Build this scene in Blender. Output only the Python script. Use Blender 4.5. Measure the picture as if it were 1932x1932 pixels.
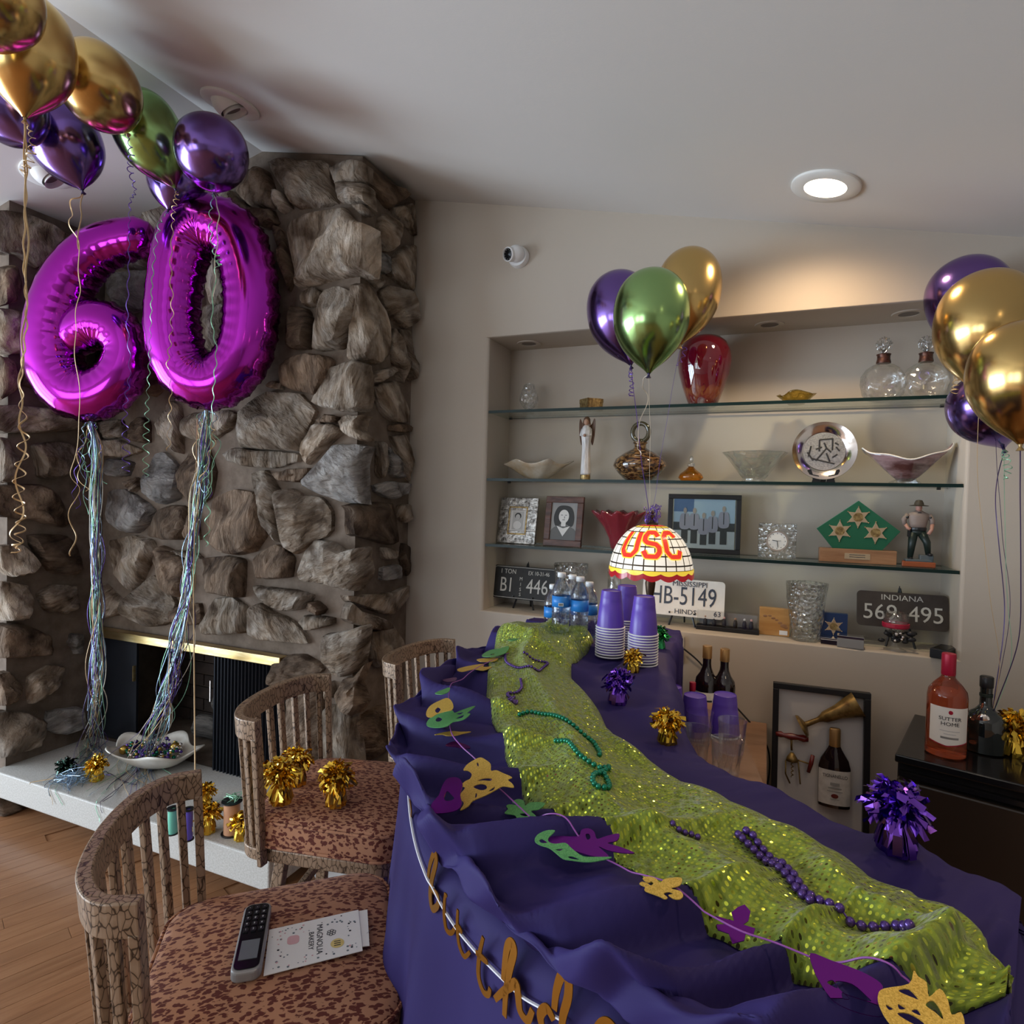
import bpy, bmesh, math, random
from mathutils import Vector, Matrix, noise
random.seed(11)
for o in list(bpy.data.objects): bpy.data.objects.remove(o)
scene = bpy.context.scene
COL = scene.collection
pi = math.pi

# ------------------------------------------------------------------ camera
FPX, YAW, PITCH, ROLL, CZ = 1155.69, -.395, -.0229, .0255, 1.56
_F = Vector((math.sin(YAW)*math.cos(PITCH), math.cos(YAW)*math.cos(PITCH), math.sin(PITCH)))
_r = Vector((math.cos(YAW), -math.sin(YAW), 0)); _u = _r.cross(_F)
_R = _r*math.cos(ROLL) + _u*math.sin(ROLL); _U = -_r*math.sin(ROLL) + _u*math.cos(ROLL)
EYE = Vector((0, 0, CZ))
cd = bpy.data.cameras.new('camera'); cam = bpy.data.objects.new('camera', cd); COL.objects.link(cam)
cd.sensor_width = 36; cd.lens = FPX/1932*36; cd.clip_start = .02; cd.clip_end = 100
cam.matrix_world = Matrix(((_R.x, _U.x, -_F.x, 0), (_R.y, _U.y, -_F.y, 0), (_R.z, _U.z, -_F.z, CZ), (0, 0, 0, 1)))
scene.camera = cam

# ------------------------------------------------------------------ world, daylight, exposure
w = bpy.data.worlds.new('sky'); scene.world = w; w.use_nodes = True
w.node_tree.nodes['Background'].inputs[0].default_value = (.62, .78, 1, 1)
w.node_tree.nodes['Background'].inputs[1].default_value = .35
vs = scene.view_settings
vs.view_transform = 'Standard'; vs.look = 'None'; vs.gamma = 1; vs.use_curve_mapping = False
vs.exposure = 0.12
cy_ = scene.cycles
cy_.adaptive_threshold = .02; cy_.max_bounces = 8; cy_.diffuse_bounces = 3; cy_.glossy_bounces = 4; cy_.transmission_bounces = 8; cy_.transparent_max_bounces = 16

def area(name, loc, target, sx, sy, power, color):
    d = bpy.data.lights.new(name, 'AREA'); d.shape = 'RECTANGLE'; d.size = sx; d.size_y = sy
    d.energy = power; d.color = color
    o = bpy.data.objects.new(name, d); COL.objects.link(o); o.location = loc
    o.rotation_euler = (Vector(target)-Vector(loc)).to_track_quat('-Z', 'Y').to_euler()
    return o
DAY = (.70, .85, 1.0)
# daylight entering by the glazed doors of the left wall (three panes) and by the windows behind the camera
for k in range(3):
    area('daylight_door', (-5.92, -2.75+1.45*k, 1.12), (0, -2.75+1.45*k, 2.6), 1.3, 2.0, 118, DAY)
for k in range(2):
    area('daylight_window', (-3.9+1.7*k, -3.92, 1.35), (-3.9+1.7*k, 5, 3.2), 1.4, 1.5, 34, (.80, .90, 1.0))

# ------------------------------------------------------------------ pixel <-> room helpers (frame 1932 x 1932)
def ray(x, y): return _F + _R*((x-966)/FPX) - _U*((y-966)/FPX)
def onY(x, y, Y): d = ray(x, y); return EYE + d*(Y/d.y)
def onX(x, y, X): d = ray(x, y); return EYE + d*(X/d.x)
def onZ(x, y, Z): d = ray(x, y); return EYE + d*((Z-CZ)/d.z)
def at(x, y, t): return EYE + ray(x, y)*t
def onP(x, y, p, n):
    d = ray(x, y); return EYE + d*((Vector(p)-EYE).dot(Vector(n))/d.dot(Vector(n)))
def px(p):
    d = Vector(p)-EYE; k = d.dot(_F); return 966+FPX*d.dot(_R)/k, 966-FPX*d.dot(_U)/k, k
def XatY(x, Y, Z):
    X = onY(x, 900, Y).x
    for _ in range(6): X += (x-px((X, Y, Z))[0])*px((X, Y, Z))[2]/FPX
    return X

# ------------------------------------------------------------------ object helpers
def tag(o, label=None, cat=None, group=None, kind=None):
    if label: o['label'] = label
    if cat: o['category'] = cat
    if group: o['group'] = group
    if kind: o['kind'] = kind
    return o
def thing(name, label, cat, loc=(0, 0, 0), rotz=0, group=None, rot=None):
    o = bpy.data.objects.new(name, None); COL.objects.link(o); o.empty_display_size = .05
    o.location = loc; o.rotation_euler = rot if rot else (0, 0, rotz)
    return tag(o, label, cat, group)
def copy_tree(o, parent=None):
    c = o.copy(); COL.objects.link(c); c.parent = parent
    for ch in [k for k in o.children]: copy_tree(ch, c)
    return c

class G:
    """collects faces; build() links them as one mesh object"""
    def __init__(s): s.v = []; s.f = []; s.mi = []; s.uv = None
    def add(s, vs, fs, M=None, mi=0):
        b = len(s.v)
        s.v += [tuple(M @ Vector(v)) if M else tuple(v) for v in vs]
        s.f += [tuple(i+b for i in f) for f in fs]; s.mi += [mi]*len(fs)
        return s
    def box(s, c, d, M=None, mi=0):
        x, y, z = c; a, b, h = d[0]/2, d[1]/2, d[2]/2
        return s.add([(x+i*a, y+j*b, z+k*h) for i in (-1, 1) for j in (-1, 1) for k in (-1, 1)],
              [(0, 1, 3, 2), (4, 6, 7, 5), (0, 4, 5, 1), (2, 3, 7, 6), (0, 2, 6, 4), (1, 5, 7, 3)], M, mi)
    def lathe(s, prof, n=24, M=None, mi=0, fn=None, cap=True):
        """prof: (r,z) list bottom to top; fn(a,r,z)->(r,z) may ripple it"""
        vs = []; fs = []
        for r, z in prof:
            for k in range(n):
                a = 2*pi*k/n; rr, zz = fn(a, r, z) if fn else (r, z)
                vs.append((rr*math.cos(a), rr*math.sin(a), zz))
        m = len(prof)
        for i in range(m-1):
            for k in range(n):
                k2 = (k+1) % n; fs.append((i*n+k, i*n+k2, (i+1)*n+k2, (i+1)*n+k))
        if cap:
            if prof[0][0] > 1e-5: fs.append(tuple(range(n-1, -1, -1)))
            if prof[-1][0] > 1e-5: fs.append(tuple((m-1)*n+k for k in range(n)))
        return s.add(vs, fs, M, mi)
    def tube(s, pts, r, n=6, closed=False, M=None, mi=0, flat=1.0, up=None):
        pts = [Vector(p) for p in pts]; m = len(pts); vs = []; fs = []
        rr = r if isinstance(r, (list, tuple)) else [r]*m
        nrm = None
        for i, p in enumerate(pts):
            a = pts[i-1] if (i or closed) else p; b = pts[(i+1) % m] if (i < m-1 or closed) else p
            t = (b-a).normalized() if (b-a).length > 1e-9 else Vector((0, 0, 1))
            if nrm is None:
                q = Vector(up) if up else (Vector((0, 0, 1)) if abs(t.z) < .9 else Vector((1, 0, 0)))
                nrm = (q - t*q.dot(t)).normalized()
            else:
                nrm = nrm - t*nrm.dot(t)
                nrm = nrm.normalized() if nrm.length > 1e-6 else t.orthogonal().normalized()
            bi = t.cross(nrm)
            for k in range(n):
                a2 = 2*pi*(k+.5)/n
                vs.append(p + nrm*(math.cos(a2)*rr[i]*flat) + bi*(math.sin(a2)*rr[i]))
        for i in range(m if closed else m-1):
            j = (i+1) % m
            for k in range(n):
                k2 = (k+1) % n; fs.append((i*n+k, i*n+k2, j*n+k2, j*n+k))
        if not closed: fs += [tuple(range(n-1, -1, -1)), tuple((m-1)*n+k for k in range(n))]
        return s.add(vs, fs, M, mi)
    def prism(s, poly, z0, z1, M=None, mi=0):
        n = len(poly)
        vs = [(x, y, z0) for x, y in poly]+[(x, y, z1) for x, y in poly]
        return s.add(vs, [tuple(range(n-1, -1, -1)), tuple(range(n, 2*n))]+[(k, (k+1) % n, n+(k+1) % n, n+k) for k in range(n)], M, mi)
    def ball(s, c, r, n=10, m=6, M=None, mi=0, sc=(1, 1, 1)):
        pr = [(max(1e-6, math.sin(pi*i/m)), -math.cos(pi*i/m)) for i in range(m+1)]
        T = Matrix.Translation(c) @ Matrix.Diagonal((r*sc[0], r*sc[1], r*sc[2], 1))
        return s.lathe(pr, n, (M @ T) if M else T, mi, cap=False)
    def grid(s, rows, closed_u=False, M=None, mi=0):
        m = len(rows); n = len(rows[0]); vs = [p for r in rows for p in r]; fs = []
        for i in range(m-1):
            for k in range(n if closed_u else n-1):
                k2 = (k+1) % n; fs.append((i*n+k, i*n+k2, (i+1)*n+k2, (i+1)*n+k))
        return s.add(vs, fs, M, mi)
    def mesh(s, name, mats, smooth=False, fix=True):
        me = bpy.data.meshes.new(name); me.from_pydata(s.v, [], s.f)
        for m in (mats if isinstance(mats, (list, tuple)) else [mats]): me.materials.append(m)
        if any(s.mi): me.polygons.foreach_set('material_index', s.mi)
        if smooth: me.polygons.foreach_set('use_smooth', [True]*len(me.polygons))
        if fix:
            bm = bmesh.new(); bm.from_mesh(me)
            bmesh.ops.recalc_face_normals(bm, faces=bm.faces); bm.to_mesh(me); bm.free()
        me.update(); return me
    def build(s, name, mats, parent=None, loc=None, rot=None, smooth=False, bevel=0, seg=2, angle=None, fix=True):
        o = bpy.data.objects.new(name, s.mesh(name, mats, smooth, fix)); COL.objects.link(o)
        if parent: o.parent = parent
        if loc is not None: o.location = loc
        if rot is not None: o.rotation_euler = rot
        if bevel:
            b = o.modifiers.new('bevel', 'BEVEL'); b.width = bevel; b.segments = seg; b.limit_method = 'ANGLE'; b.angle_limit = .6
        if smooth and angle:
            o.data.set_sharp_from_angle(angle=angle)
        return o
def meshobj(name, me, parent=None, loc=None, rot=None, M=None):
    o = bpy.data.objects.new(name, me); COL.objects.link(o)
    if parent: o.parent = parent
    if loc is not None: o.location = loc
    if rot is not None: o.rotation_euler = rot
    if M is not None: o.matrix_local = M
    return o
def frame_M(o, x, y, z):
    """matrix with the given axes and origin"""
    x = Vector(x).normalized(); y = Vector(y).normalized(); z = Vector(z).normalized(); o = Vector(o)
    return Matrix(((x.x, y.x, z.x, o.x), (x.y, y.y, z.y, o.y), (x.z, y.z, z.z, o.z), (0, 0, 0, 1)))
def catmull(pts, n, closed=False):
    pts = [Vector(p) for p in pts]; m = len(pts); out = []
    segs = m if closed else m-1
    for i in range(n):
        u = i/(n if closed else n-1)*segs; k = min(int(u), segs-1); t = u-k
        g = (lambda j: pts[j % m]) if closed else (lambda j: pts[max(0, min(m-1, j))])
        a, b, c, d = g(k-1), g(k), g(k+1), g(k+2)
        out.append(.5*((2*b)+(c-a)*t+(2*a-5*b+4*c-d)*t*t+(3*b-a-3*c+d)*t**3))
    return out
def text_mesh(body, size, mat, extrude=.0008, align='CENTER', sx=1.0, spacing=1.0):
    c = bpy.data.curves.new('lettering', 'FONT'); c.body = body; c.size = size; c.extrude = extrude
    c.align_x = align; c.align_y = 'CENTER'; c.space_character = spacing; c.resolution_u = 3; c.fill_mode = 'BOTH'
    o = bpy.data.objects.new('lettering', c); COL.objects.link(o)
    dg = bpy.context.evaluated_depsgraph_get()
    me = bpy.data.meshes.new_from_object(o.evaluated_get(dg))
    bpy.data.objects.remove(o); bpy.data.curves.remove(c)
    if sx != 1:
        for v in me.vertices: v.co.x *= sx
    me.materials.clear(); me.materials.append(mat); me.name = 'lettering'
    return me
def cut_mesh(loops, mat, thick=.001):
    """flat cut-out with holes: loops are closed 2D polylines, even-odd filled"""
    c = bpy.data.curves.new('cutout', 'CURVE'); c.dimensions = '2D'; c.fill_mode = 'BOTH'; c.extrude = thick/2
    for lp in loops:
        sp = c.splines.new('POLY'); sp.points.add(len(lp)-1); sp.use_cyclic_u = True
        for q, (x, y) in zip(sp.points, lp): q.co = (x, y, 0, 1)
    o = bpy.data.objects.new('cutout', c); COL.objects.link(o)
    dg = bpy.context.evaluated_depsgraph_get()
    me = bpy.data.meshes.new_from_object(o.evaluated_get(dg))
    bpy.data.objects.remove(o); bpy.data.curves.remove(c)
    me.materials.clear(); me.materials.append(mat); return me
def smooth_loop(pts, n=None):
    return [(p.x, p.y) for p in catmull([(x, y, 0) for x, y in pts], n or len(pts)*4, True)]
# ------------------------------------------------------------------ materials
def mat(name, col, rough=.5, metal=0, spec=.5, trans=0, ior=1.45, emit=None, es=0, coat=0, alpha=1, sheen=0):
    m = bpy.data.materials.new(name); m.use_nodes = True
    b = m.node_tree.nodes['Principled BSDF']
    def s(k, v): b.inputs[k].default_value = v
    s('Base Color', (*col, 1)); s('Roughness', rough); s('Metallic', metal); s('Specular IOR Level', spec)
    s('Transmission Weight', trans); s('IOR', ior); s('Coat Weight', coat); s('Alpha', alpha); s('Sheen Weight', sheen)
    if emit: s('Emission Color', (*emit, 1)); s('Emission Strength', es)
    return m
def N(m, t, **kw):
    n = m.node_tree.nodes.new(t)
    for k, v in kw.items():
        if hasattr(n, k) and not isinstance(n.inputs.get(k), bpy.types.NodeSocket): setattr(n, k, v)
        else: n.inputs[k].default_value = v
    return n
def L(m, a, b): m.node_tree.links.new(a, b)
def BS(m): return m.node_tree.nodes['Principled BSDF']
def ramp(m, fac, stops, interp='LINEAR'):
    r = N(m, 'ShaderNodeValToRGB'); r.color_ramp.interpolation = interp
    e = r.color_ramp.elements
    while len(e) < len(stops): e.new(.5)
    for q, (p, c) in zip(e, stops): q.position = p; q.color = (*c, 1) if len(c) == 3 else c
    L(m, fac, r.inputs[0]); return r
def coords(m, kind='Object', scale=(1, 1, 1), rot=(0, 0, 0)):
    t = N(m, 'ShaderNodeTexCoord'); mp = N(m, 'ShaderNodeMapping')
    mp.inputs['Scale'].default_value = scale; mp.inputs['Rotation'].default_value = rot
    L(m, t.outputs[kind], mp.inputs[0]); return mp.outputs[0]
def bump(m, h, strength=.3, dist=.01, normal=None):
    b = N(m, 'ShaderNodeBump'); b.inputs['Strength'].default_value = strength; b.inputs['Distance'].default_value = dist
    L(m, h, b.inputs['Height'])
    if normal: L(m, normal, b.inputs['Normal'])
    L(m, b.outputs[0], BS(m).inputs['Normal']); return b
def noisy(name, c0, c1, scale=8, rough=.6, detail=6, bs=.15, bd=.004, stretch=(1, 1, 1), metal=0, lo=.35, hi=.65, coat=0, sheen=0):
    m = mat(name, c0, rough, metal, coat=coat, sheen=sheen)
    v = coords(m, 'Object', stretch)
    n = N(m, 'ShaderNodeTexNoise'); n.inputs['Scale'].default_value = scale; n.inputs['Detail'].default_value = detail; n.inputs['Roughness'].default_value = .6
    L(m, v, n.inputs['Vector'])
    r = ramp(m, n.outputs[0], [(lo, c0), (hi, c1)]); L(m, r.outputs[0], BS(m).inputs['Base Color'])
    if bs: bump(m, n.outputs[0], bs, bd)
    return m

M = {}
def paint(name, c, bs=.08):
    m = mat(name, c, .85, spec=.2); v = coords(m)
    n = N(m, 'ShaderNodeTexNoise'); n.inputs['Scale'].default_value = 220; n.inputs['Detail'].default_value = 2; L(m, v, n.inputs['Vector'])
    n2 = N(m, 'ShaderNodeTexNoise'); n2.inputs['Scale'].default_value = 1.3; L(m, v, n2.inputs['Vector'])
    r = ramp(m, n2.outputs[0], [(.3, tuple(k*.97 for k in c)), (.7, c)]); L(m, r.outputs[0], BS(m).inputs['Base Color'])
    bump(m, n.outputs[0], bs, .002); return m
M['wall'] = paint('wall_paint', (.50, .435, .365))
M['ceiling'] = paint('ceiling_paint', (.70, .665, .625))
M['trimwhite'] = mat('fixture_white', (.78, .76, .72), .4)
M['mortar'] = noisy('mortar', (.115, .083, .06), (.185, .138, .104), 14, .95, bs=.5, bd=.006)

def stone_mat():
    m = mat('fieldstone', (.3, .25, .2), .88, spec=.25)
    oi = N(m, 'ShaderNodeObjectInfo')
    t = N(m, 'ShaderNodeTexCoord')
    # grain runs along a different direction for every stone
    rot = N(m, 'ShaderNodeVectorRotate', rotation_type='EULER_XYZ')
    cx = N(m, 'ShaderNodeCombineXYZ'); mul = N(m, 'ShaderNodeMath', operation='MULTIPLY'); mul.inputs[1].default_value = 6.3
    L(m, oi.outputs['Random'], mul.inputs[0]); L(m, mul.outputs[0], cx.inputs[1]); L(m, mul.outputs[0], cx.inputs[0])
    L(m, t.outputs['Object'], rot.inputs['Vector']); L(m, cx.outputs[0], rot.inputs['Rotation'])
    mp = N(m, 'ShaderNodeMapping'); mp.inputs['Scale'].default_value = (1.3, 1, 3.6); L(m, rot.outputs[0], mp.inputs[0])
    ad = N(m, 'ShaderNodeVectorMath', operation='ADD'); L(m, mp.outputs[0], ad.inputs[0]); L(m, cx.outputs[0], ad.inputs[1])
    a = N(m, 'ShaderNodeTexNoise'); a.inputs['Scale'].default_value = 5; a.inputs['Detail'].default_value = 9; a.inputs['Roughness'].default_value = .62; a.inputs['Distortion'].default_value = .8
    L(m, ad.outputs[0], a.inputs['Vector'])
    b = N(m, 'ShaderNodeTexNoise'); b.inputs['Scale'].default_value = 24; b.inputs['Detail'].default_value = 8; b.inputs['Roughness'].default_value = .7
    L(m, ad.outputs[0], b.inputs['Vector'])
    r1 = ramp(m, a.outputs[0], [(.27, (.075, .048, .032)), (.40, (.23, .165, .112)), (.55, (.40, .325, .255)), (.70, (.56, .49, .42))])
    r2 = ramp(m, a.outputs[0], [(.3, (.13, .115, .105)), (.5, (.30, .275, .255)), (.7, (.47, .44, .41))])
    r3 = ramp(m, a.outputs[0], [(.3, (.06, .038, .026)), (.5, (.18, .122, .082)), (.72, (.34, .25, .18))])
    mx = N(m, 'ShaderNodeMix', data_type='RGBA'); mx2 = N(m, 'ShaderNodeMix', data_type='RGBA')
    gt = N(m, 'ShaderNodeMath', operation='GREATER_THAN'); gt.inputs[1].default_value = .90; L(m, oi.outputs['Random'], gt.inputs[0])
    lt = N(m, 'ShaderNodeMath', operation='LESS_THAN'); lt.inputs[1].default_value = .3; L(m, oi.outputs['Random'], lt.inputs[0])
    L(m, gt.outputs[0], mx.inputs[0]); L(m, r1.outputs[0], mx.inputs[6]); L(m, r2.outputs[0], mx.inputs[7])
    L(m, lt.outputs[0], mx2.inputs[0]); L(m, mx.outputs[2], mx2.inputs[6]); L(m, r3.outputs[0], mx2.inputs[7])
    st = N(m, 'ShaderNodeTexNoise'); st.inputs['Scale'].default_value = 7; st.inputs['Detail'].default_value = 5; L(m, t.outputs['Object'], st.inputs['Vector'])
    sr = ramp(m, st.outputs[0], [(.36, (.30, .24, .20)), (.50, (1, 1, 1)), (.66, (1.35, 1.30, 1.25))])
    mu = N(m, 'ShaderNodeMix', data_type='RGBA', blend_type='MULTIPLY'); mu.inputs[0].default_value = .85; mu.clamp_result = False; L(m, mx2.outputs[2], mu.inputs[6]); L(m, sr.outputs[0], mu.inputs[7])
    fr_ = N(m, 'ShaderNodeMath', operation='FRACT'); m7 = N(m, 'ShaderNodeMath', operation='MULTIPLY'); m7.inputs[1].default_value = 7.31; L(m, oi.outputs['Random'], m7.inputs[0]); L(m, m7.outputs[0], fr_.inputs[0])
    mr = N(m, 'ShaderNodeMapRange'); mr.inputs['To Min'].default_value = .78; mr.inputs['To Max'].default_value = 1.38; L(m, fr_.outputs[0], mr.inputs[0])
    hs = N(m, 'ShaderNodeHueSaturation'); L(m, mr.outputs[0], hs.inputs['Value']); L(m, mu.outputs[2], hs.inputs['Color']); L(m, hs.outputs[0], BS(m).inputs['Base Color'])
    wv = N(m, 'ShaderNodeTexWave', wave_type='BANDS'); wv.inputs['Scale'].default_value = 3.2; wv.inputs['Distortion'].default_value = 9; wv.inputs['Detail'].default_value = 5; wv.inputs['Detail Scale'].default_value = 2
    L(m, ad.outputs[0], wv.inputs['Vector'])
    s1 = N(m, 'ShaderNodeMath', operation='MULTIPLY_ADD'); L(m, wv.outputs['Fac'], s1.inputs[0]); s1.inputs[1].default_value = .35; L(m, a.outputs[0], s1.inputs[2])
    s2 = N(m, 'ShaderNodeMath', operation='MULTIPLY_ADD'); L(m, b.outputs[0], s2.inputs[0]); s2.inputs[1].default_value = .55; L(m, s1.outputs[0], s2.inputs[2])
    bump(m, s2.outputs[0], 1.0, .042)
    return m
M['stone'] = stone_mat()
M['hearth'] = noisy('terrazzo_slab', (.46, .43, .385), (.56, .53, .49), 160, .55, 3, .05, .001, lo=.42, hi=.6)
M['brass'] = noisy('aged_brass', (.62, .43, .16), (.80, .66, .36), 6, .28, stretch=(1, 6, 6), metal=1, bs=.03)
M['black_metal'] = mat('black_screen_metal', (.010, .012, .018), .5, .3)
M['firebrick'] = noisy('sooty_brick', (.045, .035, .03), (.085, .06, .05), 12, .95, bs=.4)
M['log'] = noisy('charred_log', (.05, .045, .04), (.16, .14, .125), 9, .95, bs=1, bd=.02, stretch=(1, 5, 5))

def floor_mat():
    m = mat('oak_plank', (.4, .2, .1), .34, coat=.12)
    oi = N(m, 'ShaderNodeObjectInfo'); t = N(m, 'ShaderNodeTexCoord')
    cx = N(m, 'ShaderNodeCombineXYZ'); mul = N(m, 'ShaderNodeMath', operation='MULTIPLY'); mul.inputs[1].default_value = 37
    L(m, oi.outputs['Random'], mul.inputs[0]); L(m, mul.outputs[0], cx.inputs[0]); L(m, mul.outputs[0], cx.inputs[1])
    ad = N(m, 'ShaderNodeVectorMath', operation='ADD'); L(m, t.outputs['Object'], ad.inputs[0]); L(m, cx.outputs[0], ad.inputs[1])
    mp = N(m, 'ShaderNodeMapping'); mp.inputs['Scale'].default_value = (22, 1.6, 1); L(m, ad.outputs[0], mp.inputs[0])
    n = N(m, 'ShaderNodeTexNoise'); n.inputs['Scale'].default_value = 1.6; n.inputs['Detail'].default_value = 8; n.inputs['Distortion'].default_value = 1.2; n.inputs['Roughness'].default_value = .62
    L(m, mp.outputs[0], n.inputs['Vector'])
    r = ramp(m, n.outputs[0], [(.2, (.20, .083, .036)), (.5, (.31, .142, .064)), (.8, (.385, .195, .095))])
    hs = N(m, 'ShaderNodeHueSaturation'); mr = N(m, 'ShaderNodeMapRange'); mr.inputs['To Min'].default_value = .90; mr.inputs['To Max'].default_value = 1.08
    L(m, oi.outputs['Random'], mr.inputs[0]); L(m, mr.outputs[0], hs.inputs['Value']); L(m, r.outputs[0], hs.inputs['Color'])
    L(m, hs.outputs[0], BS(m).inputs['Base Color']); bump(m, n.outputs[0], .06, .002); return m
M['plank'] = floor_mat()
M['subfloor'] = mat('dark_joint', (.06, .028, .015), .8)

# balloons: metallised latex and foil
def chrome(name, c, rough=.2):
    m = mat(name, c, rough, 1.0); return m
M['gold_balloon'] = chrome('gold_chrome_latex', (.66, .45, .17), .2)
M['purple_balloon'] = chrome('purple_chrome_latex', (.20, .12, .40), .18)
M['green_balloon'] = chrome('green_chrome_latex', (.32, .52, .20), .2)
M['foil'] = chrome('magenta_foil', (.42, .025, .46), .12)
M['gold_knot'] = mat('tan_latex_knot', (.42, .28, .12), .4, .6)
M['dark_knot'] = mat('dark_latex_knot', (.05, .035, .09), .4, .4)
M['rib_gold'] = mat('gold_curling_ribbon', (.66, .46, .24), .35, .35)
M['rib_purple'] = mat('purple_curling_ribbon', (.13, .06, .36), .3, .4)
M['rib_green'] = mat('mint_curling_ribbon', (.30, .58, .38), .3, .4)
M['rib_cream'] = mat('cream_curling_ribbon', (.72, .64, .52), .4, .2)
M['rib_blue'] = mat('silvery_blue_ribbon', (.35, .48, .62), .22, .7)
M['rib_dark'] = mat('dark_purple_ribbon', (.06, .035, .12), .3, .4)

# bar
def cloth_mat(name, c, rough=.7, sheen=.12):
    m = mat(name, c, rough, spec=.25, sheen=sheen); BS(m).inputs['Sheen Tint'].default_value = (*[min(1, k*4) for k in c], 1)
    v = coords(m); n = N(m, 'ShaderNodeTexNoise'); n.inputs['Scale'].default_value = 900; n.inputs['Detail'].default_value = 1; L(m, v, n.inputs['Vector'])
    bump(m, n.outputs[0], .05, .001); return m
M['purple_cloth'] = cloth_mat('purple_polyester', (.027, .018, .100))
def sequin_mat():
    m = mat('green_sequin_mesh', (.30, .36, .02), .6, 0, sheen=.2)
    t = N(m, 'ShaderNodeTexCoord'); mp = N(m, 'ShaderNodeMapping'); mp.inputs['Scale'].default_value = (1, 1, 1); L(m, t.outputs['UV'], mp.inputs[0])
    vo = N(m, 'ShaderNodeTexVoronoi', feature='F1', voronoi_dimensions='2D'); vo.inputs['Scale'].default_value = 150; vo.inputs['Randomness'].default_value = .22
    L(m, mp.outputs[0], vo.inputs['Vector'])
    dot = ramp(m, vo.outputs['Distance'], [(.24, (1, 1, 1)), (.30, (0, 0, 0))])
    col = N(m, 'ShaderNodeMix', data_type='RGBA'); L(m, dot.outputs[0], col.inputs[0])
    nz = N(m, 'ShaderNodeTexNoise'); nz.inputs['Scale'].default_value = 90; nz.inputs['Detail'].default_value = 4; L(m, mp.outputs[0], nz.inputs['Vector'])
    mesh = ramp(m, nz.outputs[0], [(.35, (.10, .145, .004)), (.65, (.27, .345, .025))])
    L(m, mesh.outputs[0], col.inputs[6]); col.inputs[7].default_value = (.52, .58, .06, 1)
    L(m, col.outputs[2], BS(m).inputs['Base Color'])
    L(m, dot.outputs[0], BS(m).inputs['Metallic'])
    rr = N(m, 'ShaderNodeMapRange'); rr.inputs['To Min'].default_value = .6; rr.inputs['To Max'].default_value = .16; L(m, dot.outputs[0], rr.inputs[0]); L(m, rr.outputs[0], BS(m).inputs['Roughness'])
    # every sequin is tilted its own way
    geo = N(m, 'ShaderNodeNewGeometry')
    sub = N(m, 'ShaderNodeVectorMath', operation='SUBTRACT'); sub.inputs[1].default_value = (.5, .5, .5); L(m, vo.outputs['Color'], sub.inputs[0])
    scl = N(m, 'ShaderNodeVectorMath', operation='SCALE'); scl.inputs['Scale'].default_value = .75; L(m, sub.outputs[0], scl.inputs[0])
    add = N(m, 'ShaderNodeVectorMath', operation='ADD'); L(m, geo.outputs['Normal'], add.inputs[0]); L(m, scl.outputs[0], add.inputs[1])
    nrm = N(m, 'ShaderNodeVectorMath', operation='NORMALIZE'); L(m, add.outputs[0], nrm.inputs[0])
    L(m, nrm.outputs[0], BS(m).inputs['Normal'])
    return m
M['sequin'] = sequin_mat()
M['gold_foil'] = chrome('gold_foil_strips', (.80, .52, .07), .2)
M['purple_foil'] = chrome('purple_foil_strips', (.19, .07, .50), .2)
M['green_foil'] = chrome('green_foil_strips', (.05, .35, .12), .22)
M['gold_card'] = noisy('gold_glitter_card', (.55, .33, .05), (.82, .55, .12), 700, .4, 2, .3, .001, metal=.5)
M['green_card'] = noisy('green_glitter_card', (.06, .22, .07), (.13, .36, .12), 700, .5, 2, .3, .001, metal=.2)
M['purple_card'] = mat('purple_mirror_card', (.20, .022, .27), .25, .9)
M['banner_gold'] = mat('bronze_gold_card', (.48, .22, .03), .28, .85)
M['white_string'] = mat('white_satin_string', (.78, .76, .80), .4)
M['purple_string'] = mat('purple_thread', (.30, .08, .36), .4)
M['bead_purple'] = mat('pearl_purple_bead', (.09, .04, .24), .22, .55, coat=.5)
M['bead_green'] = mat('pearl_green_bead', (.0, .20, .11), .2, .6, coat=.5)
M['bead_gold'] = mat('pearl_gold_bead', (.66, .44, .10), .2, .8)
M['cup'] = mat('purple_plastic', (.13, .065, .42), .32)
M['cup_rim'] = mat('white_plastic_rim', (.80, .78, .80), .35)
M['white'] = mat('white_plastic', (.82, .82, .82), .4)
M['black'] = mat('black_plastic', (.012, .012, .014), .35)
M['blackgloss'] = mat('black_gloss', (.008, .008, .009), .12)
M['grey'] = mat('grey_plastic', (.30, .29, .28), .35, .2)
M['lightgrey'] = mat('pale_grey_plastic', (.58, .57, .56), .4)
M['silver'] = mat('silver', (.78, .72, .68), .13, 1)
M['cream_card'] = mat('cream_card', (.86, .82, .76), .7)

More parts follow.
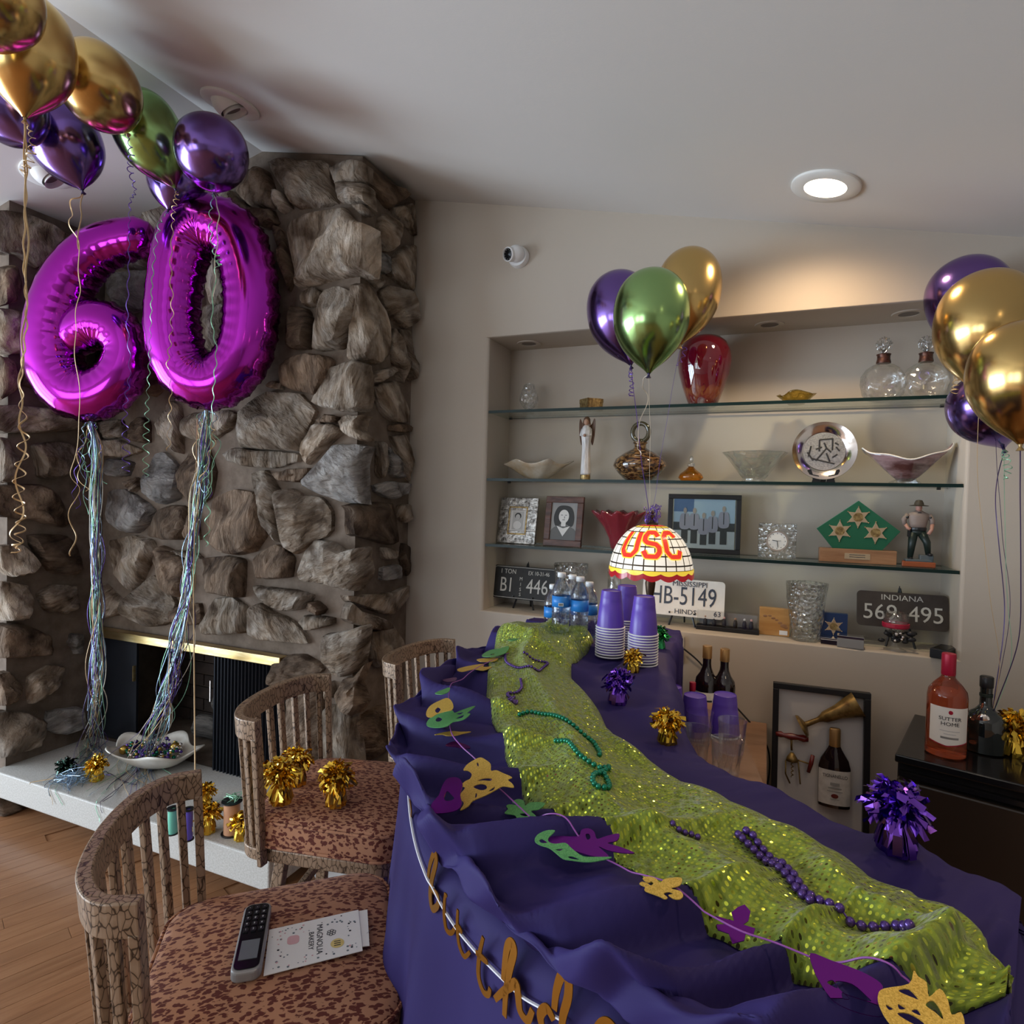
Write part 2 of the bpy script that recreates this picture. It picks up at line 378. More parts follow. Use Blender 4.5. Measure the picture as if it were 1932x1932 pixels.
def clear(name, tint=(1, 1, 1), refl=.10, rough=.02, bs=0, scale=40, mixg=.45, ior=1.5, wave=None):
    """clear glass: part straight-through, part refracting, with a glossy skin"""
    m = bpy.data.materials.new(name); m.use_nodes = True; nt = m.node_tree; nt.nodes.clear()
    out = nt.nodes.new('ShaderNodeOutputMaterial'); tr = nt.nodes.new('ShaderNodeBsdfTransparent'); tr.inputs[0].default_value = (*tint, 1)
    gl = nt.nodes.new('ShaderNodeBsdfGlass'); gl.inputs['Color'].default_value = (*tint, 1); gl.inputs['Roughness'].default_value = rough; gl.inputs['IOR'].default_value = ior
    gs = nt.nodes.new('ShaderNodeBsdfGlossy'); gs.inputs['Roughness'].default_value = rough+.02
    m1 = nt.nodes.new('ShaderNodeMixShader'); m1.inputs[0].default_value = mixg
    m2 = nt.nodes.new('ShaderNodeMixShader')
    fr = nt.nodes.new('ShaderNodeLayerWeight'); fr.inputs['Blend'].default_value = .5
    pw = nt.nodes.new('ShaderNodeMath'); pw.operation = 'POWER'; pw.inputs[1].default_value = 3.2; L(m, fr.outputs['Facing'], pw.inputs[0])
    mm = nt.nodes.new('ShaderNodeMath'); mm.operation = 'MULTIPLY_ADD'; mm.inputs[1].default_value = .65; mm.inputs[2].default_value = refl*.35; mm.use_clamp = True
    L(m, pw.outputs[0], mm.inputs[0]); L(m, tr.outputs[0], m1.inputs[1]); L(m, gl.outputs[0], m1.inputs[2])
    L(m, mm.outputs[0], m2.inputs[0]); L(m, m1.outputs[0], m2.inputs[1]); L(m, gs.outputs[0], m2.inputs[2]); L(m, m2.outputs[0], out.inputs[0])
    if bs:
        v = coords(m); vo = N(m, 'ShaderNodeTexVoronoi'); vo.inputs['Scale'].default_value = scale; L(m, v, vo.inputs['Vector'])
        b = N(m, 'ShaderNodeBump'); b.inputs['Strength'].default_value = bs; b.inputs['Distance'].default_value = .01; L(m, vo.outputs['Distance'], b.inputs['Height'])
        for q in (gl, gs, fr): L(m, b.outputs[0], q.inputs['Normal'])
    return m
M['shelf_glass'] = clear('shelf_glass', (.90, .965, .94), .08, .01, mixg=0)
M['shelf_edge'] = mat('green_black_glass_edge', (.004, .018, .016), .3, spec=.3)
M['crystal'] = clear('cut_crystal', (.96, .97, .97), .42, .03, 1.0, 60, .42)
M['crystal2'] = clear('smooth_crystal', (.955, .965, .965), .36, .02, .6, 30, .36)
M['clear'] = clear('thin_clear_glass', (.965, .97, .97), .22, .01, 0, 1, .10)
M['pet'] = clear('clear_plastic_water', (.90, .95, .99), .12, .02, .25, 30, .5, 1.33)
M['pane'] = clear('window_pane', (.94, .97, 1), .06, .0, mixg=0)
# ------------------------------------------------------------------ the room
NX0, NX1, NZ0, NZ1, WY, NY = -1.2226, .637, 1.028, 2.303, 2.6, 2.87
RX, RZ, SL = -2.2, 3.126, .214
def ceil_z(X): return RZ - SL*abs(X-RX)

def make_back_wall():
    bm = bmesh.new()
    def v(x, y, z): return bm.verts.new((x, y, z))
    X0, X1, Z0, Z1 = -6.1, 2.5, -.02, 3.3
    o = [v(X0, WY, Z0), v(X1, WY, Z0), v(X1, WY, Z1), v(X0, WY, Z1)]
    h = [v(NX0, WY, NZ0), v(NX1, WY, NZ0), v(NX1, WY, NZ1), v(NX0, WY, NZ1)]
    b = [v(NX0, NY, NZ0), v(NX1, NY, NZ0), v(NX1, NY, NZ1), v(NX0, NY, NZ1)]
    for k in range(4):
        j = (k+1) % 4
        bm.faces.new((o[k], o[j], h[j], h[k])); bm.faces.new((h[k], h[j], b[j], b[k]))
    bm.faces.new(b)
    lay = bm.edges.layers.float.new('bevel_weight_edge')
    for e in bm.edges:
        if e.verts[0] in h and e.verts[1] in h: e[lay] = 1
    bmesh.ops.recalc_face_normals(bm, faces=bm.faces)
    me = bpy.data.meshes.new('wall_back'); bm.to_mesh(me); bm.free(); me.materials.append(M['wall'])
    w_ = meshobj('wall_back', me); bv = w_.modifiers.new('bullnose', 'BEVEL'); bv.width = .016; bv.segments = 4; bv.limit_method = 'WEIGHT'
    tag(w_, kind='structure', label='plain beige wall with a wide recessed display niche'); return w_
make_back_wall()

# ceiling: two slopes meeting in a ridge
g = G(); g.prism([(RX, RZ), (2.6, ceil_z(2.6)), (2.6, ceil_z(2.6)+.1), (RX, RZ+.1)], -2.75, 4.15, Matrix(((1, 0, 0, 0), (0, 0, -1, 0), (0, 1, 0, 0), (0, 0, 0, 1))))
tag(g.build('ceiling', M['ceiling']), 'pale sloping ceiling to the right of the ridge', kind='structure')
g = G(); g.prism([(-6.15, ceil_z(-6.15)), (RX, RZ), (RX, RZ+.1), (-6.15, ceil_z(-6.15)+.1)], -2.75, 4.15, Matrix(((1, 0, 0, 0), (0, 0, -1, 0), (0, 1, 0, 0), (0, 0, 0, 1))))
tag(g.build('ceiling', M['ceiling']), 'pale sloping ceiling to the left of the ridge', kind='structure')
# walls out of view, with the glazed doors and windows the daylight comes through
def pierced(name, axis, pos, u0, u1, z1, holes, label):
    g = G(); us = sorted({u0, u1, *[h[0] for h in holes], *[h[1] for h in holes]})
    for a, b in zip(us, us[1:]):
        spans = [(0, z1)]
        for h in holes:
            if h[0] <= a and h[1] >= b: spans = [(0, h[2]), (h[3], z1)]
        for s0, s1 in spans:
            if s1-s0 < .01: continue
            c = ((a+b)/2, (s0+s1)/2)
            if axis == 'x': g.box((pos, c[0], c[1]), (.1, b-a, s1-s0))
            else: g.box((c[0], pos, c[1]), (b-a, .1, s1-s0))
    return tag(g.build(name, M['wall']), label, kind='structure')
pierced('wall_left', 'x', -6.05, -4.1, 2.6, 3.2, [(-3.42+1.45*k, -2.08+1.45*k, .1, 2.14) for k in range(3)], 'left wall with three glazed doors')
pierced('wall_front', 'y', -4.05, -6.1, 2.5, 3.2, [(-4.62+1.7*k, -3.18+1.7*k, .58, 2.12) for k in range(2)], 'wall with two windows opposite the niche wall')
pierced('wall_right', 'x', 2.45, -4.1, 2.6, 3.2, [], 'plain beige right wall')
k = 1
for y in (-2.75, -1.3, .15):
    g = G()
    for (a, b, c, d) in ((-.67, -.62, .1, 2.14), (.62, .67, .1, 2.14), (-.67, .67, .1, .16), (-.67, .67, 2.08, 2.14)):
        g.box((-6.05, y+(a+b)/2, (c+d)/2), (.06, b-a, d-c))
    f = tag(g.build('door_%d' % k, M['trimwhite']), kind='structure'); k += 1
    G().box((-6.06, y, 1.12), (.006, 1.24, 1.92)).build('pane', M['pane'], f)
k = 1
for x in (-3.9, -2.2):
    g = G()
    for (a, b, c, d) in ((-.72, -.67, .58, 2.12), (.67, .72, .58, 2.12), (-.72, .72, .58, .64), (-.72, .72, 2.06, 2.12)):
        g.box((x+(a+b)/2, -4.05, (c+d)/2), (b-a, .06, d-c))
    f = tag(g.build('window_%d' % k, M['trimwhite']), kind='structure'); k += 1
    G().box((x, -4.06, 1.35), (1.34, .006, 1.42)).build('pane', M['pane'], f)

# floor of narrow oak planks laid askew to the walls
g = G(); g.add([(-6.1, -4.1, -.004), (2.5, -4.1, -.004), (2.5, 2.6, -.004), (-6.1, 2.6, -.004)], [(0, 1, 2, 3)])
fl = tag(g.build('floor', M['plank']), 'warm brown oak plank floor', kind='structure')
ang = math.radians(22.6); dd = Vector((math.sin(ang), math.cos(ang), 0)); ee = Vector((math.cos(ang), -math.sin(ang), 0))
e0 = -3.75
PW = .07
for i in range(50):
    e = e0+i*PW; a = -1.7+random.random()*.8
    while a < 1.75:
        ln = random.uniform(.7, 1.5); c = ee*e+dd*(a+ln/2)
        if -3.6 < c.x < .2 and -.9 < c.y < 2.2:
            gg = G(); gg.box((0, 0, -.003), (PW-.0016, ln-.0016, .006))
            p = gg.build('plank', M['plank'], fl, (c.x, c.y, 0), (0, 0, -ang))
        a += ln

# ------------------------------------------------------------------ stone fireplace
SY, SXR, PX, PY = 2.15, -1.61, -3.28, 1.72        # front plane, right flank, pier face, pier front
HZ, HF = .22, 1.70                                # hearth top and front edge
fp = thing('stone_fireplace', 'tall rugged brown fieldstone fireplace with brass lintel and raised pale hearth', 'fireplace', (-2.4, SY, 0))
FO = Vector((-2.4, SY, 0))
def fpart(gr, name, m, **kw): return gr.build(name, m, fp, -FO, **kw)
XZ = Matrix(((1, 0, 0, 0), (0, 0, -1, 0), (0, 1, 0, 0), (0, 0, 0, 1)))
g = G(); mr = .03
poly = [(PX, .80), (SXR-mr, .80), (SXR-mr, ceil_z(SXR)), (RX, RZ), (PX, ceil_z(PX))]
g.prism(poly, -2.6, -(SY+mr), XZ)
g.box(((-2.0+SXR-mr)/2, (SY+mr+2.6)/2, .4), (SXR-mr+2.0, 2.6-SY-mr, .8))
g.prism([(-4.4, 0), (PX-mr, 0), (PX-mr, ceil_z(PX)), (-4.4, ceil_z(-4.4))], -2.6, -(PY+mr), XZ)
fpart(g, 'mortar', M['mortar'])
# firebox lined with sooty bricks
g = G(); g.box((-2.64, 2.585, .5), (1.3, .03, .62)); g.box((-1.985, 2.38, .5), (.03, .42, .62)); g.box((-2.64, 2.38, HZ-.02), (1.3, .44, .04))
fb = fpart(g, 'firebox_lining', M['mortar'])
me_b = G().box((0, 0, 0), (.205, .02, .062)).mesh('brick', M['firebrick'])
for r in range(8):
    for c in range(6):
        x = -3.17+c*.215+(.107 if r % 2 else 0)
        if x > -2.05: continue
        meshobj('brick', me_b, fb, (x+0, 2.565, HZ+.035+r*.071))
g = G(); g.box((-2.62, (HF+2.16)/2, HZ-.06), (1.98+.02, 2.16-HF, .12))
# slab runs from the pier to just past the right flank
g = G(); g.box(((PX-.04-1.63)/2, (HF+2.17)/2, HZ-.06), (PX*-1+.04-1.63, 2.17-HF, .12))
fpart(g, 'hearth_slab', M['hearth'], bevel=.006)
g = G(); g.box((-2.62, 2.0, .05), (1.7, .3, .1)); fpart(g, 'hearth_base', M['mortar'])
g = G(); g.box(((-3.26-1.985)/2, SY-.012, .80), (1.275, .05, .042)); fpart(g, 'brass_lintel', M['brass'], bevel=.003)
# black left door leaf and pleated mesh curtain on the right
dl = fpart(G().box((-3.13, SY+.03, .5), (.27, .012, .54)), 'screen_door', M['black_metal'])
dl.parent = fp
fpart(G().box((-3.005, SY+.018, .60), (.008, .014, .08)), 'door_pull', M['brass'])
rows = []
for z in (HZ+.003, .5, .775):
    rows.append([(-2.42+.43*k/120, SY-.004+.012*math.sin(k*1.05), z) for k in range(121)])
fpart(G().grid(rows), 'mesh_curtain', M['black_metal'])
fpart(G().box((-2.43, SY-.012, .60), (.004, .006, .1)), 'curtain_pull', M['silver'])

ST = []
def T(ox, oy, s, *polys):
    for p in polys: ST.append([(ox+x/s, oy+y/s) for x, y in p])
T(400, 270, 4.6,
 [(290,210),(420,190),(480,330),(495,530),(300,525),(200,420),(240,300)],
 [(450,150),(600,115),(960,130),(1000,330),(1040,480),(900,520),(670,530),(560,350)],
 [(975,190),(1100,130),(1330,140),(1340,290),(1200,330),(1040,345)],
 [(1070,350),(1200,315),(1330,340),(1480,480),(1440,510),(1290,470),(1080,485)],
 [(500,390),(600,420),(640,530),(560,580),(510,490)],
 [(650,650),(800,580),(1110,535),(1210,660),(1340,700),(1365,1100),(1220,1120),(1000,1160),(720,1250),(680,1100),(610,780),(615,690)],
 [(1375,200),(1560,370),(1690,450),(1560,560),(1480,470),(1380,330)],
 [(1570,560),(1770,520),(1790,800),(1700,700)],
 [(1480,650),(1530,610),(1640,700),(1620,830),(1560,940),(1450,890)],
 [(1360,900),(1560,980),(1570,1090),(1520,1130),(1380,1070)],
 [(1580,1000),(1700,890),(1805,900),(1790,1200),(1760,1285),(1560,1140)],
 [(1370,1150),(1430,1135),(1500,1190),(1460,1255)],
 [(1480,1290),(1560,1230),(1730,1290),(1780,1540),(1700,1610),(1560,1500)],
 [(1580,1700),(1610,1610),(1690,1720),(1720,1932),(1660,2090),(1600,1900)],
 [(1650,1610),(1740,1640),(1790,1900),(1815,2070),(1730,2050),(1720,1850)],
 [(750,1320),(820,1230),(930,1280),(880,1390),(770,1400)],
 [(930,1260),(1060,1220),(1230,1290),(1230,1450),(1120,1700),(1090,1770),(900,1790),(830,1770),(860,1600),(900,1400)],
 [(680,1400),(780,1420),(830,1520),(800,1770),(620,1760),(620,1600)],
 [(1260,1220),(1370,1220),(1480,1380),(1560,1600),(1540,1850),(1450,1920),(1300,1880),(1180,1800),(1150,1650),(1240,1450)],
 [(480,690),(560,720),(600,900),(660,1150),(620,1260),(590,1000),(500,800)],
 [(1210,540),(1290,520),(1350,565),(1260,595)],
 [(300,560),(480,560),(520,660),(440,720),(300,680)])
T(400, 650, 4.6,
 [(570,190),(640,100),(800,65),(960,90),(1010,140),(960,260),(860,420),(740,400),(590,360)],
 [(820,490),(900,350),(980,190),(1180,125),(1270,150),(1340,260),(1365,450),(1360,550),(1140,575),(930,540)],
 [(1390,300),(1460,230),(1590,190),(1640,220),(1560,280),(1420,335)],
 [(1420,370),(1600,310),(1660,420),(1730,580),(1710,680),(1560,650),(1480,560)],
 [(220,590),(330,450),(440,400),(720,420),(860,570),(800,700),(740,850),(700,915),(260,900),(200,800)],
 [(1060,660),(1110,605),(1300,610),(1480,650),(1560,730),(1500,810),(1280,830),(1180,800),(1100,720)],
 [(1570,700),(1700,690),(1800,725),(1740,760),(1570,750)],
 [(740,940),(790,780),(830,690),(1000,680),(1080,740),(1060,790),(860,960),(780,1040)],
 [(800,1180),(1020,870),(1180,860),(1400,880),(1420,1050),(1380,1260),(1290,1385),(1080,1360),(880,1280),(810,1230)],
 [(100,950),(180,890),(420,920),(700,935),(700,1010),(520,1070),(300,1060),(150,1010)],
 [(490,1120),(620,1080),(790,1070),(760,1150),(700,1190),(560,1180)],
 [(300,1120),(420,1080),(490,1180),(540,1300),(560,1720),(470,1620),(400,1400),(330,1280)],
 [(590,1280),(640,1250),(760,1310),(900,1320),(1000,1440),(1000,1600),(940,1680),(860,1700),(690,1830),(580,1750),(580,1450)],
 [(-90,1560),(-30,1340),(130,1260),(300,1280),(390,1420),(430,1640),(320,1800),(160,1830),(-20,1760)],
 [(1065,1450),(1100,1400),(1400,1370),(1590,1380),(1620,1560),(1640,1700),(1560,1740),(1260,1660),(1080,1590)],
 [(1430,1220),(1560,1190),(1760,1210),(1720,1290),(1580,1340),(1440,1280)],
 [(1640,1400),(1750,1390),(1755,1490),(1690,1545),(1645,1510)],
 [(1580,800),(1700,790),(1740,1000),(1730,1190),(1660,1050)],
 [(1460,850),(1500,850),(1520,1150),(1460,1140)],
 [(1545,880),(1600,960),(1670,1160),(1580,1130)],
 [(860,650),(960,600),(1060,620),(1040,670),(900,675)],
 [(430,340),(480,300),(560,330),(560,375),(470,370)],
 [(0,580),(100,560),(160,600),(110,720),(40,760),(0,700)])
T(400, 1000, 4.6,
 [(340,250),(490,130),(560,150),(660,240),(640,410),(500,430),(360,420),(335,330)],
 [(700,370),(760,200),(860,90),(1000,110),(1130,180),(1400,160),(1490,250),(1470,400),(1330,510),(1200,540),(960,480),(720,450)],
 [(-130,250),(60,230),(235,260),(230,420),(215,590),(0,560),(-60,540),(-80,420)],
 [(320,490),(480,510),(700,530),(830,580),(780,680),(620,715),(440,650),(350,580)],
 [(770,630),(870,630),(940,700),(900,745),(830,720)],
 [(710,810),(760,750),(880,755),(1010,780),(1010,830),(900,860),(770,880)],
 [(1030,690),(1080,660),(1280,690),(1420,740),(1560,800),(1600,850),(1480,880),(1300,830),(1100,800),(1040,740)],
 [(1040,610),(1200,590),(1400,560),(1600,540),(1740,480),(1765,570),(1640,690),(1560,740),(1400,690),(1150,640)],
 [(290,850),(310,680),(360,645),(480,720),(640,790),(740,880),(800,1000),(700,1000),(540,970),(380,960),(300,900)],
 [(-20,610),(120,590),(250,680),(250,900),(100,915),(-80,910),(-100,800),(-60,660)],
 [(920,1060),(950,910),(1100,900),(1290,850),(1370,890),(1390,1050),(1300,1200),(1180,1260),(1080,1295),(1000,1250),(930,1140)],
 [(490,1310),(520,1130),(620,1100),(760,1100),(880,1170),(920,1240),(720,1330),(590,1380),(490,1340)],
 [(1050,1430),(1100,1310),(1190,1290),(1290,1240),(1500,1210),(1480,1400),(1380,1540),(1220,1610),(1180,1595),(1090,1520)],
 [(1410,890),(1600,850),(1670,1020),(1620,1080),(1450,1200),(1400,1120)],
 [(950,1560),(1080,1540),(1180,1650),(1240,1780),(1230,2100),(950,2100)],
 [(950,1350),(1000,1330),(1020,1420),(970,1480)],
 [(1500,150),(1610,180),(1580,250),(1510,250)],
 [(1500,330),(1640,300),(1640,420),(1490,440)],
 [(1680,120),(1745,150),(1745,360),(1700,400),(1660,260)],
 [(1260,1680),(1400,1570),(1560,1520),(1560,1900),(1270,2050)],
 [(640,1440),(900,1380),(930,1700),(900,2100),(640,2100)])
T(0, 750, 4.025,
 [(0,60),(200,60),(480,90),(620,150),(610,250),(300,270),(0,260)],
 [(240,370),(420,330),(600,370),(620,470),(560,560),(420,620),(300,600),(290,500)],
 [(0,310),(80,320),(130,460),(100,640),(0,640)],
 [(0,670),(330,660),(480,800),(540,960),(480,990),(260,930),(0,900)],
 [(230,1050),(500,1040),(600,1130),(620,1300),(560,1350),(400,1330),(280,1200)],
 [(20,1130),(180,1120),(290,1260),(240,1330),(100,1360),(20,1290)],
 [(300,1500),(400,1420),(590,1440),(600,1590),(500,1640),(360,1620)],
 [(20,1400),(220,1430),(250,1530),(200,1680),(60,1700),(20,1600)],
 [(690,200),(870,160),(900,290),(780,310)],
 [(920,230),(1000,140),(1080,180),(1080,340),(960,330)],
 [(1170,200),(1240,20),(1320,60),(1340,230),(1330,430),(1250,330),(1200,290)],
 [(1360,170),(1440,110),(1620,110),(1740,130),(1700,230),(1600,300),(1500,330),(1410,290)],
 [(1060,600),(1130,430),(1200,410),(1310,520),(1330,680),(1300,780),(1180,810),(1060,720)],
 [(1350,590),(1390,420),(1480,350),(1540,400),(1590,560),(1550,760),(1450,820),(1360,690)],
 [(920,640),(990,600),(1000,680),(970,715)],
 [(780,720),(890,690),(1040,780),(1120,850),(1100,940),(1000,1030),(880,1010),(770,930)],
 [(1080,1050),(1130,900),(1250,820),(1360,830),(1370,1000),(1350,1080),(1200,1080)],
 [(790,1090),(960,1050),(1110,1090),(1130,1180),(1060,1330),(980,1490),(880,1400),(800,1260)],
 [(1120,1240),(1170,1130),(1280,1170),(1380,1240),(1400,1420),(1320,1520),(1180,1470),(1150,1320)],
 [(1385,890),(1440,870),(1470,1080),(1400,1080),(1375,940)],
 [(930,1600),(1020,1430),(1140,1350),(1290,1560),(1240,1720),(1130,1750),(1000,1680)],
 [(670,1680),(670,1430),(750,1420),(860,1540),(920,1610),(860,1660),(700,1690)],
 [(1290,1620),(1360,1580),(1470,1570),(1490,1720),(1420,1740),(1300,1700)],
 [(1290,1160),(1450,1190),(1490,1230),(1380,1220)],
 [(680,320),(860,320),(1040,400),(880,450),(700,440)],
 [(800,460),(960,490),(920,590),(800,600)])
T(0, 1100, 3.45,
 [(0,280),(130,260),(320,340),(330,470),(0,490)],
 [(480,330),(545,340),(545,460),(500,460),(460,390)],
 [(190,620),(320,540),(430,550),(390,660),(300,740),(200,790)],
 [(0,600),(70,580),(150,680),(90,780),(0,800)],
 [(0,850),(180,840),(290,900),(260,1060),(0,1140)],
 [(320,840),(520,810),(545,940),(420,990),(310,960)],
 [(0,1400),(120,1420),(220,1470),(150,1530),(0,1600)])
T(0, 350, 3.45,
 [(0,160),(180,180),(330,270),(440,360),(380,440),(250,540),(120,450),(0,420)],
 [(0,540),(100,520),(150,660),(100,760),(0,780)],
 [(0,800),(140,820),(160,1080),(60,1100),(0,1060)],
 [(0,1110),(100,1140),(110,1330),(0,1400)],
 [(180,760),(330,620),(430,700),(430,900),(300,1000),(200,940)],
 [(300,460),(450,380),(520,470),(480,640),(380,660)],
 [(180,1030),(330,1030),(420,1180),(330,1330),(160,1300)],
 [(440,1020),(530,960),(540,1360),(450,1380)],
 [(650,560),(930,540),(960,760),(800,820),(680,690)],
 [(980,520),(1260,470),(1280,760),(1100,840),(990,780)],
 [(1290,460),(1460,420),(1480,700),(1330,760)],
 [(1490,460),(1700,440),(1720,700),(1510,720)],
 [(1310,780),(1460,760),(1440,1100),(1320,1050)],
 [(1480,760),(1720,730),(1760,1000),(1500,1060)],
 [(590,880),(800,830),(860,980),(740,1080),(600,1060)],
 [(880,880),(1100,860),(1280,880),(1290,1060),(1000,1080)],
 [(580,1090),(740,1100),(760,1280),(600,1310)],
 [(780,1110),(990,1100),(1080,1240),(960,1370),(790,1300)],
 [(1100,1100),(1300,1090),(1470,1130),(1440,1260),(1120,1250)],
 [(930,240),(1060,130),(1250,110),(1260,420),(980,460),(900,330)],
 [(1280,90),(1480,20),(1640,180),(1600,400),(1300,400)],
 [(600,380),(880,330),(960,480),(900,520),(640,530)])
def stone_mesh(P, M_, h, seed):
    """rugged stone: 2D outline P in the plane frame M_ (local z = outward)"""
    rnd = random.Random(seed)
    c = sum((Vector((x, y)) for x, y in P), Vector((0, 0)))/len(P)
    out = catmull([(x, y, 0) for x, y in P], 30, True)
    # a mix of the traced polygon and the smooth curve keeps corners
    per = []
    n = len(out); m = len(P)
    for i in range(n):
        u = i/n*m; k = int(u); t = u-k
        a = Vector((*P[k], 0)); b = Vector((*P[(k+1) % m], 0))
        per.append((a.lerp(b, t)*.75+out[i]*.25)+Vector((rnd.uniform(-1, 1), rnd.uniform(-1, 1), 0))*.0028)
    C = Vector((c.x, c.y, 0)); sz = max((p-C).length for p in per)
    tx, ty = rnd.uniform(-.55, .55), rnd.uniform(-.35, .35)
    fa = rnd.uniform(0, pi); fs = rnd.uniform(-.04, .04); fd = Vector((math.cos(fa), math.sin(fa), 0))
    so = Vector((seed*3.1, seed*1.7, 0)); g = G(); rows = []
    for q, k in ((1.03, -.9), (1.0, .1), (.95, .72), (.85, .95), (.66, 1.03), (.42, 1.06), (.18, 1.06)):
        row = []
        for p in per:
            r = (p-C)*q+C; d = r-C
            z = h*k
            if k > .05:
                e = (d.x*tx+d.y*ty)*.5
                f = d.dot(fd)-fs
                z += (e - (abs(f)*.55 if f > 0 else abs(f)*.12))*min(1, k)
                z += noise.noise((r+so)*9)*.018*k + noise.noise((r+so)*26)*.009*k + abs(noise.noise((r+so)*15))*.012*k
                z = max(z, .004+.006*k)
            row.append((r.x, r.y, z))
        rows.append(row)
    g.grid(rows, True); b = len(g.v)
    zc = h*1.06+noise.noise((C+so)*9)*.018
    g.v.append((c.x, c.y, max(zc, .01))); last = b-len(per)
    for k in range(len(per)): g.f.append((last+k, last+(k+1) % len(per), b)); g.mi.append(0)
    me = g.mesh('stone', M['stone'], True); me.transform(M_)
    me.set_sharp_from_angle(angle=.62)
    return me
corner_top, corner_bot = px((SXR, SY, 3.0)), px((SXR, SY, .3))
FM = Matrix(((1, 0, 0, 0), (0, 0, -1, SY+.012), (0, 1, 0, 0), (0, 0, 0, 1)))        # front plane, outward -y
RM = Matrix(((0, 0, 1, SXR-.012), (1, 0, 0, 0), (0, 1, 0, 0), (0, 0, 0, 1)))        # right flank, outward +x
PM = Matrix(((0, 0, 1, PX-.012), (1, 0, 0, 0), (0, 1, 0, 0), (0, 0, 0, 1)))         # pier flank, outward +x
for k, poly in enumerate(ST):
    cx_ = sum(p[0] for p in poly)/len(poly); cy_ = sum(p[1] for p in poly)/len(poly)
    xc = corner_top[0]+(corner_bot[0]-corner_top[0])*(cy_-corner_top[1])/(corner_bot[1]-corner_top[1])
    xp = px((PX, SY, 1.2))[0]
    area_px = abs(sum(poly[i][0]*poly[(i+1) % len(poly)][1]-poly[(i+1) % len(poly)][0]*poly[i][1] for i in range(len(poly))))/2
    h = .028+.034*min(1, (area_px/9000)**.5)
    if cx_ > xc+6: pl, Q = RM, [(lambda v: (v.y, v.z))(onX(x, y, SXR)) for x, y in poly]
    elif cx_ < xp: pl, Q = PM, [(lambda v: (v.y, v.z))(onX(x, y, PX)) for x, y in poly]
    else: pl, Q = FM, [(lambda v: (v.x, v.z))(onY(x, y, SY-.02)) for x, y in poly]
    if pl is RM: h *= .75
    rq = random.Random(k); Q0 = Q
    if pl is FM: Q = [(min(a, SXR+.0+.05*rq.random()), b) for a, b in Q]
    if pl is RM: Q = [(min(max(a, SY-.04*rq.random()), 2.59), b) for a, b in Q]
    if pl is PM: Q = [(min(a, SY-.0), b) for a, b in Q]
    Q = [(a, max(b, .004)) for a, b in Q]
    me = stone_mesh(Q, pl, h, k+1)
    # keep each stone's own origin at its centre so its grain is its own
    cc = sum((v.co for v in me.vertices), Vector())/len(me.vertices); me.transform(Matrix.Translation(-cc))
    meshobj('stone', me, fp, cc-FO)

# charred logs inside the firebox
def log(loc, ln, r, rz, label):
    rows = []
    for i in range(9):
        t = i/8-.5; rows.append([(t*ln, r*(1+.3*noise.noise(Vector((i*.9, k*.7, r*50))))*math.cos(2*pi*k/12), r*(1+.3*noise.noise(Vector((i*.9, k*.7, 5))))*math.sin(2*pi*k/12)) for k in range(12)])
    g = G().grid(rows, True); g.f += [tuple(range(11, -1, -1)), tuple(96+k for k in range(12))]; g.mi += [0, 0]
    tag(g.build('firewood_log', M['log'], None, loc, (0, 0, rz), smooth=True, angle=.8), label, 'log', 'logs in the firebox')
log((-2.55, 2.42, HZ+.07), .5, .06, .1, 'charred log lying lowest in the firebox behind the mesh curtain')
log((-2.48, 2.40, HZ+.205), .42, .055, -.15, 'pale grey charred log stacked on top in the firebox')

# ------------------------------------------------------------------ fixtures on ceiling, wall and niche
def ceiling_frame(p):
    X = p[0]; s = SL if X < RX else -SL
    x = Vector((1, 0, s)).normalized(); z = Vector((-s, 0, 1)).normalized()
    return frame_M((X, p[1], ceil_z(X)), x, (0, 1, 0), z)
M['bulb'] = mat('lit_lamp_lens', (1, .9, .75), .5, emit=(1.0, .80, .56), es=14)
M['dark_lens'] = mat('unlit_lamp', (.16, .13, .11), .5)
def ring(g, r0, r1, z0, z1, n=40):
    g.lathe([(r0, z1), (r0, z0), (r1-.004, z0), (r1, z0+.003), (r1, z1)], n, cap=False)
def fixture(name, label, p, kind):
    Mx = ceiling_frame(p)
    t = thing(name, label, 'ceiling light'); t.matrix_world = Mx
    g = G(); ring(g, .066, .108, -.010, .004); g.build('trim_ring', M['trimwhite'], t, smooth=True, angle=.7)
    if kind == 'can':
        G().lathe([(.066, -.008), (.062, -.004), (.0, -.004)], 32, cap=False).build('lens', M['bulb'], t)
    else:
        a, b = kind
        g = G(); Rm = Matrix.Rotation(a, 4, 'X') @ Matrix.Rotation(b, 4, 'Y')
        g.lathe([(.066*math.sin(u), -.066*math.cos(u)+.012) for u in [pi*k/20 for k in range(6, 14)]], 32, Rm, cap=False)
        g.lathe([(.052, -.040), (.046, -.040), (.042, -.02), (0, -.015)], 32, Rm, cap=False)
        g.build('eyeball', M['trimwhite'], t, smooth=True, angle=.6)
        G().lathe([(.040, -.021), (0, -.021)], 24, Rm, cap=False).build('lamp', M['dark_lens'], t)
    return t
fixture('eyeball_downlight', 'white eyeball downlight in the ceiling above the foil number zero', (-2.0, 1.815), (.5, -.45))
fixture('eyeball_downlight', 'white eyeball downlight on the left slope behind the purple balloon', (-3.0, 1.74), (.5, -.3))
can = fixture('recessed_downlight', 'lit round recessed downlight over the bar, glowing warm white', (.144, 2.292), 'can')
sd = bpy.data.lights.new('downlight', 'SPOT'); sd.energy = 26; sd.color = (1, .74, .46); sd.spot_size = math.radians(155); sd.spot_blend = 1; sd.shadow_soft_size = .05
so = bpy.data.objects.new('downlight', sd); COL.objects.link(so); so.location = (.144, 2.292, ceil_z(.144)-.03); so.parent = None
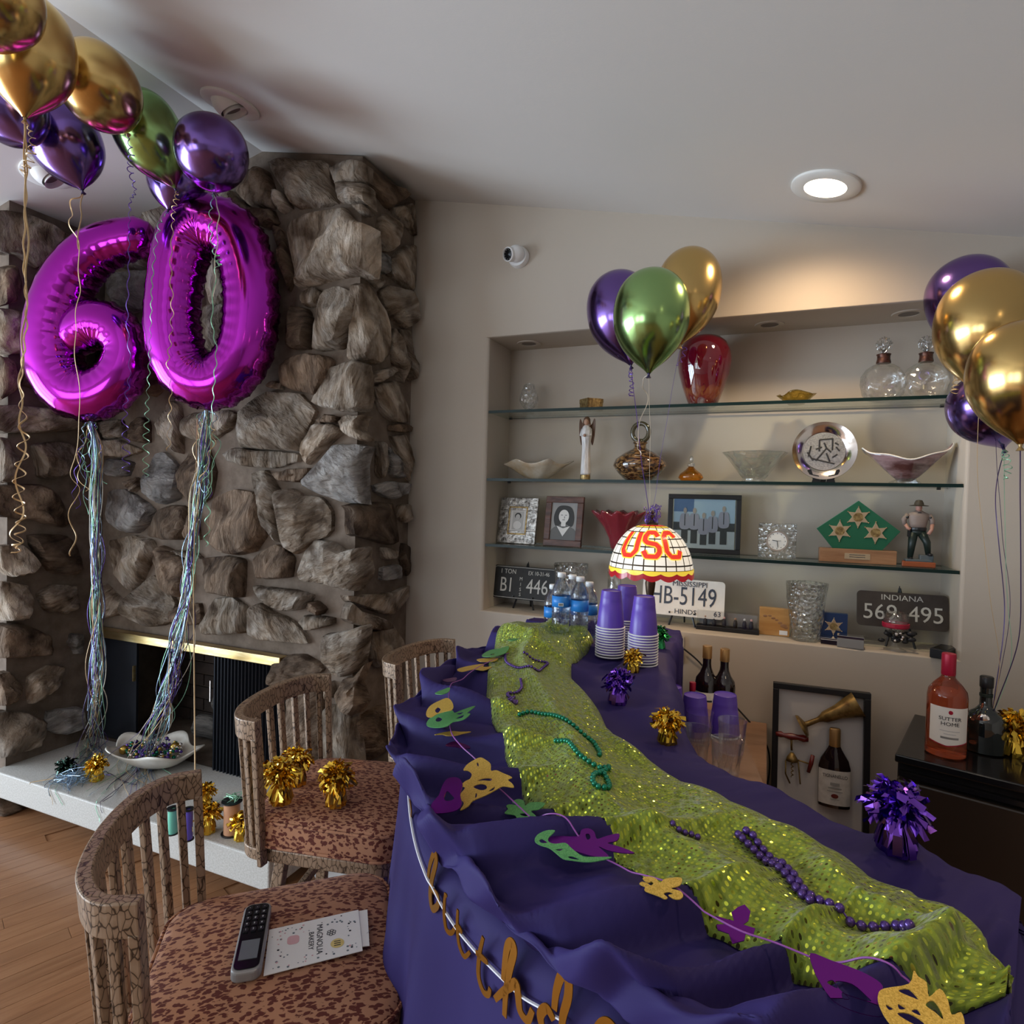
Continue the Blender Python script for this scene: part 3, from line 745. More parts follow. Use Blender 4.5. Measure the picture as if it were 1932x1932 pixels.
# the room's other downlights, above and behind the camera
for (x, y, pw) in ((.9, .6, 16), (.9, -1.3, 12), (-.6, -1.6, 12)):
    fixture('recessed_downlight', {(.9, .6): 'lit recessed downlight overhead near the right wall', (.9, -1.3): 'lit recessed downlight behind the camera near the right wall', (-.6, -1.6): 'lit recessed downlight behind the camera, mid ceiling'}[(x, y)], (x, y), 'can')
    sd = bpy.data.lights.new('downlight', 'SPOT'); sd.energy = pw; sd.color = (1, .76, .5); sd.spot_size = math.radians(120); sd.spot_blend = .8; sd.shadow_soft_size = .06
    so = bpy.data.objects.new('downlight', sd); COL.objects.link(so); so.location = (x, y, ceil_z(x)-.03)
for x, y, lb in ((998, 648, 'small unlit puck light in the niche soffit at its left end'), (1452, 615, 'small unlit puck light in the middle of the niche soffit'), (1712, 595, 'small unlit puck light in the niche soffit beside the purple balloon')):
    p = onZ(x, y, NZ1); t = thing('puck_light', lb, 'light', (p.x, 2.752, NZ1), 0, 'puck lights in the niche')
    g = G(); g.lathe([(.035, 0), (.035, -.003), (.056, -.004), (.058, -.001), (.058, 0)], 28, cap=False); g.build('trim_ring', M['wall'], t, smooth=True, angle=.6)
    G().lathe([(.035, -.0015), (0, -.0015)], 24, cap=False).build('lens', M['dark_lens'], t)
# dome security camera
p = onY(980, 487, WY); t = thing('security_camera', 'white dome security camera mounted high on the beige wall', 'camera', (p.x, WY, p.z))
MY = Matrix.Rotation(pi/2, 4, 'X')
G().lathe([(.048, 0), (.048, .018), (.044, .03)], 32, MY).build('base', M['white'], t, smooth=True, angle=.6)
G().ball((0, -.042, .004), .038, 24, 14).build('dome', M['white'], t, smooth=True)
Mt = Matrix.Translation((-.012, -.046, .0)) @ Matrix.Rotation(-.35, 4, 'Z') @ Matrix.Rotation(pi/2+.25, 4, 'X')
G().lathe([(.031, .012), (.031, .036), (.027, .040), (.025, .032), (0, .032)], 28, Mt, cap=False).build('barrel', M['white'], t, smooth=True, angle=.6)
G().lathe([(.025, .0335), (.014, .0345), (0, .036)], 24, Mt, cap=False).build('lens', M['blackgloss'], t)
g = G()
for k in range(10):
    a = 2*pi*k/10; g.ball((.02*math.cos(a), .02*math.sin(a), .0345), .002, 6, 4, Mt)
g.build('infrared_leds', M['grey'], t)
# ------------------------------------------------------------------ curved bar with its cloths
BZ = 1.03                                            # bar top
def _z(l, z=BZ+.03): return [tuple(onZ(x, y, z).xy) for x, y in l]
BO = [(-.52, 2.46), (-.70, 2.30)] + _z([(985, 1203), (885, 1243), (800, 1335), (770, 1425), (805, 1545), (915, 1660), (1150, 1835), (1480, 1980), (1900, 2060)])
BI = [(-.30, 2.45), (-.28, 2.24)] + _z([(1262, 1228), (1268, 1285), (1290, 1385), (1350, 1450), (1450, 1492), (1570, 1535), (1700, 1590), (1820, 1640), (1925, 1700)])
NS = 240
OUT = catmull([(x, y, 0) for x, y in BO], NS+1); INN = catmull([(x, y, 0) for x, y in BI], NS+1)
def bar_frame(i):
    i = max(0, min(NS, i)); o, n = OUT[i], INN[i]
    a = OUT[max(0, i-1)]; b = OUT[min(NS, i+1)]; tg = (b-a).normalized()
    return o, n, tg, Vector((tg.y, -tg.x, 0))*(-1 if Vector((tg.y, -tg.x, 0)).dot(o-n) < 0 else 1)
bar = thing('home_bar', 'curved home bar hidden under purple cloth', 'bar', (-.4, 1.3, 0)); BRO = Vector((-.4, 1.3, 0))
M['darkwood'] = noisy('dark_wood', (.07, .035, .02), (.13, .07, .04), 4, .4, stretch=(1, 8, 8), bs=.05)
sh = .06
ring_o = [o.lerp(n, sh/max(.01, (o-n).length)) for o, n in zip(OUT[::8], INN[::8])]; ring_i = [n.lerp(o, sh/max(.01, (o-n).length)) for o, n in zip(OUT[::8], INN[::8])]
g = G()
for k in range(len(ring_o)-1):
    q = [ring_o[k], ring_o[k+1], ring_i[k+1], ring_i[k]]
    g.add([(p.x, p.y, z) for z in (0, BZ-.045) for p in q], [(0, 1, 5, 4), (2, 3, 7, 6)] + ([(3, 0, 4, 7)] if k == 0 else []) + ([(1, 2, 6, 5)] if k == len(ring_o)-2 else []))
g.build('bar_front', M['darkwood'], bar, -BRO)
g = G()
for k in range(0, NS, 8):
    q = [OUT[k], OUT[k+8], INN[k+8], INN[k]]
    g.add([(p.x, p.y, z) for z in (BZ-.04, BZ) for p in q], [(3, 2, 1, 0), (4, 5, 6, 7), (0, 1, 5, 4), (2, 3, 7, 6)] + ([(3, 0, 4, 7)] if k == 0 else []) + ([(1, 2, 6, 5)] if k+8 >= NS else []))
g.build('bar_top', M['darkwood'], bar, -BRO)

def fold(u, w):                                      # soft cloth relief
    return noise.noise(Vector((u*3.1, w*1.3, 2.2)))*.5+noise.noise(Vector((u*8.3, w*2.2, 7.7)))*.3
# long skirt hanging in front of the bar, over the outer edge and round the near end
rows = []
skirt_pts = []
for i in range(0, NS+1): skirt_pts.append((OUT[i], bar_frame(i)[3], i/NS*2.9))
for k in range(1, 41):
    p = OUT[NS].lerp(INN[NS], k/40); skirt_pts.append((p, Vector((1, 0, 0)).lerp(Vector((0, -1, 0)), max(0, 1-k/8)*.5).normalized(), 2.9+k/40*.4))
for k in range(1, 101):
    i = int(NS-k*.01*NS); skirt_pts.append((INN[i], -bar_frame(i)[3], 3.3+k*.01*2.4))
for j in range(34):
    t = j/33; row = []
    for p, nrm, s in skirt_pts:
        if j < 4:
            z = BZ+.004; off = -.05+.016*j+.004
        else:
            z = BZ+.002-(BZ-.02)*((j-3)/30); off = .012
        hang = max(0, (BZ-z))
        wv = (math.sin(s*21+2*noise.noise(Vector((s*3, 0, 0))))*.5+.5)*.016+(noise.noise(Vector((s*6, hang*.9, 3)))+.3)*.022
        off += min(1, hang*3.2)*(.012+wv)
        row.append((p.x+nrm.x*off, p.y+nrm.y*off, z))
    rows.append(row)
g = G().grid(rows)
sk = g.build('tablecloth', M['purple_cloth'], smooth=True)
tag(sk, 'long purple cloth hanging from the bar edge to the floor', 'tablecloth')
sm = sk.modifiers.new('thick', 'SOLIDIFY'); sm.thickness = .0015; sm.offset = -1

# gathered overlay bunched along the bar top, its hem falling over the outer edge in tucks
TUCK = [(.06, .05), (.13, .07), (.20, .06), (.27, .08), (.34, .06), (.405, .10), (.475, .06), (.545, .085), (.62, .05), (.70, .13), (.775, .05), (.85, .10), (.93, .05), (1.0, .08)]
def tuckwave(s):
    """saw-tooth like tucks: rises slowly and drops sharply"""
    for (a, _), (b, h) in zip(TUCK, TUCK[1:]):
        if a <= s <= b:
            u = (s-a)/(b-a); k = max(0, u-.78)/.22; return (u/.78 if u < .78 else 1)**1.5*(1-k*k*(3-2*k)), h, u
    return 0, .05, 0
def overlay(s, t):
    """s along the bar 0..1, t across: 0 inner edge .. 1 outer edge .. >1 hanging"""
    f = s*NS; i = int(min(NS-1, f)); fr = f-i
    o = OUT[i].lerp(OUT[i+1], fr); n = INN[i].lerp(INN[i+1], fr); nr = bar_frame(i)[3]
    tw, th, u = tuckwave(min(1, max(0, s+.10*(t-1)+.012*noise.noise(Vector((s*14, t*2, 0))))))
    amp = max(0, min(1, (t-.25)/.5))
    z = BZ+.022+.020*(noise.noise(Vector((s*9, t*2.6, 1)))+.35)
    z += amp*tw*.050 + .014*noise.noise(Vector((s*34, t*5, 6)))*(.4+.6*amp) + .030*max(0, 1-abs(s-.34)/.16)*max(0, 1-abs(t-.12)/.3)*(noise.noise(Vector((s*30, t*7, 3)))+.3)
    z += .016*math.sin((s*26+t*3.2)+3*noise.noise(Vector((s*6, t*3, 9))))*(.35+.65*amp)
    if t < 0:
        hang = -t*.5; p = n-nr*(.02+.01*noise.noise(Vector((s*20, 0, 4)))); z = BZ+.02-hang
        return Vector((p.x, p.y, max(z, .2)))
    if t <= 1:
        p = n.lerp(o, t)
    else:
        hang = (t-1)
        L_ = (.022+.038*tw)*(1-.75*max(0, 1-abs(s-.60)/.13))+.010*noise.noise(Vector((s*11, 5, 5)))
        d = hang/.5*L_*1.25
        over = .018+.024*tw*(1-.3*hang/.5)+.012*noise.noise(Vector((s*30, t*2, 3)))
        k = min(1, d/.035)
        p = o+nr*(over*math.sin(k*pi/2))
        z = z*1 - (d-.022*min(1, d/.03))*1.0
    return Vector((p.x, p.y, max(z, BZ+.006) if t <= 1 else z))
rows = []
TT = [-.30, -.2, -.1, -.04, 0]+[k/44 for k in range(1, 45)]+[1+.5*k/22 for k in range(1, 23)]
for t in TT: rows.append([overlay(k/420, t) for k in range(421)])
ov = G().grid(rows).build('draped_fabric', M['purple_cloth'], smooth=True)
tag(ov, 'purple fabric gathered in loose tucks along the bar top', 'fabric')
sm = ov.modifiers.new('thick', 'SOLIDIFY'); sm.thickness = .002; sm.offset = -1
from mathutils.bvhtree import BVHTree
def bvh_of(o): 
    me = o.data; return BVHTree.FromPolygons([v.co for v in me.vertices], [tuple(p.vertices) for p in me.polygons])
BV = bvh_of(ov)
def top_z(x, y, bv=None, dflt=BZ+.03):
    h = (bv or BV).ray_cast(Vector((x, y, 1.6)), Vector((0, 0, -1)))
    return h[0].z if h[0] is not None else dflt

# sequinned runner lying along the bar
RL = _z([(945, 1210), (925, 1245), (915, 1300), (940, 1402), (1010, 1502), (1130, 1612), (1260, 1702), (1420, 1782), (1560, 1858), (1690, 1915), (1895, 1930)], BZ+.045)
RR = _z([(1120, 1222), (1078, 1262), (1110, 1312), (1180, 1402), (1290, 1478), (1410, 1540), (1550, 1585), (1625, 1632), (1725, 1700), (1845, 1770), (1908, 1892)], BZ+.045)
CL = catmull([(x, y, 0) for x, y in RL], 361); CR = catmull([(x, y, 0) for x, y in RR], 361)
rows = []; uvs = []
NT = 60
ln = 0
for i in range(361):
    if i: ln += (CL[i].lerp(CR[i], .5)-CL[i-1].lerp(CR[i-1], .5)).length
    wd = (CL[i]-CR[i]).length; row = []; s = i/360
    for k in range(NT+1):
        t = k/NT; p = CL[i].lerp(CR[i], t)
        ed = (CL[i]-CR[i]).normalized()*.012*noise.noise(Vector((s*9, 0 if t < .5 else 9, 0)))*abs(2*t-1)
        p = p+ed
        puff = math.sin(pi*min(1, max(0, t)))**.55
        f = .5+.5*math.sin(t*13+s*9+3.2*noise.noise(Vector((s*5, t*2, 0))))
        f2 = noise.noise(Vector((s*16, t*3.5, 4)))
        tz = top_z(p.x, p.y); z = tz+.004+max(0, BZ+.056-tz)*min(1, puff*1.15)+.045*max(0, 1-s/.10)*puff+puff*(.014+.020*f*f+.012*f2+.012*math.sin(s*40+t*5)*noise.noise(Vector((s*7, 2, 2))))
        row.append(Vector((p.x, p.y, max(z, top_z(p.x, p.y)+.003))))
    rows.append(row); uvs.append((ln, wd))
# relax so the cloth bridges the hollows beneath it
for _ in range(3):
    for i in range(1, 360):
        for k in range(1, NT):
            a = (rows[i-1][k].z+rows[i+1][k].z+rows[i][k-1].z+rows[i][k+1].z)/4
            rows[i][k].z = max(rows[i][k].z*.5+a*.5, top_z(rows[i][k].x, rows[i][k].y)+.002)
g = G().grid(rows)
me = g.mesh('sequin_runner', M['sequin'], True)
ul = me.uv_layers.new(name='UVMap')
for lp in me.loops:
    i, k = divmod(lp.vertex_index, NT+1); ul.data[lp.index].uv = (uvs[i][0], max(uvs[i][1], .16)*1.25*k/NT)
rn = meshobj('sequin_runner', me); sm = rn.modifiers.new('thick', 'SOLIDIFY'); sm.thickness = .002; sm.offset = -1
tag(rn, 'lime green sequinned cloth laid along the top of the bar', 'fabric')
BVR = bvh_of(rn)
def surf_z(x, y):
    a = top_z(x, y); h = BVR.ray_cast(Vector((x, y, 1.6)), Vector((0, 0, -1)))
    return max(a, h[0].z) if h[0] is not None else a
def on_bar(x, y, lift=0, n=5):
    z = BZ+.04
    for _ in range(n): p = onZ(x, y, z); z = surf_z(p.x, p.y)
    p = onZ(x, y, z); return Vector((p.x, p.y, z+lift))

# bead necklaces
def necklace(label, pxs, r, m, step=None, n=None):
    pts = [onZ(x, y, BZ+.058) for x, y in pxs]
    cv = catmull(pts, 600); c0 = pts[0]
    t = thing('bead_necklace', label, 'necklace', c0)
    me = G().ball((0, 0, 0), r, 10, 7).mesh('bead', m, True)
    acc = 1e9; last = None; ps = []
    for p in cv:
        if last is not None: acc += (p-last).length
        last = p
        if acc >= r*2.02:
            acc = 0; q = Vector((p.x, p.y, surf_z(p.x, p.y)+r*.9)); ps.append(q)
    for q in ps[:300]: meshobj('bead', me, t, q-c0)
    G().tube([q-c0 for q in ps], r*.22, 5).build('thread', m, t)
necklace('dark green pearl bead necklace looped in the middle of the sequinned cloth', [(980, 1367), (1000, 1364), (1030, 1375), (1060, 1393), (1090, 1408), (1115, 1420), (1130, 1440), (1130, 1452)], .0048, M['bead_green'])
necklace('dark green pearl bead necklace ending in a small ring', [(1048, 1425), (1070, 1440), (1085, 1460), (1105, 1475), (1130, 1484), (1150, 1478), (1135, 1490), (1120, 1500), (1118, 1515), (1130, 1525), (1146, 1522), (1148, 1508), (1138, 1490)], .0048, M['bead_green'])
necklace('deep purple pearl bead necklace lying at the near end of the green cloth', [(1392, 1606), (1412, 1607), (1432, 1625), (1462, 1650), (1490, 1675), (1516, 1706), (1540, 1725), (1575, 1745), (1612, 1765), (1650, 1778), (1682, 1784), (1700, 1800), (1712, 1818), (1722, 1830)], .0055, M['bead_purple'])
necklace('purple pearl beads doubled beside the near necklace', [(1400, 1612), (1424, 1632), (1452, 1655), (1482, 1682), (1510, 1712), (1530, 1728)], .0055, M['bead_purple'])
necklace('short run of purple beads half buried in a fold of the green cloth', [(1268, 1594), (1285, 1597), (1303, 1598), (1318, 1602)], .0042, M['bead_purple'])
necklace('fine purple bead necklace at the far end of the green cloth', [(953, 1243), (955, 1258), (967, 1270), (985, 1280), (998, 1284), (1012, 1283), (1022, 1272), (1033, 1262), (1012, 1258), (985, 1257)], .004, M['bead_purple'])
necklace('crumpled heap of fine purple beads on the green cloth', [(982, 1298), (984, 1308), (976, 1316), (960, 1318), (958, 1325), (966, 1332), (962, 1342), (974, 1336), (972, 1345), (960, 1346), (970, 1326)], .004, M['bead_purple'])

# ------------------------------------------------------------------ garland of carnival masks lying along the cloth
gar = thing('mask_garland', 'purple thread garland of glitter masks and fleurs de lis along the bar edge', 'garland', on_bar(985, 1525)); GAO = Vector(gar.location)
def cut_on(pxloops, mname, name, lift=.006, tilt=None, thick=.0012, parent=None, org=None):
    """card cut-out: pixel loops laid on a real tilted plane resting on the cloth"""
    parent = parent or gar; org = GAO if org is None else org
    xs = [q[0] for q in pxloops[0]]; ys = [q[1] for q in pxloops[0]]
    cxp, cyp = (min(xs)+max(xs))/2, (min(ys)+max(ys))/2
    c = on_bar(cxp, cyp, lift)
    nrm = Vector(tilt if tilt else (0, 0, 1)).normalized()
    # rest on the highest point beneath
    for _ in range(5):
        mx = max(surf_z(*(onP(x, y, c, nrm).xy))-onP(x, y, c, nrm).z for x, y in pxloops[0])
        if mx > -.001: c = c+Vector((0, 0, min(mx, .05)+.0015))
    ax = Vector((1, 0, 0)); ax = (ax-nrm*ax.dot(nrm)).normalized(); ay = nrm.cross(ax)
    loops = []
    for lp in pxloops:
        l2 = []
        for x, y in lp:
            d = onP(x, y, c, nrm)-c; l2.append((d.dot(ax), d.dot(ay)))
        loops.append(l2)
    me = cut_mesh(loops, M[mname], thick)
    return meshobj(name, me, parent, M=Matrix.Translation(-org) @ frame_M(c, ax, ay, nrm)), c
def zl(ox, oy, s, *lps, sm=True):
    return [smooth_loop([(ox+x/s, oy+y/s) for x, y in lp], len(lp)*3) if sm else [(ox+x/s, oy+y/s) for x, y in lp] for lp in lps]
Z3 = (800, 1400, 6.44); Z2 = (760, 1190, 6.44); Z4 = (1080, 1560, 6.04); Z5 = (1500, 1660, 4.472)
tl = (-.35, -.30, 1)
cut_on(zl(*Z3, [(690,190),(760,225),(810,270),(815,350),(880,345),(960,380),(1070,430),(1020,460),(1075,510),(1085,555),(960,540),(880,580),(750,650),(590,720),(540,780),(440,835),(485,750),(440,690),(440,640),(500,560),(450,535),(500,480),(560,450),(580,390),(530,350),(480,345),(520,280),(610,220)], [(600,545),(680,512),(750,525),(765,565),(720,588),(660,580)], [(640,480),(720,445),(820,445),(810,475),(720,470)], [(640,260),(660,255),(665,300),(650,290)], [(620,680),(630,620),(645,640),(640,670)], [(780,600),(860,545),(850,580),(810,600)]), 'gold_card', 'mask', tilt=tl)
cut_on(zl(*Z3, [(300,440),(420,440),(470,520),(440,640),(460,750),(400,830),(250,865),(130,865),(85,800),(110,730),(180,650),(230,520)], [(245,660),(285,600),(340,650),(370,690),(310,720),(255,710)]), 'purple_card', 'mask', tilt=tl, lift=.002)
cut_on(zl(*Z3, [(1080,720),(1150,695),(1215,720),(1230,775),(1300,735),(1470,745),(1400,820),(1300,840),(1360,900),(1340,940),(1240,945),(1180,920),(1130,925),(1100,890),(980,870),(1020,820),(1000,780),(1040,760),(1130,770),(1140,755),(1080,745)], [(1160,880),(1220,868),(1275,890),(1230,905)]), 'green_card', 'fleur_de_lis', tilt=(-.2, -.25, 1))
cut_on(zl(*Z3, [(1380,1130),(1480,1080),(1590,1075),(1560,1120),(1510,1170),(1520,1220),(1600,1240),(1720,1230),(1800,1300),(1932,1390),(2100,1400),(2280,1400),(2200,1430),(2000,1460),(1800,1440),(1690,1420),(1600,1350),(1520,1290),(1400,1250),(1345,1200)], [(1400,1200),(1440,1180),(1500,1225),(1430,1230)], [(1600,1310),(1700,1295),(1650,1325)], [(1750,1400),(1800,1390),(1900,1430),(1800,1425)]), 'green_card', 'mask', tilt=(-.12, -.3, 1))
cut_on(zl(*Z4, [(-330,160),(-200,110),(60,110),(100,40),(180,20),(250,60),(280,140),(380,110),(530,80),(510,160),(400,190),(540,230),(710,300),(560,300),(400,270),(300,230),(420,350),(200,330),(0,270),(-200,260)], [(150,90),(190,85),(205,130),(170,150)]), 'purple_card', 'mask', tilt=(-.1, -.25, 1), lift=.008)
cut_on(zl(*Z4, [(800,590),(860,568),(950,590),(1000,640),(1060,595),(1240,582),(1225,670),(1120,705),(1230,735),(1262,790),(1220,830),(1150,820),(1095,780),(1150,770),(1100,745),(1040,765),(1085,810),(1050,825),(980,790),(830,735),(825,690),(765,655),(790,630),(850,645),(890,670),(925,650),(900,625),(860,640)]), 'gold_card', 'fleur_de_lis', tilt=(-.05, -.3, 1))
cut_on([[(1392,1712),(1405,1707),(1416,1720),(1412,1738),(1402,1745),(1425,1752),(1420,1768),(1408,1758),(1404,1775),(1382,1781),(1375,1762),(1354,1755),(1352,1745),(1370,1744),(1350,1728),(1372,1735),(1385,1738),(1380,1722)]], 'purple_card', 'fleur_de_lis', tilt=(0, -.4, 1))
cut_on(zl(*Z5, [(130,620),(300,680),(520,760),(660,830),(740,900),(720,1000),(700,1060),(740,1150),(600,1140),(420,1080),(300,1000),(200,850),(150,740)], [(340,860),(480,880),(600,980),(640,1030),(500,990),(400,950)], [(270,870),(320,850),(360,920)], [(400,950),(460,1005),(400,1000)]), 'purple_card', 'mask', tilt=(0, -.45, 1), lift=.004)
cut_on(zl(*Z5, [(1000,770),(1040,820),(1110,870),(1130,990),(1220,920),(1290,1020),(1320,1140),(1400,1120),(1430,1216),(1400,1290),(1100,1330),(900,1290),(780,1190),(710,1060),(700,970),(750,920),(960,880)], [(870,940),(960,925),(1040,1010),(1000,1000)], [(1100,1060),(1160,1020),(1220,1090),(1250,1180),(1180,1120)], [(860,1130),(960,1130),(1080,1200),(1100,1260),(960,1200)], [(765,1055),(830,1090),(790,1100)], [(870,1050),(935,1090),(880,1095)], [(980,1110),(1030,1095),(1060,1150)]), 'gold_card', 'mask', tilt=(.05, -.3, 1), lift=.008)
cut_on(zl(*Z2, [(550,820),(610,890),(600,960),(520,980),(420,1010),(350,1050),(290,1040),(290,980),(340,910),(450,850)], [(395,960),(430,930),(460,960),(430,1000),(400,990)]), 'gold_card', 'mask', tilt=(-.4, -.15, 1))
cut_on(zl(*Z2, [(600,970),(630,1000),(720,965),(880,915),(780,1000),(820,1010),(740,1080),(610,1110),(540,1160),(400,1180),(300,1160),(295,1110),(360,1040),(480,990)], [(400,1080),(440,1050),(480,1075),(450,1105),(410,1105)], [(650,1010),(740,985),(700,1020)], [(640,1070),(740,1020),(720,1060)]), 'green_card', 'mask', tilt=(-.4, -.15, 1), lift=.008)
cut_on(zl(*Z2, [(385,1265),(480,1240),(600,1222),(700,1230),(830,1228),(720,1255),(640,1275),(540,1278),(480,1262)]), 'gold_card', 'fleur_de_lis', tilt=(-.05, -.1, 1))
cut_on(zl(*Z2, [(520,1400),(560,1365),(640,1345),(720,1370),(800,1400),(820,1430),(740,1435),(640,1415)]), 'purple_card', 'fleur_de_lis', tilt=(-.1, -.1, 1))
cut_on(zl(*Z2, [(660,470),(800,430),(980,405),(980,440),(1080,440),(980,485),(860,470),(720,500)]), 'gold_card', 'mask', tilt=(-.1, 0, 1))
cut_on(zl(*Z2, [(390,760),(480,720),(570,690),(560,740),(500,770),(440,775)]), 'green_card', 'fleur_de_lis', tilt=(-.2, 0, 1))
cut_on(zl(*Z2, [(900,350),(1000,335),(1150,330),(1120,370),(1000,378),(930,372)]), 'gold_card', 'mask', tilt=(-.1, 0, 1))
cut_on(zl(*Z2, [(960,300),(1050,240),(1180,215),(1290,190),(1250,270),(1120,310),(1000,318)], [(1060,290),(1120,275),(1100,300)]), 'green_card', 'mask', tilt=(-.2, 0, 1))
cut_on(zl(*Z2, [(480,600),(560,580),(650,570),(640,610),(540,625)]), 'purple_card', 'fleur_de_lis', tilt=(-.1, 0, 1))
cut_on(zl(*Z2, [(1270,115),(1340,95),(1400,100),(1350,125)]), 'green_card', 'fleur_de_lis', tilt=(-.1, 0, 1))
thr = [onZ(x, y, BZ+.075) for x, y in ((960, 1230), (900, 1258), (868, 1285), (848, 1315), (850, 1372), (868, 1402), (900, 1432), (930, 1472), (960, 1500), (990, 1528), (1012, 1548), (1030, 1565), (1060, 1576), (1100, 1596), (1165, 1627), (1215, 1655), (1292, 1695), (1345, 1724), (1400, 1752), (1460, 1772), (1530, 1800), (1600, 1826), (1665, 1855), (1720, 1880))]
cvt = catmull(thr, 260); zs = [max(surf_z(p.x, p.y)+.003, BZ+.072) for p in cvt]; zs = [max(zs[max(0, i-5):i+6]) for i in range(260)]; zs = [sum(zs[max(0, i-5):i+6])/len(zs[max(0, i-5):i+6]) for i in range(260)]
G().tube([Vector((p.x, p.y, z))-GAO for p, z in zip(cvt, zs)], .0011, 5).build('thread', M['purple_string'], gar)

# ------------------------------------------------------------------ script letter banner hung on the skirt
def skirt_pt(x, y, lift=.008):
    h = BVS.ray_cast(EYE, ray(x, y).normalized())
    return (h[0]-ray(x, y).normalized()*lift, h[1]) if h[0] is not None else (at(x, y, .9), Vector((0, -1, 0)))
BVS = bvh_of(sk)
ban = thing('letter_banner', 'gold script birthday letter banner on a white ribbon across the purple skirt', 'banner', skirt_pt(965, 1800)[0]); BNO = Vector(ban.location)
def letter(name, strokes, wpx):
    """strokes: pixel centre lines; laid as card strips on the plane of the skirt"""
    xs = [q[0] for s in strokes for q in s]; ys = [q[1] for s in strokes for q in s]
    c, nrm = skirt_pt(sum(xs)/len(xs), sum(ys)/len(ys), .016)
    if nrm.dot(EYE-c) < 0: nrm = -nrm
    nrm = Vector((nrm.x, nrm.y, 0)).normalized()
    k = px(c)[2]/FPX; g = G()
    for s in strokes:
        cv = catmull([onP(x, y, c, nrm) for x, y in s], max(10, len(s)*7))
        ax = nrm
        m = len(cv); vs = []; fs = []
        for i, p in enumerate(cv):
            tg = (cv[min(m-1, i+1)]-cv[max(0, i-1)]).normalized(); sd_ = tg.cross(ax).normalized()
            w_ = wpx*1.15*k*.5*(.75+.35*math.sin(pi*i/(m-1)))
            for a, b in ((-1, -1), (1, -1), (1, 1), (-1, 1)): vs.append(p+sd_*w_*a+ax*.0007*b)
        for i in range(m-1):
            for q in range(4): fs.append((i*4+q, i*4+(q+1) % 4, i*4+4+(q+1) % 4, i*4+4+q))
        fs += [(0, 1, 2, 3), ((m-1)*4+3, (m-1)*4+2, (m-1)*4+1, (m-1)*4)]
        g.add([v-BNO for v in vs], fs)
    return g.build(name, M['banner_gold'], ban)
letter('letter_y', [[(773, 1508), (776, 1530), (774, 1552)]], 5)
letter('letter_b', [[(808, 1655), (812, 1630), (820, 1609), (823, 1625), (815, 1660), (812, 1690), (816, 1714), (826, 1708), (826, 1690), (815, 1678)]], 11)
letter('letter_i', [[(840, 1690), (838, 1720), (842, 1752), (852, 1760), (860, 1748)], [(841, 1685), (841, 1692)]], 8)
letter('letter_r', [[(864, 1716), (863, 1745), (866, 1780), (876, 1804), (887, 1796)], [(864, 1745), (872, 1760)]], 8)
letter('letter_t', [[(912, 1768), (905, 1800), (903, 1840), (912, 1870), (922, 1876), (925, 1864)], [(898, 1796), (920, 1816)]], 10)
letter('letter_h', [[(950, 1850), (953, 1815), (958, 1785), (966, 1778), (970, 1795), (962, 1830), (955, 1870), (952, 1918)], [(934, 1885), (948, 1872), (962, 1862), (974, 1855), (978, 1880), (982, 1908), (996, 1925), (1005, 1905)]], 14)
letter('letter_d', [[(1025, 1945), (1020, 1915), (1032, 1902), (1045, 1925)], [(1046, 1905), (1050, 1870), (1060, 1840), (1072, 1845), (1072, 1880), (1062, 1920), (1060, 1960)]], 15)
letter('letter_a', [[(1120, 1975), (1128, 1940), (1145, 1928), (1160, 1945), (1160, 1985)]], 15)
st = [skirt_pt(x, y, .012)[0] for x, y in ((770, 1460), (771, 1500), (775, 1545), (786, 1600), (804, 1652), (817, 1675), (836, 1712), (862, 1752), (895, 1792), (920, 1818), (948, 1846), (985, 1880), (1024, 1903), (1062, 1926))]
G().tube([p-BNO for p in catmull(st, 80)], .0024, 5, flat=.4).build('ribbon', M['white_string'], ban)

# ------------------------------------------------------------------ party cups, each its own thing
def cup_mesh():
    g = G()
    prof = [(.0300, .1160), (.0302, .1175), (.0308, .117), (.0335, .095), (.0338, .094), (.0338, .088), (.036, .070), (.0365, .069), (.0405, .030), (.0428, .0075)]
    g.lathe([(0, .1145), (.0285, .1145), (.0300, .1175)] + prof[2:], 36, cap=False)
    g.lathe([(.0421, .0075), (.0395, .030), (.0290, .113), (0, .113)], 36, cap=False)
    r = G(); r.lathe([(.0425, .0046), (.0455, .0044), (.0468, .0028), (.0464, .0008), (.0440, 0), (.0420, .002), (.0425, .0046)], 36, cap=False)
    return g.mesh('cup_wall', M['cup'], True), r.mesh('cup_rim', M['cup_rim'], True)
CUP, RIM = cup_mesh(); CUP.set_sharp_from_angle(angle=.7)
def cup(loc, label, group, n=0):
    t = thing('plastic_cup', label, 'cup', loc, random.random()*6, group)
    meshobj('cup_wall', CUP, t); meshobj('rim', RIM, t); return t
stack_n = {'front left': (1150, 1246, 12, 1121), 'back': (1180, 1226, 12, 1118), 'right': (1212, 1258, 12, 1128)}
ORD = 'first second third fourth fifth sixth seventh eighth ninth tenth eleventh twelfth thirteenth'.split()
STK = {}
for key, (x, y, n, ty) in stack_n.items():
    p = onZ(x, y-7, BZ+.035); zb = surf_z(p.x, p.y)+.003
    dz = .0082
    STK[key] = p
    for k in range(n):
        lb = '%s upturned purple cup from the bottom of the %s stack' % (ORD[k], key)
        if k == n-1: lb = 'topmost upturned purple cup of the %s stack on the bar' % key
        cup((p.x, p.y, zb+k*dz), lb, 'cups in the %s stack' % key)

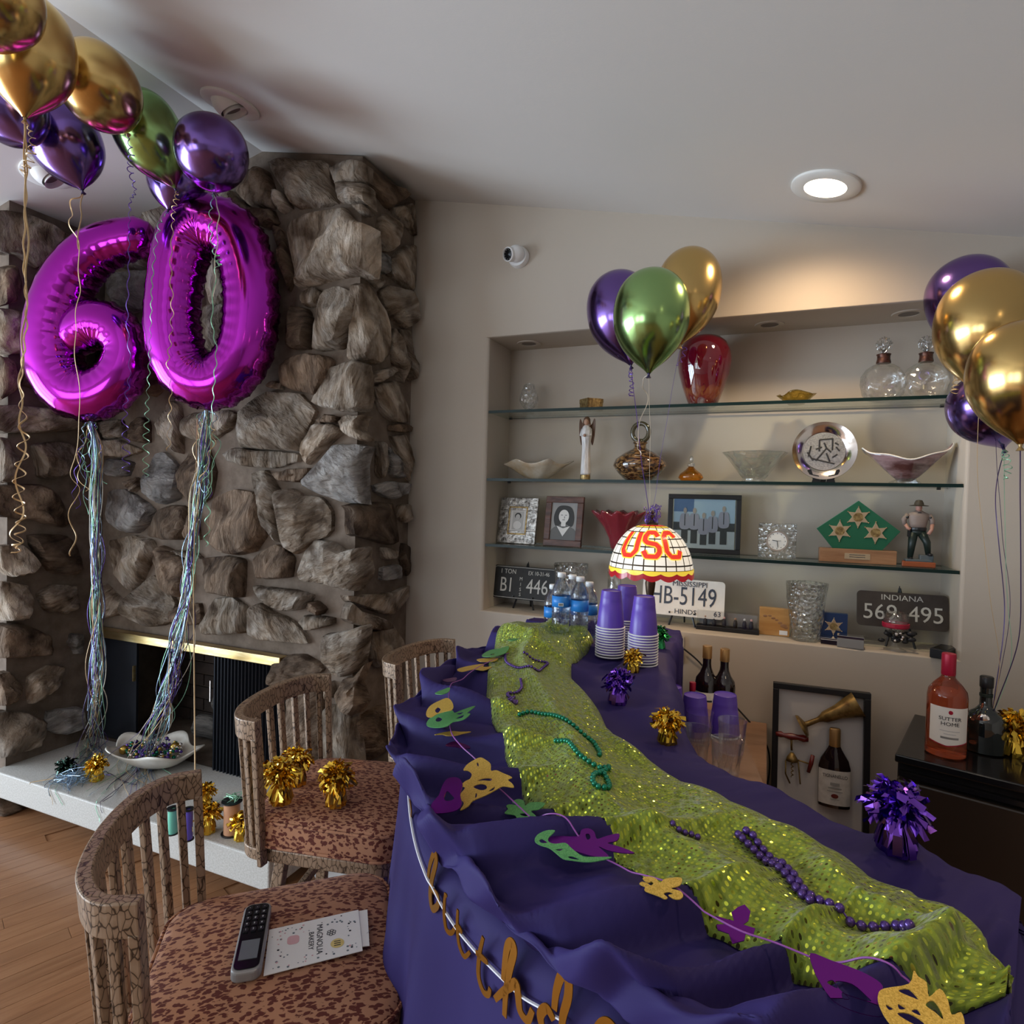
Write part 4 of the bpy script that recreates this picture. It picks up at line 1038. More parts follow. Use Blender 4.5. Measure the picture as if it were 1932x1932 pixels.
# ------------------------------------------------------------------ water bottles
M['label_blue'] = mat('blue_bottle_label', (.03, .22, .62), .35)
M['label_pale'] = mat('pale_blue_label', (.34, .58, .78), .4)
def bottle_meshes():
    g = G(); pr = [(.0, .004), (.022, 0), (.030, .003), (.0315, .010)]
    for k in range(5):
        z = .018+k*.0125; pr += [(.0318, z), (.0300, z+.006)]
    pr += [(.0318, .082), (.0312, .086), (.0312, .128), (.0320, .132), (.0312, .145), (.026, .163), (.017, .180), (.0125, .188), (.0125, .193)]
    g.lathe(pr, 28, cap=False); a = g.mesh('bottle_body', M['pet'], True)
    b = G().lathe([(.0315, .088), (.0317, .088), (.0317, .126), (.0315, .126)], 28, cap=False).mesh('label', M['label_blue'], True)
    c = G().lathe([(.0128, .190), (.0145, .190), (.0145, .204), (.0135, .206), (0, .206)], 24, cap=False).mesh('cap', M['white'], True)
    d = G().lathe([(.0319, .110), (.0321, .1105), (.0321, .1245), (.0319, .125)], 28, cap=False).mesh('label_band', M['label_pale'], True)
    return a, b, c, d
WB = bottle_meshes()
barcode = None
def water(loc, rz, label):
    t = thing('water_bottle', label, 'bottle', loc, rz, 'water bottles on the bar'); t.scale = (.93, .93, .93)
    meshobj('bottle_body', WB[0], t); l_ = meshobj('label', WB[1], t); meshobj('cap', WB[2], t)
    G().box((0, -.0318, .0985), (.017, .001, .011)).build('barcode_panel', M['white'], l_)
    g = G(); rr_ = random.Random(3)
    for k in range(9): g.box((-.0065+k*.0016, -.0325, .0985), (.0006+.0004*rr_.random(), .0006, .008))
    g.build('barcode', M['black'], l_)
    return t
WBP = ((1041, 1226, 'leftmost clear water bottle behind the front one'), (1056, 1240, 'front left clear water bottle with a blue label'), (1091, 1242, 'front right clear water bottle with a blue label, beside the cups'),
       (1077, 1224, 'clear water bottle standing between and behind the front pair'), (1109, 1228, 'clear water bottle nearest the purple cup stacks, at the back'))
for k, (x, y, lb) in enumerate(WBP):
    p = onZ(x, y-10, BZ+.035); water((p.x, p.y, surf_z(p.x, p.y)+.001), [1.2, .3, -1.6, .9, 2.2][k], lb)

# ------------------------------------------------------------------ foil balloon weights (tinsel pom-poms)
def pom_mesh(name, m, seed, r=.045, h=.085, nstrip=110, w_=.0075, skirt=True):
    rr_ = random.Random(seed); g = G()
    if skirt:                                        # wrapped base with a ruffled skirt
        g.lathe([(.020, .0), (.0215, .01), (.018, .03), (.013, .048), (.010, .056)], 18, fn=lambda a, q, z: (q*(1+.14*math.sin(a*7+z*60)), z))
        for k in range(34):
            a = rr_.uniform(0, 2*pi); c, s_ = math.cos(a), math.sin(a); out_ = rr_.uniform(.016, .026)
            p0 = Vector((c*.009, s_*.009, .052)); p1 = Vector((c*(out_*.8), s_*(out_*.8), .028)); p2 = Vector((c*out_, s_*out_, rr_.uniform(.002, .012)))
            sd_ = Vector((-s_, c, 0))*w_*.7
            g.add([p0-sd_, p0+sd_, p1-sd_, p1+sd_, p2-sd_, p2+sd_], [(0, 1, 3, 2), (2, 3, 5, 4)])
    c0 = Vector((0, 0, .058 if skirt else .03))
    def rv(): 
        while True:
            q = Vector((rr_.uniform(-1, 1), rr_.uniform(-1, 1), rr_.uniform(-1, 1)))
            if .1 < q.length < 1: return q.normalized()
    for k in range(nstrip):
        d = rv()
        if d.z < -.6: d.z = -d.z
        tgd = d.cross(rv()).normalized(); L_ = r*rr_.uniform(.55, 1.0)
        p0 = c0+d*r*rr_.uniform(.0, .45); p1 = p0+(d*.75+tgd*rr_.uniform(-.7, .7))*L_*.5; p2 = p1+(d*.6+tgd*rr_.uniform(-.9, .9)+Vector((0, 0, -.35)))*L_*.42
        sd_ = d.cross(tgd+rv()*.6).normalized()*w_*.5*rr_.uniform(.7, 1.2)
        sd2 = (sd_+rv()*w_*.25)
        g.add([p0-sd_*.6, p0+sd_*.6, p1-sd_, p1+sd_, p2-sd2, p2+sd2], [(0, 1, 3, 2), (2, 3, 5, 4)])
    return g.mesh(name, m)
POM = {}
def pom(loc, label, color, scale=1.0, seed=1, rz=0, sk_=True, cat='balloon weight'):
    key = (color, seed, sk_)
    if key not in POM: POM[key] = pom_mesh('foil_fringe', M[color+'_foil'], seed, skirt=sk_, nstrip=230)
    o = meshobj('foil_balloon_weight', POM[key], None, loc, (0, 0, rz)); o.scale = (scale,)*3
    return tag(o, label, cat, 'foil balloon weights')
p = on_bar(1196, 1266); pom((p.x, p.y-.02, surf_z(p.x, p.y-.02)), 'gold tinsel balloon weight leaning on the right cup stack', 'gold', .78, 3, .4)
p = on_bar(1165, 1328); pom(p, 'purple tinsel balloon weight in the dip behind the green cloth', 'purple', .95, 4, 1)
p = on_bar(1258, 1403); pom(p, 'gold tinsel balloon weight near the glass tumblers', 'gold', .82, 5, 2)
p = on_bar(1690, 1605); pom(p, 'large purple tinsel balloon weight at the near end of the bar', 'purple', 1.12, 6, .3)
p = onZ(1242, 1215, BZ+.05); pom((p.x, p.y+.02, surf_z(p.x, p.y+.02)-.004), 'green tinsel balloon weight behind the cup stacks', 'green', .9, 7, 0)

# ------------------------------------------------------------------ stained glass table lamp
LP = at(1228, 1070, 2.27); lx, ly = LP.x, LP.y
lamp = thing('table_lamp', 'lit stained glass dome lamp reading USC in red on cream panes', 'lamp', (lx, ly, surf_z(lx, ly) if ly < 2.4 else BZ+.02)); lz0 = lamp.location.z
M['bronze'] = noisy('dark_bronze', (.035, .022, .014), (.10, .065, .04), 20, .4, metal=.8, bs=.1)
zt_ = at(1226, 990, 2.27).z-lz0; zr_ = at(1226, 1078, 2.27).z-lz0        # crown and rim heights
G().lathe([(.062, 0), (.064, .006), (.050, .016), (.024, .026), (.014, .045), (.018, .06), (.011, .085), (.010, .14), (.016, .17), (.019, .20), (.013, .225), (.009, zr_+.02), (.007, zt_)], 28).build('stem', M['bronze'], lamp, smooth=True, angle=.6)
G().lathe([(.020, zt_), (.022, zt_+.004), (.010, zt_+.010), (.006, zt_+.02), (.010, zt_+.028), (.004, zt_+.04), (.007, zt_+.046), (0, zt_+.054)], 20).build('finial', M['bronze'], lamp, smooth=True, angle=.6)
def glass_pane(name, c, e):
    m = mat(name, c, .25, emit=c, es=e, coat=.3); return m
PN = {'w': glass_pane('opal_pane', (.86, .80, .70), .55), 'r': glass_pane('red_pane', (.62, .035, .02), .75), 'y': glass_pane('yellow_pane', (.92, .66, .06), .5), 'd': glass_pane('crimson_pane', (.38, .012, .02), .4)}
H_ = zt_-zr_; R0, R1 = .026, .153
def dome(u):                                          # u 0 at crown .. 1 at rim
    return R0+(R1-R0)*math.sin(u*pi/2*.97)**.92, zt_-H_*(1-math.cos(u*pi/2))**.9
ROWS = [0, .10, .17, .30, .44, .58, .72, .86, .935]
NSEG = 24
shade = G()
letters = {'U': ["1.1", "1.1", "1.1", "111"], 'S': ["111", "1..", "111", "..1", "111"], 'C': ["111", "1..", "1..", "111"]}
def pane_obj(a0, a1, u0, u1, key, lift=0, nm='pane', scal=False):
    g = G(); rows = []
    for i in range(4):
        row = []
        for j in range(4):
            u = u0+(u1-u0)*i/3; a = a0+(a1-a0)*j/3; r_, z_ = dome(u)
            if scal and i == 3: z_ -= .010*math.sin(pi*j/3)
            row.append(((r_+lift)*math.cos(a), (r_+lift)*math.sin(a), z_+lift*.5))
        rows.append(row)
    g.grid(rows)
    o = g.build(nm, PN[key], SH, smooth=True); return o
SH = bpy.data.objects.new('shade', G().lathe([(dome(u/16)[0]-.0016, dome(u/16)[1]-.0008) for u in range(17)], 48, cap=False).mesh('shade', M['bronze'], True))
COL.objects.link(SH); SH.parent = lamp
ga = .03
for ri in range(len(ROWS)-1):
    n_ = NSEG if ri > 2 else NSEG//2+4
    for k in range(n_):
        a0 = 2*pi*k/n_+ga*(.5+.3*(ri < 3)); a1 = 2*pi*(k+1)/n_-ga*(.5+.3*(ri < 3))
        key = 'r' if ri == 0 else 'y' if ri == 1 else 'w'
        pane_obj(a0, a1, ROWS[ri]+.010, ROWS[ri+1]-.010, key)
for k in range(16):
    a0 = 2*pi*k/16; a1 = 2*pi*(k+1)/16
    pane_obj(a0, a1, .935, .97, 'y', .0012, scal=True); 
    g = G(); rows = []
    for i in range(3):
        rows.append([((dome(1)[0]+.001)*math.cos(a0+(a1-a0)*j/8), (dome(1)[0]+.001)*math.sin(a0+(a1-a0)*j/8), dome(.972)[1]-.008*math.sin(pi*j/8)*.9-i*.008-(.004*math.sin(pi*j/8) if i == 2 else 0)) for j in range(9)])
    g.grid(rows); g.build('pane', PN['d'], SH, smooth=True)
# USC in block letters on the side facing the camera
fa0 = math.atan2(-ly, -lx)
def on_dome(a, u, lift): r_, z_ = dome(u); return ((r_+lift)*math.cos(a), (r_+lift)*math.sin(a), z_+lift*.6)
strok = {'U': [[(0, 0), (0, 4), (.8, 5), (2.2, 5), (3, 4), (3, 0)]], 'S': [[(3, 1.0), (2.4, 0), (.6, 0), (0, 1), (0, 1.9), (.6, 2.4), (2.4, 2.7), (3, 3.3), (3, 4.2), (2.4, 5), (.6, 5), (0, 4)]], 'C': [[(3, 1.2), (2.4, 0), (.8, 0), (0, 1), (0, 4), (.8, 5), (2.4, 5), (3, 3.9)]]}
for li, ch in enumerate('USC'):
    for wd, key, lift in ((.025, 'y', .0022), (.0165, 'r', .0034)):
        g = G()
        for s in strok[ch]:
            pts = []
            for (x, y), (x2, y2) in zip(s, s[1:]):
                for q in range(5): pts.append((x+(x2-x)*q/5, y+(y2-y)*q/5))
            pts.append(s[-1]); P3 = []
            for x, y in pts:
                a = fa0+(li-1)*.60+(x-1.5)*.135; u = .32+y*.082
                P3.append((Vector(on_dome(a, u, lift)), Vector(on_dome(a, u, lift+.02))-Vector(on_dome(a, u, lift))))
            vs = []; fs = []
            for i, (p_, nv) in enumerate(P3):
                tg = (P3[min(len(P3)-1, i+1)][0]-P3[max(0, i-1)][0]).normalized(); sd_ = tg.cross(nv.normalized())
                vs += [p_-sd_*wd*.5, p_+sd_*wd*.5]
            for i in range(len(P3)-1): fs.append((2*i, 2*i+1, 2*i+3, 2*i+2))
            g.add(vs, fs)
        g.build('letter_'+ch.lower()+('_border' if key == 'y' else ''), PN[key], SH)
bl = bpy.data.lights.new('lamp_bulb', 'POINT'); bl.energy = 3.2; bl.color = (1, .72, .45); bl.shadow_soft_size = .03
bo = bpy.data.objects.new('lamp_bulb', bl); COL.objects.link(bo); bo.location = (lx, ly, lz0+zr_+.035)
# ------------------------------------------------------------------ latex balloons with curled ribbons
def curl(pts, n, amps, turns, rad=.0016, seed=0):
    """ribbon path through pts; amps: curl radius at evenly spaced stations, turns: total coils"""
    cv = catmull(pts, n); out = []
    ph = seed*1.7
    for i, p in enumerate(cv):
        u = i/(n-1); k = u*(len(amps)-1); a0 = amps[int(k)]; a1 = amps[min(len(amps)-1, int(k)+1)]; a = a0+(a1-a0)*(k-int(k))
        ph += 2*pi*turns/n
        t = (cv[min(n-1, i+1)]-cv[max(0, i-1)]).normalized(); e1 = t.orthogonal().normalized(); e2 = t.cross(e1)
        w1 = Vector((1, 0, 0)); w1 = (w1-t*w1.dot(t)).normalized() if abs(t.x) < .95 else e1; w2 = t.cross(w1)
        out.append(p+w1*(a*math.cos(ph))+w2*(a*math.sin(ph)))
    return out
def balloon_mesh(R, Lr, m, seed=0):
    """teardrop along +z: knot at z=0, crown at top; R radius, Lr length/diameter ratio"""
    H = 2*R*Lr; g = G()
    TB = [(0, .055), (.03, .13), (.06, .23), (.12, .43), (.20, .64), (.28, .795), (.40, .945), (.53, 1.0), (.65, .985), (.75, .925), (.84, .81), (.915, .63), (.965, .42), (.99, .22), (1, 0)]
    cv = catmull([(r, z, 0) for z, r in TB], 44)
    prof = [(max(1e-5, p.x)*R, p.y*H) for p in cv]
    g.lathe(prof, 48, cap=False)
    return g.mesh('balloon_skin', m, True), H
def balloon(color, knot, crown, dia, label, group, ribbons=(), ratio=1.22, kn='dark_knot'):
    """knot, crown: room points giving the axis; the length follows from the diameter"""
    knot = Vector(knot); ax = (Vector(crown)-knot).normalized()
    t = thing('balloon', label, 'balloon', knot, 0, group)
    Lr = ((Vector(crown)-knot).length)/dia
    me, H = balloon_mesh(dia/2, Lr, M[color+'_balloon'])
    Q = ax.to_track_quat('Z', 'Y').to_matrix().to_4x4()
    meshobj('balloon_skin', me, t, M=Q)
    g = G(); g.lathe([(.003, .004), (.005, -.002), (.0035, -.007), (.008, -.014), (.009, -.016), (.005, -.016)], 12, Q)
    g.build('knot', M[kn], t, smooth=True, angle=.7)
    for k, (rm, pts, n, amps, turns, r) in enumerate(ribbons):
        pp = [knot-ax*.008]+[Vector(p) for p in pts]
        path = curl(pp, n, amps, turns, seed=k+len(label))
        path[0] = knot-ax*.008
        G().tube([p-knot for p in path], r, 4, flat=.35).build('ribbon', M[rm], t, smooth=False)
    return t
def R_(w, *pts): return [at(x, y, w) for x, y in pts]
GL = 'balloons under the ceiling by the fireplace'
W1 = 2.30
def clampc(p, m=.004):
    p = Vector(p); p.z = min(p.z, ceil_z(p.x)-m); return p
def bal(color, kx, ky, cx, cy, wk, wc, dia, label, ribbons=(), kn='dark_knot', group=GL):
    k = at(kx, ky, wk); c = at(cx, cy, wc); return balloon(color, k, c, dia, label, group, ribbons, kn=kn)
mpp = lambda w_: w_/FPX
# left cluster, nearest to farthest
bal('gold', 47, 222, 52, -10, 1.80, 1.79, .25, 'big gold balloon second from the left edge, pressed against the ceiling', [
    ('rib_gold', R_(1.82, (50, 330), (45, 480), (50, 600), (40, 720), (45, 830), (35, 920), (40, 990), (28, 1042)), 420, [0, .002, .002, .003, .003, .014, .014, .012, .012], 22, .0030),
    ('rib_gold', R_(1.82, (46, 330), (52, 480), (44, 640), (38, 740), (42, 850), (30, 1000), (36, 1035)), 300, [0, .002, .004, .004, .006, .016, .006], 9, .0030),
    ('rib_gold', R_(1.81, (58, 250), (62, 280), (52, 310), (42, 325)), 120, [0, .008, .012, .008], 9, .0022)], 'gold_knot')
bal('gold', -25, 100, -8, -100, 1.60, 1.46, .22, 'gold balloon cut off by the top left corner of the picture', (), 'gold_knot')
bal('purple', 52, 272, -18, 140, 2.06, 2.10, .235, 'purple balloon at the left edge below the big gold balloon')
bal('purple', 155, 358, 98, 195, 2.33, 2.30, .25, 'glossy purple balloon hanging below the two gold balloons', [
    ('rib_gold', R_(2.33, (142, 378), (130, 410), (145, 450), (150, 520), (148, 570), (140, 640), (148, 720), (150, 800), (138, 880), (142, 930), (135, 1000), (140, 1048)), 360, [0, .012, .010, .004, .003, .006, .003, .002, .004, .014, .014, .014], 9, .0030),
    ('rib_gold', R_(2.33, (152, 400), (147, 470)), 60, [0, .004, .003], 2, .0026)])
bal('gold', 238, 248, 140, 88, 2.22, 1.92, .25, 'gold balloon between the big gold one and the green one', [
    ('rib_purple', R_(2.22, (248, 290), (246, 320), (255, 360), (246, 380), (244, 430), (243, 500), (240, 600), (245, 700), (236, 770), (238, 840), (238, 890)), 420, [0, .010, .010, .004, .004, .003, .003, .004, .004, .008, .012, .012], 30, .0020)], 'gold_knot')
bal('green', 330, 355, 238, 165, 2.44, 2.30, .25, 'green balloon beside the purple round balloon, tapering down to its knot', [
    ('rib_gold', R_(2.42, (334, 372), (328, 395), (326, 430), (322, 500), (325, 580), (322, 640), (316, 690), (322, 730), (320, 790), (318, 850)), 360, [0, .010, .008, .003, .005, .006, .005, .004, .006, .008], 20, .0020)])
bal('purple', 403, 362, 396, 222, 2.34, 2.12, .25, 'round purple balloon above the foil number zero, showing a dark reflected spot', [
    ('rib_green', R_(2.28, (398, 395), (398, 440), (408, 480), (414, 495), (408, 510), (400, 600), (408, 660), (404, 720), (400, 780), (392, 860), (388, 910), (392, 980), (388, 1030)), 420, [0, .006, .006, .012, .010, .003, .003, .004, .003, .004, .010, .010, .008], 24, .0024),
    ('rib_cream', R_(2.28, (412, 400), (408, 470), (404, 560)), 120, [0, .003, .004, .003], 4, .0024)])
bal('purple', 318, 396, 345, 295, 2.56, 2.64, .225, 'purple balloon tucked behind the green balloon and the foil numbers', [
    ('rib_green', R_(2.46, (300, 430), (288, 520), (285, 600), (282, 680), (278, 760), (276, 830), (275, 900)), 320, [0, .008, .003, .003, .004, .006, .012, .010], 24, .0022)])

# ------------------------------------------------------------------ foil number balloons
def foil_tube(path, rad, w_c, closed, label, flat=.95):
    """inflated foil stroke along a px path in a plane facing the room, radius list in px"""
    n = 200
    c2 = catmull([(x, y, 0) for x, y in path], n, closed); rr_ = catmull([(r, 0, 0) for r in rad], n, closed)
    c0 = at(*c2[0][:2], w_c)
    k = mpp(w_c); base = at(sum(p.x for p in c2)/n, max(p.y for p in c2)+60, w_c)
    # plane through the balloon, facing the camera side of the room
    nrm = Vector((-_F.x, -_F.y, 0)).normalized(); mid = at(sum(p.x for p in c2)/n, sum(p.y for p in c2)/n, w_c)
    t = thing('foil_number_balloon', label, 'balloon', base, 0, 'foil number balloons')
    P3 = [onP(p.x, p.y, mid, nrm) for p in c2]
    ctr = sum(P3, Vector())/n
    rows = []; m = 44
    for i in range(n):
        a = P3[i-1] if (i or closed) else P3[0]; b = P3[(i+1) % n] if (i < n-1 or closed) else P3[-1]
        tg = (b-a).normalized(); sd_ = tg.cross(nrm).normalized(); r = rr_[i].x*k; row = []
        if (P3[i]+sd_-ctr).length < (P3[i]-sd_-ctr).length: inner = 1
        else: inner = -1
        e_ = 1
        if not closed:
            d = min(i, n-1-i)/(n*.05)
            e_ = math.sqrt(max(.02, 1-(1-min(1, d))**2))
        for q in range(m):
            th = 2*pi*q/m; c_, s_ = math.cos(th), math.sin(th)
            # lens-like section with a crimped seam on both edges
            cr = abs(c_)**8
            wob = 1+cr*(.05*math.sin(i*2.1+q)+.05*math.sin(i*.9))
            ins = max(0, c_*inner)
            wob += .045*ins*math.sin(i*1.75)*max(0, 1-abs(s_)*.7)
            row.append(P3[i]+sd_*(c_*r*e_*wob)+nrm*(math.copysign(abs(s_)**.86, s_)*r*.92*e_*(1+.02*math.sin(i*1.3)*ins)))
        rows.append(row)
    if closed: rows.append(rows[0])
    g = G().grid([[p-base for p in r] for r in rows], True)
    o = g.build('foil_skin', M['foil'], t, smooth=True)
    return t, base
W6, W0 = 2.84, 2.66
six, b6 = foil_tube([(292, 446), (240, 452), (185, 472), (140, 515), (110, 575), (99, 640), (108, 700), (140, 740), (185, 743), (226, 712), (240, 660), (218, 622), (180, 612), (150, 632), (132, 668)], [34, 38, 42, 46, 48, 49, 50, 49, 47, 44, 40, 42, 44, 40, 26], W6, False, 'shiny magenta foil balloon shaped like the number six')
zer, b0 = foil_tube([(395, 424), (442, 446), (468, 510), (474, 590), (460, 668), (420, 716), (380, 720), (344, 690), (326, 620), (330, 540), (346, 465), (366, 434)], [54, 52, 50, 50, 50, 50, 50, 50, 49, 48, 50, 53], W0, True, 'shiny magenta foil balloon shaped like the number zero')
# bundles of curling ribbon hanging from the numbers to the hearth
def bundle(par, org, top, pathpx, wtop, endZ, seed, n=26):
    rr_ = random.Random(seed); mats_ = ['rib_green', 'rib_purple', 'rib_gold', 'rib_blue', 'rib_blue', 'rib_dark', 'rib_cream']
    gs = {m: G() for m in mats_}
    for k in range(n):
        m = mats_[k % len(mats_)]; pts = []
        for j, (x, y, w_, sp) in enumerate(pathpx):
            o = Vector((rr_.gauss(0, 1), rr_.gauss(0, 1), 0))*sp
            pts.append((at(x, y, w_) if w_ else onZ(x, y, endZ+.012))+o)
        if rr_.random() < .25: pts = pts[:rr_.randint(4, len(pts)-2)]
        pts = [p if p.z > endZ else Vector((p.x, p.y, endZ+.004+rr_.random()*.01)) for p in pts]
        cv = curl(pts, 150, [0, .002, .002, .004, .006, .008], rr_.uniform(3, 9), seed=k)
        cv = [p if p.z > endZ+.003 else Vector((p.x, p.y, endZ+.003+.006*rr_.random())) for p in cv]
        # loose ends fall over the front edge of the slab
        cv = [p if p.y > HF-.004 else Vector((p.x, HF-.004-.1*min(.05, HF-p.y)*rr_.random(), max(.08, min(p.z, endZ-.8*(HF-.004-p.y))))) for p in cv]
        gs[m].tube([p-org for p in cv], .0021, 4, flat=.35)
    # tight curls dangling near the knot
    for k in range(9):
        m = mats_[k % 4]; x, y, w_, sp = pathpx[0]; p0 = at(x, y, w_)
        pts = [p0, p0+Vector((rr_.uniform(-.06, .06), rr_.uniform(-.03, .03), -.03)), p0+Vector((rr_.uniform(-.10, .10), rr_.uniform(-.04, .04), -.12-.1*rr_.random())), p0+Vector((rr_.uniform(-.08, .08), rr_.uniform(-.04, .04), -.22-.22*rr_.random()))]
        gs[m].tube([p-org for p in curl(pts, 110, [0, .004, .010, .008], rr_.uniform(3, 9), seed=k)], .0021, 4, flat=.35)
    for m, g in gs.items():
        if g.v: tag(g.build('ribbon_streamers', M[m], par), kind='stuff')
HT = HZ
bundle(six, b6, None, [(172, 795, 2.84, .004), (182, 850, 2.84, .010), (182, 950, 2.84, .012), (183, 1050, 2.84, .013), (184, 1150, 2.84, .014), (182, 1250, 2.84, .020), (178, 1340, 2.84, .018), (176, 1405, None, .030), (150, 1445, None, .05), (135, 1475, None, .08)], 2.5, HT, 5, 36)
bundle(zer, b0, None, [(390, 775, 2.66, .005), (386, 840, 2.66, .012), (375, 930, 2.67, .014), (366, 1030, 2.68, .013), (352, 1110, 2.69, .014), (336, 1200, 2.70, .024), (322, 1290, 2.72, .028), (296, 1370, 2.74, .040), (268, 1440, None, .06), (250, 1495, None, .09)], 2.42, HT, 9, 44)
# thin taut string with a brass cone, tied to the zero
tp = at(372, 790, 2.6); bt = at(368, 1455, 1.42)
G().tube([tp-b0, at(365, 1100, 1.95)-b0, bt-b0], .0016, 5).build('string', M['rib_gold'], zer)

# ------------------------------------------------------------------ three balloons tied to the lamp
LT = Vector((lx, ly, lz0+zt_+.05)); LG = 'balloons tied to the lamp'
def tie(x, y, w_): return at(x, y, w_)
bal('purple', 1190, 688, 1158, 515, 2.38, 2.42, .265, 'purple balloon partly hidden behind the green one over the lamp', [('rib_purple', [at(1198, 760, 2.26), at(1212, 880, 2.26), at(1224, 960, 2.27), LT], 160, [0, .001, .001, .001, .001], 3, .0016),
    ('rib_purple', [at(1190, 705, 2.26), at(1192, 730, 2.26), at(1190, 748, 2.26)], 110, [0, .008, .008, .010], 8, .0020)], group=LG)
bal('green', 1224, 704, 1232, 508, 2.08, 2.08, .255, 'green balloon in the front of the trio over the lamp', [('rib_cream', [at(1226, 800, 2.15), at(1226, 900, 2.2), at(1226, 960, 2.26), LT], 120, [0, .001, .001, .001, .001], 3, .0016),
    ('rib_cream', [at(1210, 720, 2.1), at(1222, 745, 2.12), at(1210, 790, 2.14), at(1202, 830, 2.15), at(1208, 850, 2.15), at(1200, 862, 2.15)], 140, [0, .008, .004, .003, .008, .008], 4, .0018)], group=LG)
bal('gold', 1284, 650, 1308, 470, 2.26, 2.28, .24, 'gold balloon behind the green one, over the red vase', [('rib_purple', [at(1262, 770, 2.28), at(1244, 880, 2.28), at(1234, 950, 2.28), LT], 120, [0, .001, .001, .001, .001], 3, .0016),
    ('rib_purple', [at(1292, 660, 2.28), at(1286, 680, 2.28), at(1276, 690, 2.28)], 80, [0, .008, .006, .003], 5, .0018)], 'gold_knot', group=LG)
g = G(); rr_ = random.Random(4)
for k in range(10):
    p0 = LT+Vector((0, 0, -.02)); pts = [p0]+[p0+Vector((rr_.uniform(-.03, .03), rr_.uniform(-.02, .02), rr_.uniform(-.035, .05))) for _ in range(3)]
    g.tube([p-Vector(lamp.location) for p in curl(pts, 70, [.002, .006, .006, .004], 5, seed=k)], .0016, 4, flat=.4)
g.build('ribbon_bow', M['rib_purple'], lamp)

# ------------------------------------------------------------------ four balloons on the right, tied to a gold weight on the fridge
RW = at(1872, 1350, 1.86); RG = 'balloons tied to the weight on the fridge'
def rib(m, *pts): return (m, [at(x, y, w_) for x, y, w_ in pts]+[RW], 160, [0]+[.001]*(len(pts)), 3, .0017)
bal('purple', 1872, 672, 1800, 490, 2.0, 2.02, .25, 'purple balloon leftmost of the right-hand group', [rib('rib_dark', (1880, 850, 1.89), (1890, 1000, 1.88), (1905, 1150, 1.87)), ('rib_gold', [at(1815, 700, 1.84), at(1800, 740, 1.82)], 90, [0, .006, .010], 10, .0018)], group=RG)
bal('gold', 1848, 738, 1870, 512, 1.76, 1.77, .258, 'large gold balloon in the upper middle of the right-hand group', [rib('rib_gold', (1845, 900, 1.80), (1865, 1100, 1.83), (1885, 1250, 1.85))], 'gold_knot', group=RG)
bal('gold', 1925, 838, 1930, 605, 1.50, 1.50, .23, 'gold balloon nearest the right edge, in front of the others', [rib('rib_dark', (1925, 1000, 1.62), (1922, 1200, 1.76))], 'gold_knot', group=RG)
bal('purple', 1893, 845, 1845, 705, 1.95, 1.92, .23, 'purple balloon hanging lowest in the right-hand group', [rib('rib_green', (1896, 1000, 1.86), (1902, 1150, 1.86), (1908, 1250, 1.86)), ('rib_green', [at(1896, 860, 1.85), at(1902, 885, 1.85), at(1897, 905, 1.85)], 90, [.002, .010, .010, .004], 7, .002), rib('rib_dark', (1878, 950, 1.86), (1895, 1150, 1.86))], group=RG)
# ------------------------------------------------------------------ bar stools
def crackle():
    m = mat('crackled_bronze_paint', (.3, .2, .12), .38, .2)
    v = coords(m, 'Object', (1, 1, .55)); n = N(m, 'ShaderNodeTexNoise'); n.inputs['Scale'].default_value = 30; L(m, v, n.inputs['Vector'])
    ad = N(m, 'ShaderNodeVectorMath', operation='MULTIPLY_ADD'); ad.inputs[1].default_value = (.02, .02, .02); L(m, n.outputs['Color'], ad.inputs[0]); L(m, v, ad.inputs[2])
    vo = N(m, 'ShaderNodeTexVoronoi', feature='DISTANCE_TO_EDGE'); vo.inputs['Scale'].default_value = 85; L(m, ad.outputs[0], vo.inputs['Vector'])
    r = ramp(m, vo.outputs['Distance'], [(.0, (.03, .018, .012)), (.035, (.12, .075, .045)), (.06, (.29, .195, .125)), (.3, (.34, .235, .155))])
    L(m, r.outputs[0], BS(m).inputs['Base Color']); bump(m, vo.outputs['Distance'], .25, .002); return m
M['crackle'] = crackle()
def leopard():
    m = mat('leopard_velvet', (.3, .12, .06), .85, sheen=.03)
    v = coords(m, 'Object', (1, 1.9, 1.4), (0, 0, .5))
    n = N(m, 'ShaderNodeTexNoise'); n.inputs['Scale'].default_value = 70; n.inputs['Detail'].default_value = 2; L(m, v, n.inputs['Vector'])
    ad = N(m, 'ShaderNodeVectorMath', operation='MULTIPLY_ADD'); ad.inputs[1].default_value = (.020, .020, .020); L(m, n.outputs['Color'], ad.inputs[0]); L(m, v, ad.inputs[2])
    vo = N(m, 'ShaderNodeTexVoronoi', feature='F1'); vo.inputs['Scale'].default_value = 70; vo.inputs['Randomness'].default_value = 1; L(m, ad.outputs[0], vo.inputs['Vector'])
    r = ramp(m, vo.outputs['Distance'], [(.43, (.115, .022, .012)), (.51, (.44, .205, .11))]); L(m, r.outputs[0], BS(m).inputs['Base Color'])
    bump(m, n.outputs[0], .12, .002); return m
M['leopard'] = leopard()
SEAT = .76
def rsq(h, r, n=9):
    out = []
    for cx_, cy_, a0 in ((h-r, h-r, 0), (-h+r, h-r, pi/2), (-h+r, -h+r, pi), (h-r, -h+r, 3*pi/2)):
        for k in range(n): a = a0+pi/2*k/(n-1); out.append((cx_+r*math.cos(a), cy_+r*math.sin(a)))
    return out
